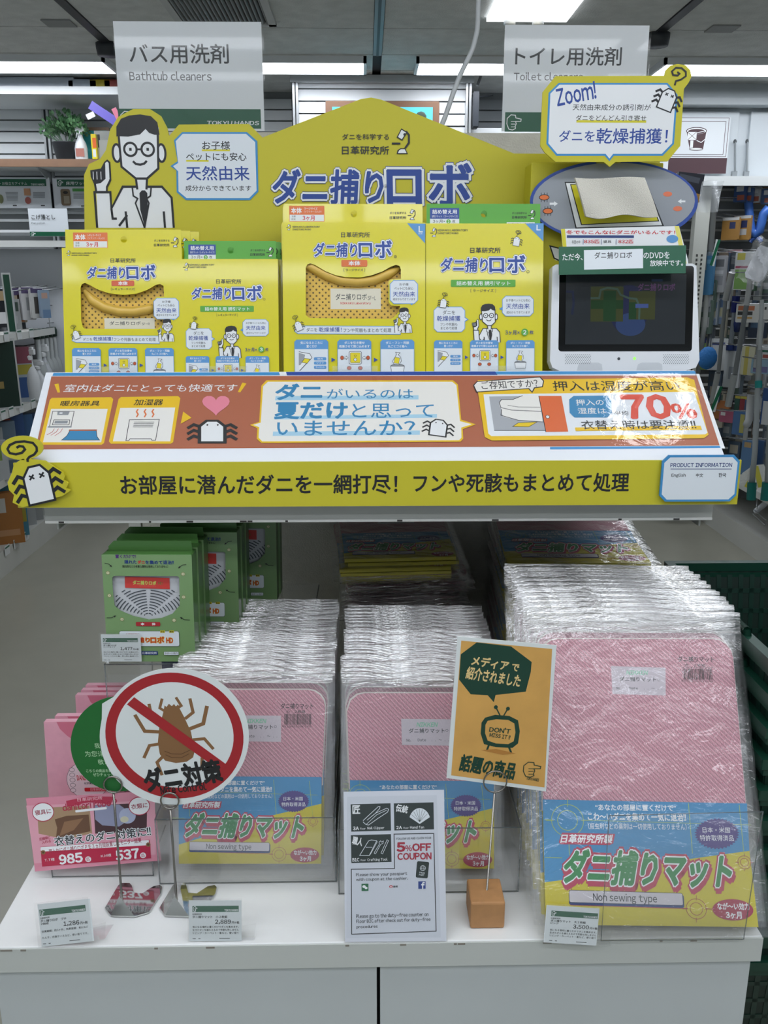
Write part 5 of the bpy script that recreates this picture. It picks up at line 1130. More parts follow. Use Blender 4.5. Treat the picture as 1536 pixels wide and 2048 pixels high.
for i in range(60):
    k = i/60*4; s_ = int(k); r_ = k-s_; u, v = ((r_, 0), (1, r_), (1-r_, 1), (0, 1-r_))[s_]; eg.append((u, v))
vs = [felt(u, v, 1) for u, v in eg]+[felt(u, v, -1) for u, v in eg]; m.add(vs, [(i, 60+i, 60+(i+1) % 60, (i+1) % 60) for i in range(60)], FELT, True)
ft = thing('felt_mat_sample', 'cream felt mat sample fixed on the grey oval board', 'mat', ff_.M); m.build('felt', ft)

# ---- Zoom speech-bubble board
zb_, f, p = card('speech_bubble_board', 'yellow rimmed speech bubble board reading Zoom! above the oval board', 'sign', 1080, 150, 1365, 323, Y=1.655, th=.004, body=YELB,
    ol=[(976+a/2.743, b/2.743) for a, b in ((370, 418), (968, 415), (975, 385), (1000, 360), (1040, 350), (1085, 358), (1110, 385), (1117, 420), (1100, 455), (1075, 487), (1055, 800), (985, 885), (700, 888), (668, 915), (635, 888), (370, 888), (310, 835), (287, 800), (300, 505))])
p.view(976, 0, 1/2.743)
p.poly([(388, 455), (985, 455), (1040, 520), (1020, 790), (958, 855), (690, 855), (666, 885), (640, 855), (375, 855), (320, 790), (332, 510)], LBL)
p.poly([(392, 465), (980, 465), (1030, 524), (1010, 786), (953, 844), (686, 844), (666, 870), (645, 844), (380, 844), (331, 786), (342, 514)], WHT)
p.text('Zoom!', 375, 468, 590, 562, BLU, .02, rot=11)
p.text('天然由来成分の誘引剤が', 465, 572, 893, 606, TXT, .006); p.rect(485, 660, 868, 673, mat('#d8cf30')); p.text('ダニをどんどん引き寄せ', 482, 632, 868, 664, TXT, .006)
p.text('ダニを', 390, 715, 585, 778, BLU, .008); p.text('乾燥捕獲！', 595, 705, 985, 788, BLU, .01)
mite(p, 985, 545, 1.25, 22, False, 9, 'x'); p.line([(1024, 468), (1030, 445), (1058, 437), (1085, 418), (1085, 395), (1062, 374), (1030, 372), (1008, 392), (1015, 412), (1040, 415), (1050, 405), (1038, 395)], 9, BLK)
p.build('print', zb_); m = MB(); m.box(-.02, .0, -.045, .02, .05, -.004, YELB); m.build('mount_block', zb_)

# ---- paper card and video player
pc, f, p = card('results_card', 'white paper card with red heading standing behind the video player', 'sign', 1122, 456, 1372, 560, Y=1.625, lean=8, th=.002, body=WHT,
    ol=[(1122, 458), (1358, 452), (1376, 520), (1380, 600), (1135, 600)])
p.poly([(1122, 458), (1130, 458), (1142, 600), (1135, 600)], mat('#d8cf30')); p.poly([(1349, 452), (1358, 452), (1380, 560), (1372, 560)], mat('#e6de70'))
p.view(1030, 300, 1/3.036)
p.text('冬でもこんなにダニがいるんです！', 312, 488, 972, 512, RED, .02); p.rect(315, 518, 722, 534, NAV); p.text('布団の中', 345, 548, 395, 570, TXT, 0); p.text('835匹', 420, 545, 512, 566, RED, .02); p.text('寝具', 535, 548, 585, 565, TXT, 0); p.text('832匹', 628, 545, 718, 566, RED, .02)
p.ell(955, 540, 36, 24, PBL); p.rect(412, 542, 415, 575, NAV); p.rect(522, 542, 525, 575, NAV); p.rect(612, 542, 615, 575, NAV); p.build('print', pc)
PLAS = mat('#dfe3e8', .3); BZL = mat('#08090b', .08); SCR = mat('#24282c', .06)
vp, f, p = card('video_player', 'white portable video player with dark screen and speaker dots', 'video player', 1098, 531, 1399, 742, Y=YBX-.012, lean=10, th=.028, body=PLAS, part='casing', ol=[(1105, 533), (1112, 529), (1385, 527), (1393, 532), (1399, 720), (1392, 735), (1372, 741), (1120, 742), (1105, 735), (1100, 722)])
p.rect(1118, 532, 1386, 703, BZL, rnd=6); p.build('bezel', vp); p = Pr(f, 1.2e-3); SE = lambda h, e: mat(mute(h, .25, .75), .1, emit=e*.3)
p.rect(1131, 549, 1371, 689, mat('#2c3034', .08))
p.view(1030, 300, 1/3.036)
p.ell(690, 970, 120, 150, SE('#232a5c', .5)); p.ell(700, 1060, 90, 70, SE('#2f4a86', .5))
p.rect(458, 830, 656, 1043, SE('#4a5224', .5)); p.rect(690, 858, 850, 1030, SE('#4d5426', .5)); p.rect(460, 912, 656, 965, SE('#1f4a22', .6)); p.rect(535, 855, 612, 1040, SE('#1f4f26', .6)); p.rect(690, 925, 735, 1028, SE('#1f4f26', .6))
p.line([(458, 900), (510, 900), (520, 850), (560, 838), (620, 845), (640, 880), (690, 900), (735, 905), (755, 950), (752, 1030)], 12, SE('#4a6a58', .5)); p.rect(730, 935, 808, 960, SE('#3f58a8', .8))
p.text('ダニ捕りロボ', 745, 812, 970, 855, SE('#6a3f78', .6), .03); p.rect(828, 785, 895, 800, SE('#34446a', .5)); p.line([(310, 860), (350, 862), (355, 930), (345, 1000)], 14, SE('#232f55', .5)); p.build('screen', vp)
p = Pr(f, 3e-4)
for bx in (1131, 1327):
    for r in range(7):
        for c in range(13): p.w -= p.step; p.ell(bx+c*4+(r % 2)*2, 709.5+r*2.9, .95, .85, mat('#6d747b', .6), n=6)
p.build('speaker_grille', vp)['kind'] = 'stuff'
p = Pr(f, 3e-4); p.ell(1237.5, 717.5, 3, 3, mat('#3c4146', .3), n=12); p.build('button', vp)
p = Pr(f, 3e-4); p.ell(1269, 717, 3, 3, mat('#7bdc50', .3, emit=1.2), n=12); p.build('power_light', vp)
for i, (a, b_) in enumerate(((1152, 1205), (1271, 1325))):
    m = MB(); q0 = f.loc(a, 742); q1 = f.loc(b_, 742); m.prism([(q0[0], -.004), (q1[0], -.004), (q1[0]-.002, .012), (q1[0]-.008, .015), (q0[0]+.010, .015), (q0[0]+.004, .012)], .001, .002, CLR)
    t_ = thing('clear_clip', 'clear plastic stop clip holding the %s of the video player' % ('left foot', 'right foot')[i], 'clip', f.M); m.build('tab', t_)
gc, f, p = card('playing_notice', 'green and white notice card taped across the top of the video player', 'sign', 1118, 492, 1372, 548, Y=YBX-.022, lean=10, roll=.7, th=.0015, body=DGR)
p.rect(1168, 499, 1286, 538, PWH, rot=.7); p.text('ダニ捕りロボ', 1189, 504, 1264, 517, TXT, .01); p.text('ただ今、', 1125, 507, 1165, 521, WHT, .012); p.text('のDVDを', 1287, 504, 1339, 517, WHT, .012); p.text('放映中です。', 1300, 520, 1366, 532, WHT, .012); p.build('print', gc)

# ---- acrylic category signs on the back panel
ACR = clearmat('acrylic', '#eef2f4', .012, .03, gloss=.2)
SGW = mat('#dfe4e8', .3)
YS = YB+.01
def aisle(x0, y0, x1, y1, jp, jx, en, ex, lab, hand):
    t, f, p = card('category_sign', lab, 'sign', x0, y0, x1, y1, Y=YS, th=.002, body=SGW)
    m = MB(); q = Pr(f); q.rect(x0-1.5, y0-2, x1+4, y1+3, BLK); m.prism([(v[0], v[1]) for v in q.v], .0002, .0025, ACR); m.build('acrylic_cover', t)
    p = Pr(f, 1e-4, 1e-5)
    p.text(jp, *jx, TXT, .012); p.text(en, *ex, TXT, .01); p.rect(x0+3, y0+173, x1-4, y0+212, DGR); p.text('TOKYU HANDS', x1-112, y0+197, x1-8, y0+205, WHT, .02, skew=.15)
    handmark(p, x0+6, y0+177, x0+36, y0+208, WHT, 1.6); p.build('print', t)
aisle(234, 45, 526, 263, 'バス用洗剤', (259, 88, 457, 127), 'Bathtub cleaners', (259, 143, 423, 161), 'clear framed sign reading Bathtub cleaners above the backboard', 0)
aisle(1007, 52, 1292, 264, 'トイレ用洗剤', (1031, 94, 1243, 131), 'Toilet cleaners', (1028, 145, 1166, 161), 'clear framed sign reading Toilet cleaners behind the speech bubble board', 1)
# white power cable down from the ceiling
cb = MB(); pts = [(958, -40, 1.90), (957, 0, 1.9), (955, 60, 1.9), (945, 100, 1.9), (920, 150, 1.88), (905, 190, 1.87), (890, 235, 1.86), (878, 262, 1.84), (872, 330, 1.83), (880, 500, 1.83), (885, 735, 1.84)]
top_ = atY(958, -40, 1.90); V_ = [Vector((top_.x+.0, 1.9, CEIL))]+[atY(*q) for q in pts]
sm_ = []
for i in range(len(V_)-1):
    for k in range(4): sm_.append(V_[i].lerp(V_[i+1], k/4))
sm_.append(V_[-1]); sm2 = [sm_[0]]+[(sm_[i-1]+sm_[i]*2+sm_[i+1])/4 for i in range(1, len(sm_)-1)]+[sm_[-1]]
cb.tube(sm2, .0048, mat('#b9bdc0', .5), 8); tag(cb.build('power_cable'), 'white power cable hanging from the ceiling behind the yellow backboard', 'cable')
# ================================================================ lower compartment
FILM = clearmat('bag_film_clear', '#f2f3f4', .035, .10, .8, 13, (1, 1.6, 1), gloss=1.2)
FILM2 = clearmat('bag_film_flap', '#f4f5f6', .13, .10, 1.0, 24, (.6, 4.0, 1), gloss=6.5)
def weave():
    m = bpy.data.materials.new('pink_woven_mat'); m.use_nodes = True; nt = m.node_tree; b = nt.nodes['Principled BSDF']; b.inputs['Roughness'].default_value = .7
    tc = nt.nodes.new('ShaderNodeTexCoord'); mp = nt.nodes.new('ShaderNodeMapping'); mp.inputs['Rotation'].default_value = (0, 0, .62); mp.inputs['Scale'].default_value = (420, 300, 1)
    ck = nt.nodes.new('ShaderNodeTexVoronoi'); ck.inputs['Scale'].default_value = 1; ck.inputs['Randomness'].default_value = .25
    w = nt.nodes.new('ShaderNodeTexWave'); w.inputs['Scale'].default_value = .17; w.inputs['Distortion'].default_value = .6; w.bands_direction = 'Y'
    r = nt.nodes.new('ShaderNodeValToRGB'); r.color_ramp.elements[0].position = .1; r.color_ramp.elements[0].color = lin('#e8bcc4'); r.color_ramp.elements[1].position = .75; r.color_ramp.elements[1].color = lin('#bf7086')
    x = nt.nodes.new('ShaderNodeMix'); x.data_type = 'RGBA'; x.blend_type = 'MULTIPLY'; x.inputs[0].default_value = .35
    bp = nt.nodes.new('ShaderNodeBump'); bp.inputs['Strength'].default_value = .5; bp.inputs['Distance'].default_value = .001; bp.invert = True
    L = nt.links.new; L(tc.outputs['Object'], mp.inputs[0]); L(mp.outputs[0], ck.inputs['Vector']); L(mp.outputs[0], w.inputs['Vector']); L(ck.outputs['Distance'], r.inputs[0]); L(r.outputs[0], x.inputs[6]); L(w.outputs[0], x.inputs[7]); L(x.outputs[2], b.inputs['Base Color'])
    L(ck.outputs['Distance'], bp.inputs['Height']); L(bp.outputs[0], b.inputs['Normal']); return m
PINK = weave(); IBL = mat('#438cbc', .35); IYL = mat('#cbbe34', .35); MGR = mat('#3a8a50', .35); CRM = mat('#b8405a', .35); PUR = mat('#4a3a80', .35); SLV = mat('#c9c5cc', .5); MGN = mat('#a8324e', .35)
def target_(p, cx, cy, r, mt, ln):
    p.ell(cx, cy, r, r, None, mt, ln); p.ell(cx, cy, r*.62, r*.62, None, mt, ln)
    for a, b in ((0, -1), (0, 1), (1, 0), (-1, 0)): p.line([(cx+a*r*.85, cy+b*r*.85), (cx+a*r*1.35, cy+b*r*1.35)], ln, mt)
def mattitle(p):
    """header card drawing; coordinates of the enlarged large bag (1480 x 850)"""
    GL = mat('#a9c060', .4)
    p.text('“あなたの部屋に置くだけで”', 375, 98, 918, 140, WHT, .02); p.text('こわ〜いダニを集めて一気に退治!!', 325, 155, 985, 208, WHT, .025); p.text('(殺虫剤などの薬剤は一切使用しておりません)', 328, 225, 990, 268, WHT, .004)
    p.line([(30, 200), (75, 202)], 4, GL); p.line([(300, 204), (1425, 236)], 3, GL); p.line([(1003, 90), (1030, 430)], 4, GL); p.line([(1345, 100), (1378, 440)], 4, GL); p.line([(35, 455), (150, 458)], 4, GL); p.line([(195, 300), (200, 440)], 4, GL)
    target_(p, 187, 205, 108, GL, 4)
    st = []
    for i in range(72):
        r = 1 if i % 2 else .9; a = math.pi*2*i/72; st.append((1195+152*r*math.cos(a), 295+106*r*math.sin(a)))
    p.poly(st, PUR); p.text('日本・米国', 1098, 252, 1282, 288, WHT, .004); p.text('特許取得済品', 1080, 304, 1308, 344, WHT, .004)
    p.poly([(150, 288), (508, 296), (495, 360), (470, 372), (140, 366), (128, 352)], CRM); p.text('日革研究所製', 145, 300, 490, 358, WHT, .03, skew=.25)
    # title with outline and shadow
    for mt, b, dx, dy in ((CRM, .145, 10, 22), (CRM, .145, 0, 0), (WHT, .085, 0, 0), (MGR, .045, 0, 0)):
        p.text('ダニ捕りマット', 172+dx, 420+dy, 1290+dx, 640+dy, mt, b, skew=.22, rot=-1.2)
    for q, w_ in (([(213, 640), (213, 700)], 4), ([(205, 775), (1000, 800)], 4), ([(1115, 802), (1170, 803)], 4)): p.line(q, w_, CRM)
    target_(p, 1056, 802, 68, MGN, 3); target_(p, 1380, 488, 44, MGN, 3)
    p.rect(197, 695, 972, 785, NAV, rnd=14, rot=-1); p.rect(199, 686, 964, 768, SLV, rnd=12, line=TXT, lw=3, rot=-1); p.text('Non sewing type', 360, 700, 790, 768, TXT, .008, rot=-1)
    p.ell(1302, 808, 138, 72, MGN, n=30); p.text('なが〜い効力', 1198, 762, 1412, 808, WHT, .03); p.text('3ヶ月', 1256, 822, 1360, 866, WHT, .04)
def matbag(lab, fr, quad_mat, quad_ins, split, film, v0, size, upper, seed=1, tx=None):
    """one bag: quads are (xl_top, yl_top, xr_top, yr_top, xl_bot, yl_bot, xr_bot, yr_bot) in the picture"""
    t = thing('trap_mat_bag', lab, 'bag', fr.M)
    L = fr.loc
    a, b, c, d = [L(*q) for q in ((quad_mat[0], quad_mat[1]), (quad_mat[2], quad_mat[3]), (quad_mat[6], quad_mat[7]), (quad_mat[4], quad_mat[5]))]
    def lerp(p, q, k): return (p[0]+(q[0]-p[0])*k, p[1]+(q[1]-p[1])*k)
    h = max(a[1]-d[1], 1e-3); rr = .03
    ol = [d, c, (b[0], b[1]-rr)]+[(b[0]-rr+rr*math.cos(q), b[1]-rr+rr*math.sin(q)) for q in (.4, .8, 1.2, 1.57)]+[(a[0]+rr+rr*math.cos(q), a[1]-rr+rr*math.sin(q)) for q in (1.57, 2.0, 2.5, 3.14)]
    m = MB(); m.prism(ol, -.0065, -.0035, PINK); m.prism([(x-.002 if x < 0 else x+.002, y+(.002 if y > h*.5 else 0)) for x, y in ol], -.0085, -.0068, mat('#d6d2cc', .7)); m.build('pink_mat', t)
    A, B, C, D = [L(*q) for q in ((quad_ins[0], quad_ins[1]), (quad_ins[2], quad_ins[3]), (quad_ins[6], quad_ins[7]), (quad_ins[4], quad_ins[5]))]
    sl = [L(*q) for q in split]; m = MB()
    m.prism([A, sl[0]]+sl[1:-1]+[sl[-1], B][::1] if False else [sl[0]]+sl[1:]+[B, A], -.0030, -.0022, IBL)
    m.prism([D, C]+sl[::-1], -.0030, -.0022, IYL)
    bw = .0015; m.prism([D, C, (C[0], C[1]-.0012), (D[0], D[1]-.0012)], -.0098, -.0022, IYL); m.prism([D, C, B, A], -.0102, -.0096, IYL); m.build('header_card', t)
    p = Pr(fr, -.0020, 1.2e-5); p.view(*tx); mattitle(p); p.build('header_print', t)
    p = Pr(fr, -.0033, 1.2e-5); upper(p); p.build('mat_print', t)
    x0, x1, vt = film; rnd = Vector((seed*3.1, seed*7.7, 0)); w = x1-x0
    def fs(side):
        def g_(u, v):
            x = x0+w*u; y = v*vt; e = min(u, 1-u)*w; top = max(0, (y-(a[1]+.008))/max(vt-a[1], .01))
            th_ = .0055*min(1, e/.014)*(1-top*.75) if side > 0 else .0068*min(1, e/.012)*(1-top*.75)
            n = noise.noise(Vector((x*22, y*30, side*5))+rnd); n2 = noise.noise(Vector((x*9, y*60, side*9))+rnd)
            amp = .0007+.0034*top+(.0025 if e < .02 else 0); wob = (.004*noise.noise(Vector((x*6, 1, seed)))+.0015*noise.noise(Vector((x*30, 2, seed))))*top
            zed = -.0045+side*th_+(n*amp+n2*amp*.7)*(1 if side > 0 else .8)
            if side > 0 and top <= 0 and e > .02: zed = max(zed, -.0010)
            if side < 0 and top <= 0: zed = min(zed, -.0103)
            return (x+(.002*noise.noise(Vector((y*30, seed, 3))) if e < .005 else 0), y+wob, zed)
        return g_
    g1 = fs(1); vs_ = (a[1]+.012)/vt; m = MB(); m.grid(lambda u, v: g1(u, v*vs_), 40, 36, FILM); m.grid(lambda u, v: g1(u, vs_+v*(1-vs_)), 44, 26, FILM2); m.build('film_front', t)
    m = MB(); m.grid(fs(-1), 20, 28, FILM); m.build('film_back', t)
    # sealed top seam
    m = MB(); m.grid(lambda u, v: (x0+w*u, vt-.006+v*.006+.0022*noise.noise(Vector((u*9, 3, seed))), -.0045+.003*noise.noise(Vector((u*14, v, seed)))), 44, 2, FILM2); m.build('sealed_edge', t)
    return t
# ---- the big bag at the right
fb = Fr(atZ(1300, 1874, ZS+.0085), 31, 0, -1.2)
def upB(p):
    p.view(1240, 1000, 1/4.095)
    p.text('ダニ捕りマット', 480, 1280, 775, 1325, BLK, .01); p.text('大　２枚組', 535, 1340, 705, 1362, BLK, .01); barcode(p, 520, 1378, 768, 1470, mat('#3a2c30')); p.text('4935491690189', 505, 1474, 768, 1488, mat('#3a2c30'), 0); p.rect(520, 1368, 768, 1371, BLK)
    p.poly([(-70, 1358), (378, 1372), (380, 1600), (-58, 1588)], mat('#c9c0c8', .5)); p.text('NIKKEN', 60, 1396, 230, 1428, mat('#7fc0a0'), .03, skew=.2); p.text('ダニ捕りマット', 0, 1448, 300, 1484, TXT, .015); p.ell(322, 1472, 10, 10, None, TXT, 2, n=10)
    p.text('No.', -25, 1530, 8, 1548, TXT, .01); p.text('Date　　.　.　〜　.　.', 80, 1532, 350, 1550, TXT, .01)
def wfilm(fr, xl, xr, yref, ytop):
    l = fr.loc(xl, yref); r = fr.loc(xr, yref); return (l[0], r[0], fr.loc((xl+xr)/2, ytop)[1])
big = matbag('large bag with pink woven mat, frontmost right, 3,500 price card at its foot', fb, (1081, 1277, 1464, 1278, 1088, 1625, 1495, 1625), (1086, 1599, 1495, 1607, 1093, 1848, 1518, 1853),
    [(1090, 1765), (1190, 1752), (1330, 1725), (1500, 1702)], wfilm(fb, 1072, 1530, 1700, 1222), 0, 'L', upB, 1, (1080, 1580, 1/3.368))
# ---- the small bag at the left
fsn = Fr(atZ(512, 1756, ZS+.006), 17, 0, -.4)
def upS(p):
    p.view(400, 1400, 1/2.954)
    p.text('ダニ捕りマット', 476, 22, 668, 54, BLK, .01); p.text('小　２枚組', 508, 62, 620, 80, BLK, .01); barcode(p, 498, 84, 656, 148, mat('#3a2c30'), 5); p.text('4928491690165', 482, 152, 656, 164, mat('#3a2c30'), 0)
    p.poly([(175, 92), (477, 95), (478, 250), (178, 246)], mat('#c9c0c8', .5)); p.text('NIKKEN', 268, 114, 388, 138, mat('#7fc0a0'), .03, skew=.2); p.text('ダニ捕りマット', 220, 148, 430, 175, TXT, .015); p.ell(444, 160, 7, 7, None, TXT, 2, n=10)
    p.text('No.', 205, 210, 232, 226, TXT, .01); p.text('Date　　.　.　〜　.　.', 272, 208, 455, 224, TXT, .01)
small = matbag('small pink mat bag, frontmost in the left holder behind the mite control disc', fsn, (352, 1381, 650, 1381, 356, 1575, 643, 1575), (356, 1553, 643, 1555, 357, 1727, 642, 1727),
    [(357, 1690), (430, 1668), (530, 1635), (643, 1608)], wfilm(fsn, 338, 664, 1650, 1343), 0, 'S', upS, 2, (337, 1541.5, 1/4.78))
fm0 = atZ(858, 1766, ZS+.006); fmid = Fr(fm0, 17, 0, -.4)
mid = copy_tree(small, None, 'small pink mat bag, frontmost in the middle holder behind the coupon notice'); mid.matrix_basis = fmid.M
def leaned(proto, n, step, lab, grp, seed, sx=.003):
    R = random.Random(seed)
    for i in range(1, n+1):
        c = copy_tree(proto, None, lab); M = proto.matrix_basis.copy(); M.translation = M.translation+Vector((R.uniform(-sx, sx)+(.0015*i if False else 0), step*i, R.uniform(0, .006)))
        c.matrix_basis = M; c['group'] = grp
leaned(big, 15, .0160, 'large pink mat bag filed behind the frontmost one at the right', 'large mat bags filed at the right', 1, .005)
leaned(small, 22, .0150, 'small pink mat bag filed behind the frontmost one of the left holder', 'small mat bags in the left holder', 2, .004)
leaned(mid, 21, .0150, 'small pink mat bag filed behind the frontmost one of the middle holder', 'small mat bags in the middle holder', 3, .004)
# ---- flat piles at the back
def pile(proto, x, y, z0, n, dz, lab, grp, seed, yaw=0, jx=.006, sc=1, tilt=8, flip=0):
    R = random.Random(seed)
    for i in range(n):
        c = copy_tree(proto, None, lab); a = math.radians(yaw+R.uniform(-1.2, 1.2))
        M = Matrix.Translation(Vector((x+R.uniform(-jx, jx), y+R.uniform(-jx, jx), z0+.0112+dz*i))) @ Matrix.Rotation(math.radians(tilt), 4, 'X') @ Matrix.Rotation(a, 4, 'Z') @ Matrix.Scale(sc, 4)
        if i < flip: M = M @ Matrix.Translation(Vector((0, .36, 0))) @ Matrix.Rotation(math.pi, 4, 'Z')
        c.matrix_basis = M; c['group'] = grp
# shelf behind the filed bags: cartons carry the piles
BKX = mat('#7d7a72', .7)
zp = atY(1180, 1120, 1.74).z
def riser(x0, x1, y0, z1, lab):
    m = MB(); m.box(x0, y0, ZS+.0005, x1, YB-.012, z1, BKX); tag(m.build('support_carton'), lab, 'carton')
def uvscale(t): return t
xb = atY(1164, 1120, 1.74).x; nB = 32; dzB = .0108; zB0 = zp-.0112*1-dzB*nB
riser(xb-.17, xb+.17, 1.80, zB0, 'plain carton under the rear pile of large mat bags')
pile(big, xb, 1.745, zB0, nB, dzB, 'large mat bag lying flat in the rear right pile', 'large mat bags lying in the rear right pile', 5, 0, .008, .94)
xm_ = atY(820, 1150, 1.72).x; zmt = atY(820, 1118, 1.72).z; nM = 14; zM0 = zmt-.0112-.0112*nM
riser(xm_-.11, xm_+.11, 1.78, zM0, 'plain carton under the rear middle pile of small mat bags')
pile(small, xm_-.01, 1.735, zM0, nM, .0112, 'small mat bag lying flat in the rear middle pile', 'small mat bags lying in the rear middle pile', 6, 3, .012, 1.0, 6, 10)
xn_ = atY(560, 1150, 1.86).x+.14; zM1 = zM0-.02
# ---- green cartons at the left
GBX = mat('#7a9c68', .35, coat=.3); GB2 = mat('#4a7a38', .4, coat=.2)
YG = 1.43
fg = Fr(atY(298, 1323, YG), 3, 0, -.6); g0 = thing('green_box', 'green hard-type mite trap box with red plate, frontmost at the left', 'box', fg.M)
L = fg.loc; q = [L(213, 1323), L(383, 1323), L(391, 1113), L(203, 1108)]
w0 = (L(209, 1215)[0], L(387, 1215)[0]); hB = L(298, 1110)[1]; WG = [[L(180+a/6.982, 1060+b/6.982) for a, b in ((345, 1060), (325, 930), (310, 700), (315, 655), (345, 640), (1220, 645), (1245, 665), (1255, 1050), (1150, 1170), (1000, 1230), (820, 1250), (600, 1200), (430, 1130))]]
m = MB(); x0, x1 = w0; m.prism([(x0, 0), (x1, 0), (x1, hB), (x0, hB)], -.001, 0, GBX, holes=WG, side=GB2)
m.box(x0, 0, -.04, x1, .001, -.001, GB2); m.box(x0, 0, -.04, x0+.001, hB, -.001, GB2); m.box(x1-.001, 0, -.04, x1, hB, -.001, GB2); m.box(x0, 0, -.041, x1, hB, -.04, GB2)
m.obox([(x0, hB, -.041), (x1, hB, -.041), (x0, hB, 0), (x1, hB, 0), (x0+.004, hB+.001, -.041), (x1-.002, hB+.001, -.041), (x0+.004, hB+.001, -.001), (x1-.002, hB+.001, -.001)], GB2)
m.prism([(x0+.004, hB), (x1-.004, hB), (x1-.006, hB+.018), (x0+.014, hB+.018), (x0+.004, hB+.008)], -.030, -.0295, GB2)
m.build('carton', g0)
m = MB(); m.box(x0+.010, .035, -.018, x1-.010, hB-.04, -.008, mat('#c9cbd0', .4)); m.build('trap_case', g0)
p = Pr(fg, -.0078); p.view(180, 1060, 1/6.982); DSL = mat('#4a5058', .6)
for k in range(13):
    r = 60+k*52
    for a0, a1 in ((200, 222), (230, 266), (274, 310), (318, 340)):
        pts = []
        for i in range(7):
            a = math.radians(a0+(a1-a0)*i/6); pts.append((800+r*math.cos(a), 1230+r*.78*math.sin(a)))
        pts = [(max(340, min(1250, x)), max(850, y)) for x, y in pts if x > 335 and x < 1255 and y > 850]
        if len(pts) > 1: p.line(pts, 15, DSL)
p.poly([(470, 665), (1098, 685), (1103, 842), (475, 822)], mat('#d0403a', .4)); p.text('ダニ捕りロボ', 585, 725, 910, 780, mat('#c8d86a'), .04, rot=-1.5); p.text('HD', 940, 740, 1003, 778, mat('#8a6a3a'), .03); p.text('NIKKAKU Laboratory', 675, 790, 905, 805, mat('#e88a7a'), 0)
p.build('case_print', g0)
p = Pr(fg, 2e-4); p.view(180, 1060, 1/6.982); PN = mat('#4a2a70', .4)
p.text('置くだけで!', 355, 345, 640, 392, PN, .03); p.text('隠れた', 485, 420, 650, 470, NAV, .03); p.text('ダニ', 665, 425, 765, 470, RED, .04); p.text('を集めて退治!!', 775, 425, 1168, 478, NAV, .03); p.text('(殺虫剤などの有害な薬剤は使用しておりません)', 450, 490, 1090, 528, BLK, .015)
for cx, cy in ((250, 598), (1300, 614), (272, 915), (1308, 935), (448, 1245), (1175, 1258)): p.ell(cx, cy, 30, 27, mat('#8a8a60'), n=12); p.ell(cx, cy, 22, 19, mat('#cfd0a8'), n=12); p.ell(cx+2, cy, 6, 5, DSL, n=8)
for pts in (((205, 460), (260, 472), (305, 512)), ((1345, 482), (1290, 488), (1235, 530)), ((235, 1225), (300, 1222), (362, 1196)), ((1400, 1255), (1320, 1250), (1262, 1218))):
    p.line(pts, 8, BLK); a, b = Vector(pts[1]), Vector(pts[2]); d = (b-a).normalized(); n_ = Vector((-d.y, d.x)); p.poly([tuple(b+d*6), tuple(b-d*26+n_*15), tuple(b-d*26-n_*15)], BLK)
p.rect(643, 1283, 983, 1340, mat('#b02a34', .4), rnd=14); p.text('本　　体', 712, 1293, 915, 1328, WHT, .03)
p.rect(415, 1410, 1248, 1620, PWH, rnd=28, line=TXT, lw=4); p.text('日革研究所の', 505, 1440, 690, 1458, mat('#b0604a'), .01)
for mt, b in ((mat('#e0b020'), .09), (mat('#c8402a'), .03)): p.text('ダニ捕り', 480, 1500, 835, 1566, mt, b); p.text('ロボ', 850, 1490, 1035, 1575, mt, b); p.text('HD', 1070, 1505, 1158, 1572, mt, b)
for a, tx_ in ((982, '安全'), (1108, '簡単')): p.rect(a, 1400, a+66, 1432, mat('#d8c82a')); p.text(tx_, a+6, 1404, a+60, 1428, BLK, .02)
p.rect(720, 1688, 950, 1740, NAV, rnd=8); p.text('日革研究所', 735, 1698, 935, 1730, WHT, .015); p.rect(1035, 1695, 1240, 1742, PWH, rnd=8, line=TXT, lw=3); p.text('なが〜い効力', 1048, 1705, 1225, 1732, TXT, .01)
p.build('print', g0)
zg = fg.O.z
for i, (dx, dy, dz) in enumerate(((.002, .045, 0), (.004, .090, 0), (.058, .14, .0), (.060, .186, .0), (.062, .232, 0), (.115, .30, .0), (.118, .346, 0))):
    c = copy_tree(g0, None, ('green hard-type box directly behind the frontmost one', 'green hard-type box directly behind the frontmost one', 'second-row green hard-type box showing its grille and right side', 'green hard-type box stacked behind the second-row one', 'green hard-type box stacked behind the second-row one', 'darkest green box at the very back right of the green stack', 'darkest green box at the very back right of the green stack')[i])
    c.location = c.location+Vector((dx, dy, dz))
    if i not in (2,): c['group'] = ('green boxes behind the frontmost one', '', '', 'green boxes behind the second row', '', 'green boxes at the back')[0 if i < 2 else 3 if i < 5 else 5]
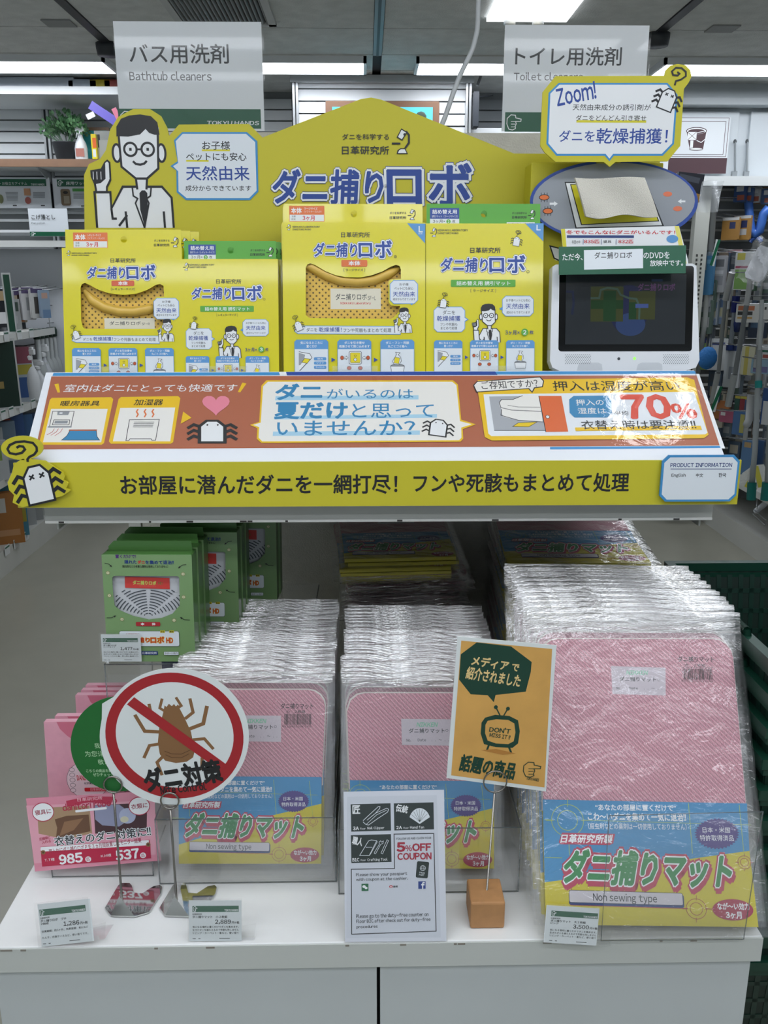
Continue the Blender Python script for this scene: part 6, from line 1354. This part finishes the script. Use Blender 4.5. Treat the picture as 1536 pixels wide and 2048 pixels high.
# clear stand carrying the green boxes
CLB = clearmat('clear_acrylic', '#dfe6e8', .02, .03, gloss=1.0); EDG = clearmat('acrylic_edge', '#6d7678', .5, .1)
def acr_box(t, x0, y0, z0, x1, y1, z1, faces, th=.003, fslant=0):
    """clear box walls; faces subset of 'f','b','l','r','t','u'(under)"""
    m = MB(); e = MB()
    if 'f' in faces: m.obox([(x0, y0, z0), (x1, y0, z0), (x0, y0+th, z0), (x1, y0+th, z0), (x0, y0+fslant, z1), (x1, y0+fslant, z1), (x0, y0+th+fslant, z1), (x1, y0+th+fslant, z1)], CLB)
    if 'b' in faces: m.box(x0, y1-th, z0, x1, y1, z1, CLB)
    if 'l' in faces: m.box(x0, y0+th, z0, x0+th, y1-th, z1, CLB)
    if 'r' in faces: m.box(x1-th, y0+th, z0, x1, y1-th, z1, CLB)
    if 't' in faces: m.box(x0, y0, z1, x1, y1, z1+th, CLB)
    if 'u' in faces: m.box(x0, y0, z0, x1, y1, z0+.0005, CLB)
    m.build('clear_walls', t, True)
    w = .0012
    for a in ((x0, x1),): e.tube([(x0, y0, z0+.001), (x1, y0, z0+.001)], w, EDG, 4); e.tube([(x0, y0+fslant, z1), (x1, y0+fslant, z1)], w, EDG, 4); e.tube([(x0, y0, z0), (x0, y0+fslant, z1)], w, EDG, 4); e.tube([(x1, y0, z0), (x1, y0+fslant, z1)], w, EDG, 4)
    if 'l' in faces: e.tube([(x0, y0+fslant, z1), (x0, y1, z1)], w, EDG, 4)
    if 'r' in faces: e.tube([(x1, y0+fslant, z1), (x1, y1, z1)], w, EDG, 4)
    e.build('polished_edges', t, True)
gx0 = atY(212, 1330, YG).x; gx1 = atY(388, 1330, YG).x
st_ = thing('acrylic_riser', 'clear acrylic riser under the green boxes', 'display stand', ((gx0+gx1)/2, YG, ZS)); acr_box(st_, gx0-.002, YG-.002, ZS+.001, gx1+.20, 1.84, zg-.0042, 'flrt')
m = MB(); m.box(atY(325, 1350, YG+.1).x, YG+.1, ZS+.001, atY(388, 1350, YG+.1).x, YG+.13, zg-.03, mat('#2f3f7a', .4)); tag(m.build('blue_box'), 'dark blue box seen through the clear riser under the green boxes', 'box')
# price card on the green boxes
ACB = clearmat('card_holder_clear', '#e6eef0', .03, .04, gloss=.9)
def pricecard(lab, x0, y0, x1, y1, roll, lean, price, l1, l2, l3, rows, Y=None, Z=None, stand=True, yaw=0):
    t, f, p = card('price_card', lab, 'price card', x0, y0, x1, y1, Y=Y, Z=Z, lean=lean, roll=roll, yaw=yaw, th=.0008, body=mat('#dde4e6', .4, coat=.3)); p.step = 2e-5
    O = f.O; k = p.K((x0+x1)/2, (y0+y1)/2); kx = k[1]; W = (x1-x0)*kx; H = (y1-y0)*k[2]
    L0 = lambda x, y: (-W/2+x*W, H*(1-y)); p.L = L0; p.K = lambda x, y: (L0(x, y), W, H)
    p.rect(.07, .13, .95, .28, DGR); p.text('TOKYU HANDS', .68, .215, .94, .265, WHT, .03); p.V0 = (0, 0, 1); handmark(p, .085, .14, .16, .27, WHT, .008)
    p.text(l1, .07, .31, .25, .355, TXT, .01); p.text(l2, .07, .37, .07+.055*len(l2), .43, TXT, .02); p.text(l3, .07, .44, .07+.05*len(l3), .49, TXT, .01); p.text(price, .50, .47, .80, .585, TXT, .02); p.text('円+税', .82, .51, .96, .575, TXT, .02)
    for i, r in enumerate(rows): p.text(r, .07, .62+i*.075, .95, .675+i*.075, TXT, .006)
    barcode(p, .48, .86, .90, .91, BLK, 8); p.rect(.58, .925, .78, .94, TXT); p.rect(.07, .93, .13, .945, TXT); p.rect(.18, .93, .22, .945, TXT); p.build('print', t)
    m = MB(); m.prism([(-W/2-.0015, 0), (W/2+.0015, 0), (W/2+.0015, H+.003), (-W/2-.0015, H+.003)], .0006, .0014, ACB); m.build('clear_sleeve', t)
    if stand:
        r_ = math.radians(lean); s_ = MB(); s_.prism([(-W/2+.02, .0), (W/2+.018, 0), (W/2+.020, .0012), (-W/2+.02, .0012)], -.045, -.001, ACB); s_.prism([(W/2-.006, 0), (W/2+.018, 0), (W/2+.022, .024), (W/2-.002, .02)], -.006, -.005, ACB); s_.build('foot', t)
    return t
rw = ['気になる場所に置くだけでダニを集めます。', '生きたダニを捕らえるので死骸も残しません', 'リビング・カーペット・畳など、使い捨て']
pricecard('price card reading 1,477 stuck low on the front green box', 203, 1269, 282, 1323, -.5, 3, '1,477', '日革研究所', 'ダニ捕りロボ', 'ハードタイプ', ['気になる場所に置くだけでダニを集めます。', '生きたダニを捕らえるので死骸も残しません', 'ペットハウスや畳、押入等に最適です。'], Y=YG-.006, stand=False)
pricecard('price card reading 1,286 standing at the left end of the base shelf', 79, 1803, 184, 1888, 5.5, 14, '1,286', '日革研究所', 'ダニ捕りロボ　プチ', '2個組', ['効果期間：約3ヶ月、効果面積：約0.5㎡', '', 'たんす、衣装ケースなど、使い捨てです。'], Z=ZS+.006)
pricecard('price card reading 2,889 standing right of the mirror clip foot', 378, 1801, 483, 1882, -.5, 12, '2,889', '日革研究所', 'ダニ捕りマット　小２枚組', '', rw, Z=ZS+.0015)
pricecard('price card reading 3,500 leaning on the front of the large bags', 1090, 1814, 1196, 1888, -4.5, 12, '3,500', '日革研究所', 'ダニ捕りマット　大２枚組', 'ピンク', rw, Z=ZS+.005)
# ---- pink packs at the far left
PK1 = mat('#e2a3b4', .4, noise_=.05, scale=60); PK2 = mat('#cf6f86', .4)
fp = Fr(atZ(160, 1690, ZS+.0006), 3, 0, 0); pk = thing('pink_pack', 'pink paper mite trap pack with rounded dark flap, frontmost at the left end', 'pack', fp.M)
a_ = fp.loc(102, 1690); b_ = fp.loc(235, 1690); h_ = fp.loc(160, 1443)[1]; x0, x1 = a_[0]+.002, b_[0]
m = MB(); m.prism([(x0, 0), (x1, 0), (x1, h_), (x0+.004, h_)], -.012, 0, PK1); m.build('packet', pk, bevel=.0015)
p = Pr(fp); p.poly([(113, 1444), (235, 1444), (235, 1480), (160, 1488), (135, 1472), (120, 1458)], PK2); p.view(0, 1350, 1/2.954); p.ell(520, 620, 125, 110, mat('#e6cdd4'), line=TXT, lw=2)
for k in range(5): p.ell(425+k*2, 560+k*30, 16, 12, mat('#e6cdd4'), TXT, 2, n=10)
p.text('DANITORI', 455, 590, 560, 620, RED, .02, rot=2); p.text('化学薬品不使用', 498, 632, 600, 645, TXT, .01); p.rect(500, 664, 640, 686, RED, rnd=6); p.text('日革研究所', 535, 667, 620, 683, PK1, .02); p.build('print', pk)
for i, (dx, dy, dz) in enumerate(((.012, .020, .002), (.022, .10, .0), (.026, .12, .0), (.028, .14, .0))):
    c = copy_tree(pk, None, 'pink pack standing close behind the frontmost pink pack' if i == 0 else 'pink pack in the rear row of pink packs'); c.location = c.location+Vector((dx, dy, 0)); 
    if i: c['group'] = 'rear row of pink packs'
# ---- pink laminated test-result card on a clear block
blk = thing('acrylic_block', 'clear acrylic block holding up the pink result card', 'display stand', tuple(atZ(210, 1752, ZS))); yb_ = atZ(210, 1754, ZS).y
acr_box(blk, atZ(106, 1754, ZS).x, yb_, ZS+.001, atZ(308, 1750, ZS).x, yb_+.10, ZS+.03, 'flrt')
t, f, p = card('result_card', 'pink laminated card comparing mite counts 985 and 537', 'card', 60, 1597, 312, 1738, Y=yb_-.004, lean=12, roll=3.1, th=.0012, body=mat('#d98ca0', .2, coat=.6), ol=[(52, 1597), (305, 1582), (323, 1721), (70, 1743)])
p.view(0, 1560, 1/4.197)
p.poly([(220, 215), (1300, 170), (1310, 625), (290, 700)], mat('#e0a2b2', .2, coat=.6)); p.poly([(310, 235), (750, 215), (775, 445), (560, 500), (325, 450)], mat('#a68a6c', .3)); p.poly([(460, 330), (560, 300), (745, 290), (760, 430), (470, 490), (480, 400)], mat('#6a4c38', .3)); p.poly([(540, 350), (700, 320), (620, 420), (500, 470)], mat('#8d6a4e', .3))
p.poly([(785, 212), (1235, 190), (1232, 430), (800, 450)], mat('#4a3236', .3)); p.poly([(790, 215), (1000, 205), (1130, 300), (1000, 390), (860, 380), (800, 330)], mat('#8f93ad', .3)); p.ell(1070, 300, 70, 65, mat('#aab2cc', .3)); p.ell(1045, 330, 35, 26, mat('#c9c7ae', .3))
p.poly([(555, 175), (750, 135), (955, 140), (930, 205), (750, 185), (565, 225)], mat('#b83450', .3)); p.text('日革研究所', 650, 143, 860, 172, mat('#e6b4c0'), .01, rot=1)
p.text('danitori robo P', 525, 178, 985, 235, mat('#b02a48'), .02, rot=2.5); p.rect(632, 238, 898, 258, WHT, rnd=8, rot=2.5)
for cx, cy, r, tx_ in ((362, 268, 88, '寝具に'), (1170, 218, 85, '衣類に')): p.ell(cx, cy, r+5, r*.86+5, mat('#b02a48')); p.ell(cx, cy, r-1, r*.84, WHT); p.text(tx_, cx-68, cy-22, cx+68, cy+20, mat('#9a3048'), .015, rot=4)
p.text('圧縮袋に', 330, 475, 425, 500, mat('#b02a48'), .01, rot=8); p.text('入れる', 352, 503, 428, 530, mat('#b02a48'), .01, rot=8)
for mt, b in ((WHT, .07), (TXT, .015)): p.text('衣替えのダニ対策に!!', 455, 432, 1268, 510, mt, b, rot=2.6)
p.poly([(340, 560), (1255, 500), (1262, 540), (1268, 655), (355, 725)], mat('#b82848', .3)); p.poly([(342, 562), (1250, 502), (1250, 545), (375, 598), (342, 590)], WHT); p.text('押入れにダニ捕りロボＰを３ヵ月間設置したモニター結果', 408, 530, 1190, 572, mat('#9a3048'), .01, rot=3.4)
p.text('985', 500, 618, 692, 695, WHT, .04, rot=3); p.text('537', 975, 583, 1165, 662, WHT, .04, rot=3); p.text('T.T様', 375, 655, 460, 680, WHT, .0, rot=3); p.text('K.M様', 848, 620, 935, 645, WHT, .0, rot=3)
for cx, cy in ((742, 663), (1202, 630)): p.ell(cx, cy, 25, 24, WHT, n=16); p.text('匹', cx-13, cy-13, cx+13, cy+13, mat('#b02a48'), .02)
for cx, cy in ((365, 605), (1245, 540)): p.ell(cx, cy, 20, 20, mat('#8a6a44'), n=7); p.ell(cx, cy, 10, 10, mat('#5a3a2a'), n=8)
p.build('print', t)
# ---- clear holders with the filed bags
def holder(lab, xl, xr, ybot, ytop, dep, slant=.012):
    a = atZ(xl, ybot, ZS+.001); b = atZ(xr, ybot, ZS+.001); t = thing('acrylic_holder', lab, 'display holder', ((a.x+b.x)/2, a.y, ZS)); zt_ = atY((xl+xr)/2, ytop, a.y).z
    acr_box(t, a.x, a.y, ZS+.001, b.x, a.y+dep, zt_, 'flr', fslant=slant); return a.y
holder('clear acrylic holder filing the left small mat bags', 320, 672, 1768, 1637, .38, 0)
holder('clear acrylic holder filing the middle small mat bags', 678, 1037, 1788, 1657, .38, 0)
t = thing('acrylic_stand', 'slanted clear acrylic panel in front of the large mat bags', 'display holder', tuple(atZ(1350, 1882, ZS)))
y_ = atZ(1350, 1882, ZS+.001).y; P_ = [atY(1202, 1882, y_), atY(1487, 1879, y_), atY(1524, 1625, y_-.004), atY(1216, 1632, y_-.004)]
f_ = Fr(Vector((P_[0].x, y_, ZS+.001)), -2); m = MB(); pts = [f_.loc(*q) for q in ((1202, 1881), (1487, 1878), (1526, 1623), (1218, 1631))]; m.prism(pts, -.002, 0, CLB); m.v = [tuple(f_.M @ Vector(v)) for v in m.v]; m.build('front_sheet', t, True)
m = MB(); m.tube([tuple(f_.P(u, v, .0005)) for u, v in pts], .0011, EDG, 4, True); m.box(P_[0].x, y_, ZS+.0008, P_[1].x, y_+.12, ZS+.0028, CLB); m.build('base_sheet', t, True)
# ---- clips with discs
WIRE = mat('#8d8a84', .25, .9); MIRR = mat('#c9cac8', .07, 1.0)
def wireclip(name, lab, foot, ringpx, rr, kind, Ystand):
    """foot: outline px list on the shelf"""
    t = thing(name, lab, 'sign clip', tuple(atZ(*foot[0], ZS)))
    return t
def mirrorstand(lab, ox, top, ring, rr):
    """folded mirror-steel foot whose outline is given in the enlarged picture (origin 0,1350)"""
    cv = lambda a, b: (a/2.954+ox, 1350+b/2.954)
    base = atZ(*cv(718, 1420), ZS); t = thing('sign_clip_stand', lab, 'sign clip', tuple(base))
    ol = [cv(*q) for q in ((620, 1375), (700, 1240), (722, 1228), (765, 1228), (778, 1242), (790, 1285), (840, 1290), (905, 1248), (945, 1240), (958, 1252), (950, 1290), (880, 1400), (795, 1425), (655, 1420))]
    P = [atZ(a, b, ZS+.004) for a, b in ol]; m = MB(); m.prism([(p_.x, p_.y) for p_ in P][::-1], ZS+.0015, ZS+.004, MIRR); m.build('mirror_plate', t, True)
    a, b, c = [atZ(*cv(*q), ZS+.0045) for q in ((655, 1420), (795, 1425), (722, 1345))]; ap = c+Vector((0, -.012, .022)); m = MB(); m.add([a, b, ap, c], [(0, 1, 2), (1, 3, 2), (3, 0, 2)], mat('#9da09e', .2, 1.0)); m.build('folded_flap', t, True)
    q = c; tp = atY(ring[0], ring[1]+rr, q.y); m = MB(); m.tube([(q.x, q.y, ZS+.004), (q.x+(tp.x-q.x)*.5, q.y, (ZS+tp.z)/2), tuple(tp)], .0019, WIRE, 8); m.build('rod', t, True)
    c_ = atY(ring[0], ring[1], q.y); R_ = (c_-atY(ring[0]+rr, ring[1], q.y)).length; m = MB()
    for dy in (-.0035, .0035): m.tube([(c_.x+R_*math.cos(i*math.pi/14), c_.y+dy, c_.z+R_*math.sin(i*math.pi/14)) for i in range(28)], .0014, WIRE, 6, True)
    m.build('ring', t, True); return q.y
y1_ = mirrorstand('mirror steel clip stand holding the green disc, left one', 0, 0, (227, 1567), 18)
y2_ = mirrorstand('mirror steel clip stand holding the mite control disc, right one', 109, 0, (340.5, 1599), 18)
t, f, p = card('green_disc', 'green round card with Chinese lettering half hidden by the mite control disc', 'sign', 141, 1393, 331, 1583, Y=y1_, lean=0, th=.001, body=mat('#1c6a2e', .4), ol=[(237+96*math.cos(a), 1488+95*math.sin(a)) for a in [i*math.pi/24 for i in range(48)]])
p.view(0, 1350, 1/2.954); LG_ = mat('#b9e0b4', .4); p.text('我们已', 558, 402, 660, 432, LG_, 0); p.text('为您详细', 502, 448, 650, 482, LG_, 0); p.text('敬请', 578, 498, 650, 528, LG_, 0); p.text('こちらの商品を詳', 510, 556, 660, 574, LG_, .01); p.text('ぜひチェック', 550, 578, 670, 598, LG_, .01); p.build('print', t)
MW = mat('#e2e8e8', .4); MRD = mat('#a8242c', .4); BRN = mat('#8a6440', .4)
t, f, p = card('mite_control_disc', 'white round no-mites sign with red ring and brown mite', 'sign', 200, 1336, 497, 1612, Y=y2_, lean=0, th=.001, body=MW, ol=[(180+a/4.655, 1330+b/4.655) for a, b in [(785+695*math.cos(q), 665+636*math.sin(q)) for q in [i*math.pi/30 for i in range(60)] if not (math.cos(q) < -.72 and -math.sin(q) > .1 and -math.sin(q) < .62)][:0]] or None)
bpy.data.objects.remove(t.children[0]) if False else None
for ch in [c for c in bpy.data.objects if c.parent == t]: bpy.data.objects.remove(ch)
T_ = lambda a, b: f.loc(180+a/4.655, 1330+b/4.655)
ol = [T_(785+695*math.cos(math.radians(q)), 665-636*math.sin(math.radians(q))) for q in range(0, 150, 5)]+[T_(112, 362), T_(110, 500)]+[T_(785+695*math.cos(math.radians(q)), 665-636*math.sin(math.radians(q))) for q in range(170, 360, 5)]
m = MB(); m.prism(ol, -.001, 0, MW); m.build('disc', t)
p.view(180, 1330, 1/4.655); p.ell(788, 668, 642, 585, MRD, n=60); p.ell(790, 658, 548, 490, MW, n=60)
p.poly([(695, 375), (712, 390), (735, 360), (762, 382), (782, 362), (800, 385), (822, 365), (830, 395), (880, 490), (940, 620), (975, 800), (960, 860), (900, 900), (800, 912), (700, 890), (650, 830), (632, 720), (645, 580), (680, 450)], BRN)
for l_, w_ in (([(690, 425), (650, 400), (672, 312)], 26), ([(815, 400), (850, 378), (800, 300)], 26), ([(885, 500), (960, 440), (930, 310)], 30), ([(925, 595), (1055, 545), (1090, 380)], 36), ([(955, 695), (1065, 685), (1150, 782)], 30), ([(650, 622), (510, 615), (418, 462)], 34), ([(640, 735), (555, 748), (502, 865)], 30), ([(680, 850), (625, 905), (672, 1025)], 30), ([(1045, 860), (1040, 975)], 30), ([(550, 360), (562, 420)], 30)): p.line(l_, w_, BRN)
for a_, b_ in ((0, 0), (10, 34)): p.line([(695+a_, 800+b_), (760, 825+b_), (850, 828+b_), (935-a_, 790+b_)], 6, mat('#5f4028', .4))
p.poly([(345, 365), (412, 298), (1272, 925), (1235, 1000)], MRD)
p.text('ダニ対策', 500, 925, 1225, 1130, BLK, .045, rot=8.5); p.text('Mite Control', 655, 1108, 1082, 1180, BLK, .03, rot=5.5); p.build('print', t)
# ---- media card on a wood block
wb_ = atZ(974, 1858, ZS); wy = wb_.y; zwt = atY(974, 1806, wy).z; x0 = atY(941, 1830, wy).x; x1 = atY(1010, 1830, wy).x; y3_ = wy+.045
t = thing('wood_block_clip', 'wooden cube with wire clip holding the orange media card', 'sign clip', tuple(wb_))
WD = mat('#b58556', .6, noise_=.12, scale=60)
m = MB(); m.box(x0, wy, ZS+.0005, x1, wy+.058, zwt, WD); m.build('block', t, True, .003)
rg = atY(990, 1562, wy+.03); m = MB(); xb_ = atY(973, 1800, wy+.03).x; m.tube([(xb_, wy+.03, zwt-.003), tuple(rg-Vector((0, 0, .018)))], .0016, WIRE, 8); m.build('rod', t, True)
m = MB(); m.tube([(rg.x+.0175*math.cos(i*math.pi/14), rg.y-.002, rg.z+.018*math.sin(i*math.pi/14)) for i in range(28)], .0012, WIRE, 6, True); m.build('ring', t, True)
KR = mat('#dcA95a'.lower(), .6, noise_=.12, scale=18)
t, f, p = card('media_card', 'orange card with green speech bubble and drawn television, DON\'T MISS IT', 'sign', 905, 1283, 1104, 1577, Y=wy+.035, lean=0, roll=-5.3, th=.0012, body=MW, ol=[(915, 1273), (1113, 1291), (1092, 1583), (893, 1556)])
f_zoom = (860, 1260, 1/2.272); p.view(*f_zoom); p.poly([(142, 48), (555, 86), (520, 715), (96, 660)], KR)
TGR = mat('#123f30', .5); p.poly([(212, 56), (368, 74), (462, 145), (458, 190), (435, 280), (298, 295), (290, 328), (262, 296), (185, 292), (132, 225), (140, 110)], TGR)
CR_ = mat('#e6c98a', .5); p.text('メディア', 190, 128, 358, 172, CR_, .035, rot=-5); p.text('で', 372, 155, 404, 186, CR_, .03, rot=-5); p.text('紹介されました', 164, 185, 414, 240, CR_, .03, rot=-5.3)
p.poly([(250, 398), (295, 385), (360, 390), (400, 410), (408, 460), (400, 515), (375, 535), (300, 532), (245, 518), (230, 470), (234, 420)], TGR); p.poly([(262, 412), (300, 405), (355, 408), (383, 424), (388, 465), (380, 505), (355, 518), (300, 515), (262, 502), (250, 468), (252, 430)], KR)
p.line([(318, 388), (300, 352)], 6, TGR); p.line([(335, 388), (353, 358)], 6, TGR); p.ell(299, 350, 9, 9, TGR, n=12); p.ell(354, 357, 9, 9, TGR, n=12); p.line([(268, 520), (258, 546)], 9, TGR); p.line([(358, 530), (370, 560)], 9, TGR); p.poly([(230, 545), (300, 540), (390, 560), (330, 566)], mat('#b9803a', .6))
p.text("DON'T", 270, 442, 366, 466, TGR, .03, rot=-2); p.text('MISS IT !!', 270, 473, 365, 490, TGR, .03, rot=-4); p.text('話題の商品', 136, 585, 390, 658, TGR, .04, rot=-6); handmark(p, 422, 598, 505, 668, TGR, 4); p.text('TOKYU HANDS', 438, 670, 495, 683, TGR, .03, rot=-6); p.build('print', t)
# ---- coupon notice stand
cz = atZ(790, 1884, ZS+.0006)
t, f, p = card('coupon_notice', 'white coupon notice in clear stand with dark floor guide squares, 5%OFF COUPON', 'sign', 687, 1577, 893, 1884, Z=ZS+.0008, lean=13, roll=.3, th=.001, body=mat('#d6dae4', .35), ol=[(687, 1584), (888, 1580), (893, 1882), (690, 1884)])
m = MB(); pts = [f.loc(*q) for q in ((685, 1577), (889, 1573), (895, 1883), (688, 1886))]; m.prism(pts, .0012, .003, ACR); m.prism([(pts[3][0], 0), (pts[2][0], 0), (pts[2][0], .002), (pts[3][0], .002)], -.075, -.001, ACR); m.build('clear_stand', t)
p = Pr(f, 1e-4, 1e-5); p.view(680, 1570, 1/6.4)
p.poly([(90, 150), (1240, 130), (1290, 1950), (80, 1960)], mat('#cdd2dc', .4))
DK = mat('#1c2a28', .4)
for q in ((140, 240, 650, 590), (692, 228, 1200, 575), (142, 635, 656, 992)): p.rect(*q, DK, rot=.6)
p.line([(145, 1078), (698, 1068), (692, 628), (1200, 620), (1230, 1870), (150, 1910)], 11, BLK, True)
p.text('匠', 162, 262, 255, 365, WHT, .03); p.text('3A', 168, 532, 240, 576, WHT, .03, rot=.6); p.text('Floor', 258, 545, 328, 570, WHT, .01, rot=.6); p.text('Nail Clipper', 350, 532, 568, 572, WHT, .015, rot=.6)
p.text('伝統', 718, 255, 868, 350, WHT, .03, rot=-12); p.text('2A', 722, 525, 792, 562, WHT, .03); p.text('Floor', 812, 535, 880, 560, WHT, .01); p.text('Hand fan', 897, 522, 1075, 556, WHT, .015)
p.text('職人', 160, 668, 290, 770, WHT, .03, rot=-14); p.text('B1C', 160, 935, 245, 978, WHT, .03, rot=.6); p.text('Floor', 265, 948, 332, 972, WHT, .01); p.text('Crafting Tool', 350, 935, 608, 978, WHT, .015, rot=.6)
W_ = PWH
p.line([(295, 455), (490, 275), (512, 275), (508, 300), (455, 360), (345, 450)], 7, W_); p.line([(455, 360), (600, 295), (622, 310), (610, 345), (480, 430), (365, 512), (325, 500), (295, 470)], 7, W_); p.line([(340, 500), (470, 380), (600, 320)], 6, W_)
fan = [(1020, 498)]+[(1020+140*math.cos(math.radians(a))*1.0, 480-185*math.sin(math.radians(a))) for a in range(22, 159, 8)]; p.poly(fan, W_)
for a in range(38, 150, 18): p.line([(1020, 470), (1020+125*math.cos(math.radians(a)), 470-165*math.sin(math.radians(a)))], 4, DK)
p.line([(252, 900), (365, 715), (400, 702), (470, 712), (375, 900)], 7, W_, True); p.line([(330, 795), (412, 795)], 6, W_); p.line([(375, 900), (392, 880), (480, 720)], 6, W_); p.line([(440, 875), (455, 880), (520, 760), (550, 745), (555, 715), (530, 730), (520, 712), (500, 730), (505, 755), (440, 860)], 6, W_, True); p.line([(525, 870), (545, 880), (622, 710), (602, 700)], 6, W_, True)
p.text('FOLLOW US AND CLAIM YOUR', 722, 668, 1168, 694, TXT, .01, rot=.6); CRD = mat('#a8203a', .35); p.text('5', 732, 738, 828, 848, CRD, .05); p.text('%', 838, 770, 918, 845, CRD, .02); p.text('OFF', 928, 748, 1162, 840, CRD, .04); p.text('COUPON', 738, 868, 1168, 952, CRD, .035)
p.rect(978, 978, 1132, 1188, DK, rnd=18, rot=-6); p.ell(1060, 1062, 34, 32, None, W_, 5); p.ell(1060, 1062, 14, 32, None, W_, 4); p.line([(1028, 1062), (1092, 1062)], 4, W_); p.text('PASS', 1018, 1112, 1084, 1132, W_, .02, rot=-6); p.text('PORT', 1012, 1140, 1078, 1160, W_, .02, rot=-6)
p.text('Please show your passport', 205, 1118, 860, 1168, TXT, .01, rot=.5); p.text('with coupon at the cashier.', 205, 1180, 868, 1228, TXT, .01, rot=.5)
p.rect(276, 1262, 364, 1354, mat('#1f6a44')); p.ell(308, 1298, 22, 18, WHT, n=14); p.ell(334, 1316, 19, 15, WHT, n=14); p.ell(652, 1298, 22, 17, RED, n=14); p.ell(652, 1300, 11, 9, WHT, n=12); p.text('微博', 680, 1285, 738, 1312, TXT, .01); p.rect(1002, 1230, 1095, 1326, mat('#25408a')); p.text('f', 1042, 1242, 1082, 1326, WHT, .05)
p.text('Please go to the duty-free counter on', 208, 1638, 1132, 1702, TXT, .01, rot=.6); p.text('Floor B2C after check out for duty-free', 208, 1705, 1158, 1762, TXT, .01, rot=.6); p.text('procedures', 210, 1790, 482, 1838, TXT, .01, rot=.6)
p.build('print', t)

# ---- shopping baskets at the right
BG = mat('#123c2e', .35); BG2 = mat('#0e3026', .4)
def basket(x0, x1, y0, y1, z, h, lab, grp=None, full=True):
    t = thing('shopping_basket', lab, 'basket', ((x0+x1)/2, (y0+y1)/2, z), grp); i_ = .02
    m = MB(); rim = [(x0, y0), (x1, y0), (x1, y1), (x0, y1)]
    m.prism(rim, z+h-.018, z+h, BG, holes=[[(x0+.018, y0+.018), (x1-.018, y0+.018), (x1-.018, y1-.018), (x0+.018, y1-.018)]])
    m.prism([(x0+.006, y0+.006), (x1-.006, y0+.006), (x1-.006, y1-.006), (x0+.006, y1-.006)], z+h-.032, z+h-.022, BG, holes=[[(x0+.016, y0+.016), (x1-.016, y0+.016), (x1-.016, y1-.016), (x0+.016, y1-.016)]]); m.build('rim', t, True, .003)
    if not full: return t
    m = MB(); b = z+.02; tp = z+h-.015; s_ = .035
    def wall(a, c):
        (xa_, ya_), (xb2, yb2) = a, c; n = 13; cx, cy = (x0+x1)/2, (y0+y1)/2
        def P(k, r): # r 0 bottom,1 top
            x = xa_+(xb2-xa_)*k; y = ya_+(yb2-ya_)*k; q = .86+.14*r; return Vector((cx+(x-cx)*q, cy+(y-cy)*q, b+(tp-b)*r))
        d = Vector((ya_-yb2, xb2-xa_, 0)).normalized()*.002
        def cell(k0, k1, r0, r1): A, B, C, D = P(k0, r0), P(k1, r0), P(k0, r1), P(k1, r1); m.obox([A-d, B-d, A+d, B+d, C-d, D-d, C+d, D+d], BG2)
        A, B, C, D = P(0, .03), P(1, .03), P(0, .97), P(1, .97); m.obox([A-d*.4, B-d*.4, A+d*.4, B+d*.4, C-d*.4, D-d*.4, C+d*.4, D+d*.4], mat('#0a241c', .5))
        for i in range(n): cell(i/n, (i+.42)/n, 0, 1)
        for r0, r1 in ((0, .12), (.30, .35), (.52, .57), (.74, .79), (.94, 1)): cell(0, 1, r0, r1)
    wall((x0+.012, y1-.012), (x1-.012, y1-.012)); wall((x0+.012, y0+.012), (x0+.012, y1-.012)); wall((x1-.012, y0+.012), (x1-.012, y1-.012)); wall((x0+.012, y0+.012), (x1-.012, y0+.012))
    m.box(x0+.05, y0+.06, z+.018, x1-.05, y1-.06, z+.024, BG2); m.build('lattice_wall', t, True)
    m = MB(); m.tube([(x0+.008, y0+.12, z+h+.006), (x0+.008, y1-.12, z+h+.006)], .007, BG, 8); m.tube([(x0+.008, y0+.12, z+h+.006), (x0+.008, y0+.11, z+h-.01)], .007, BG, 8); m.tube([(x0+.008, y1-.12, z+h+.006), (x0+.008, y1-.11, z+h-.01)], .007, BG, 8); m.build('handle', t, True); return t
bx0 = XR+.03; by1 = 1.76; zr_ = atY(1430, 1121, by1).z
nb = 11
for i in range(nb):
    z = zr_-.23-.056*i
    if z < .0: break
    basket(bx0+.0005*i, bx0+.34, 1.24, by1, z, .23, 'dark green shopping basket, topmost of the stack at the right' if i == 0 else 'dark green shopping basket nested in the stack below the topmost', None if i == 0 else 'nested baskets below the topmost', full=True)
zlast = z

# ---- print belongs to the sheet it is on
PAR = {'tab_print': ('hang_tab',), 'header_print': ('header_card',), 'mat_print': ('pink_mat',), 'case_print': ('trap_case',), 'cloth_label': ('perforated_case',), 'front_lettering': ('front_board',), 'banner_print': ('sloped_panel',), 'shelf_lip': ('upper_shelf',), 'speaker_grille': ('casing',), 'button': ('casing',), 'power_light': ('casing',), 'screen': ('bezel',),
       'print': ('board', 'carton', 'panel', 'packet', 'pack', 'disc', 'riser_box')}
KIDS = {}
for o in bpy.data.objects:
    if o.parent: KIDS.setdefault(o.parent, []).append(o)
for t, ks in KIDS.items():
    if t.type != 'EMPTY': continue
    for k in ks:
        n = k.name.split('.')[0]
        if n in PAR:
            for c in PAR[n]:
                h = [q for q in ks if q.name.split('.')[0] == c]
                if h: k.parent = h[0]; break
bpy.data.objects.remove(TO); bpy.data.scenes.remove(LSC)
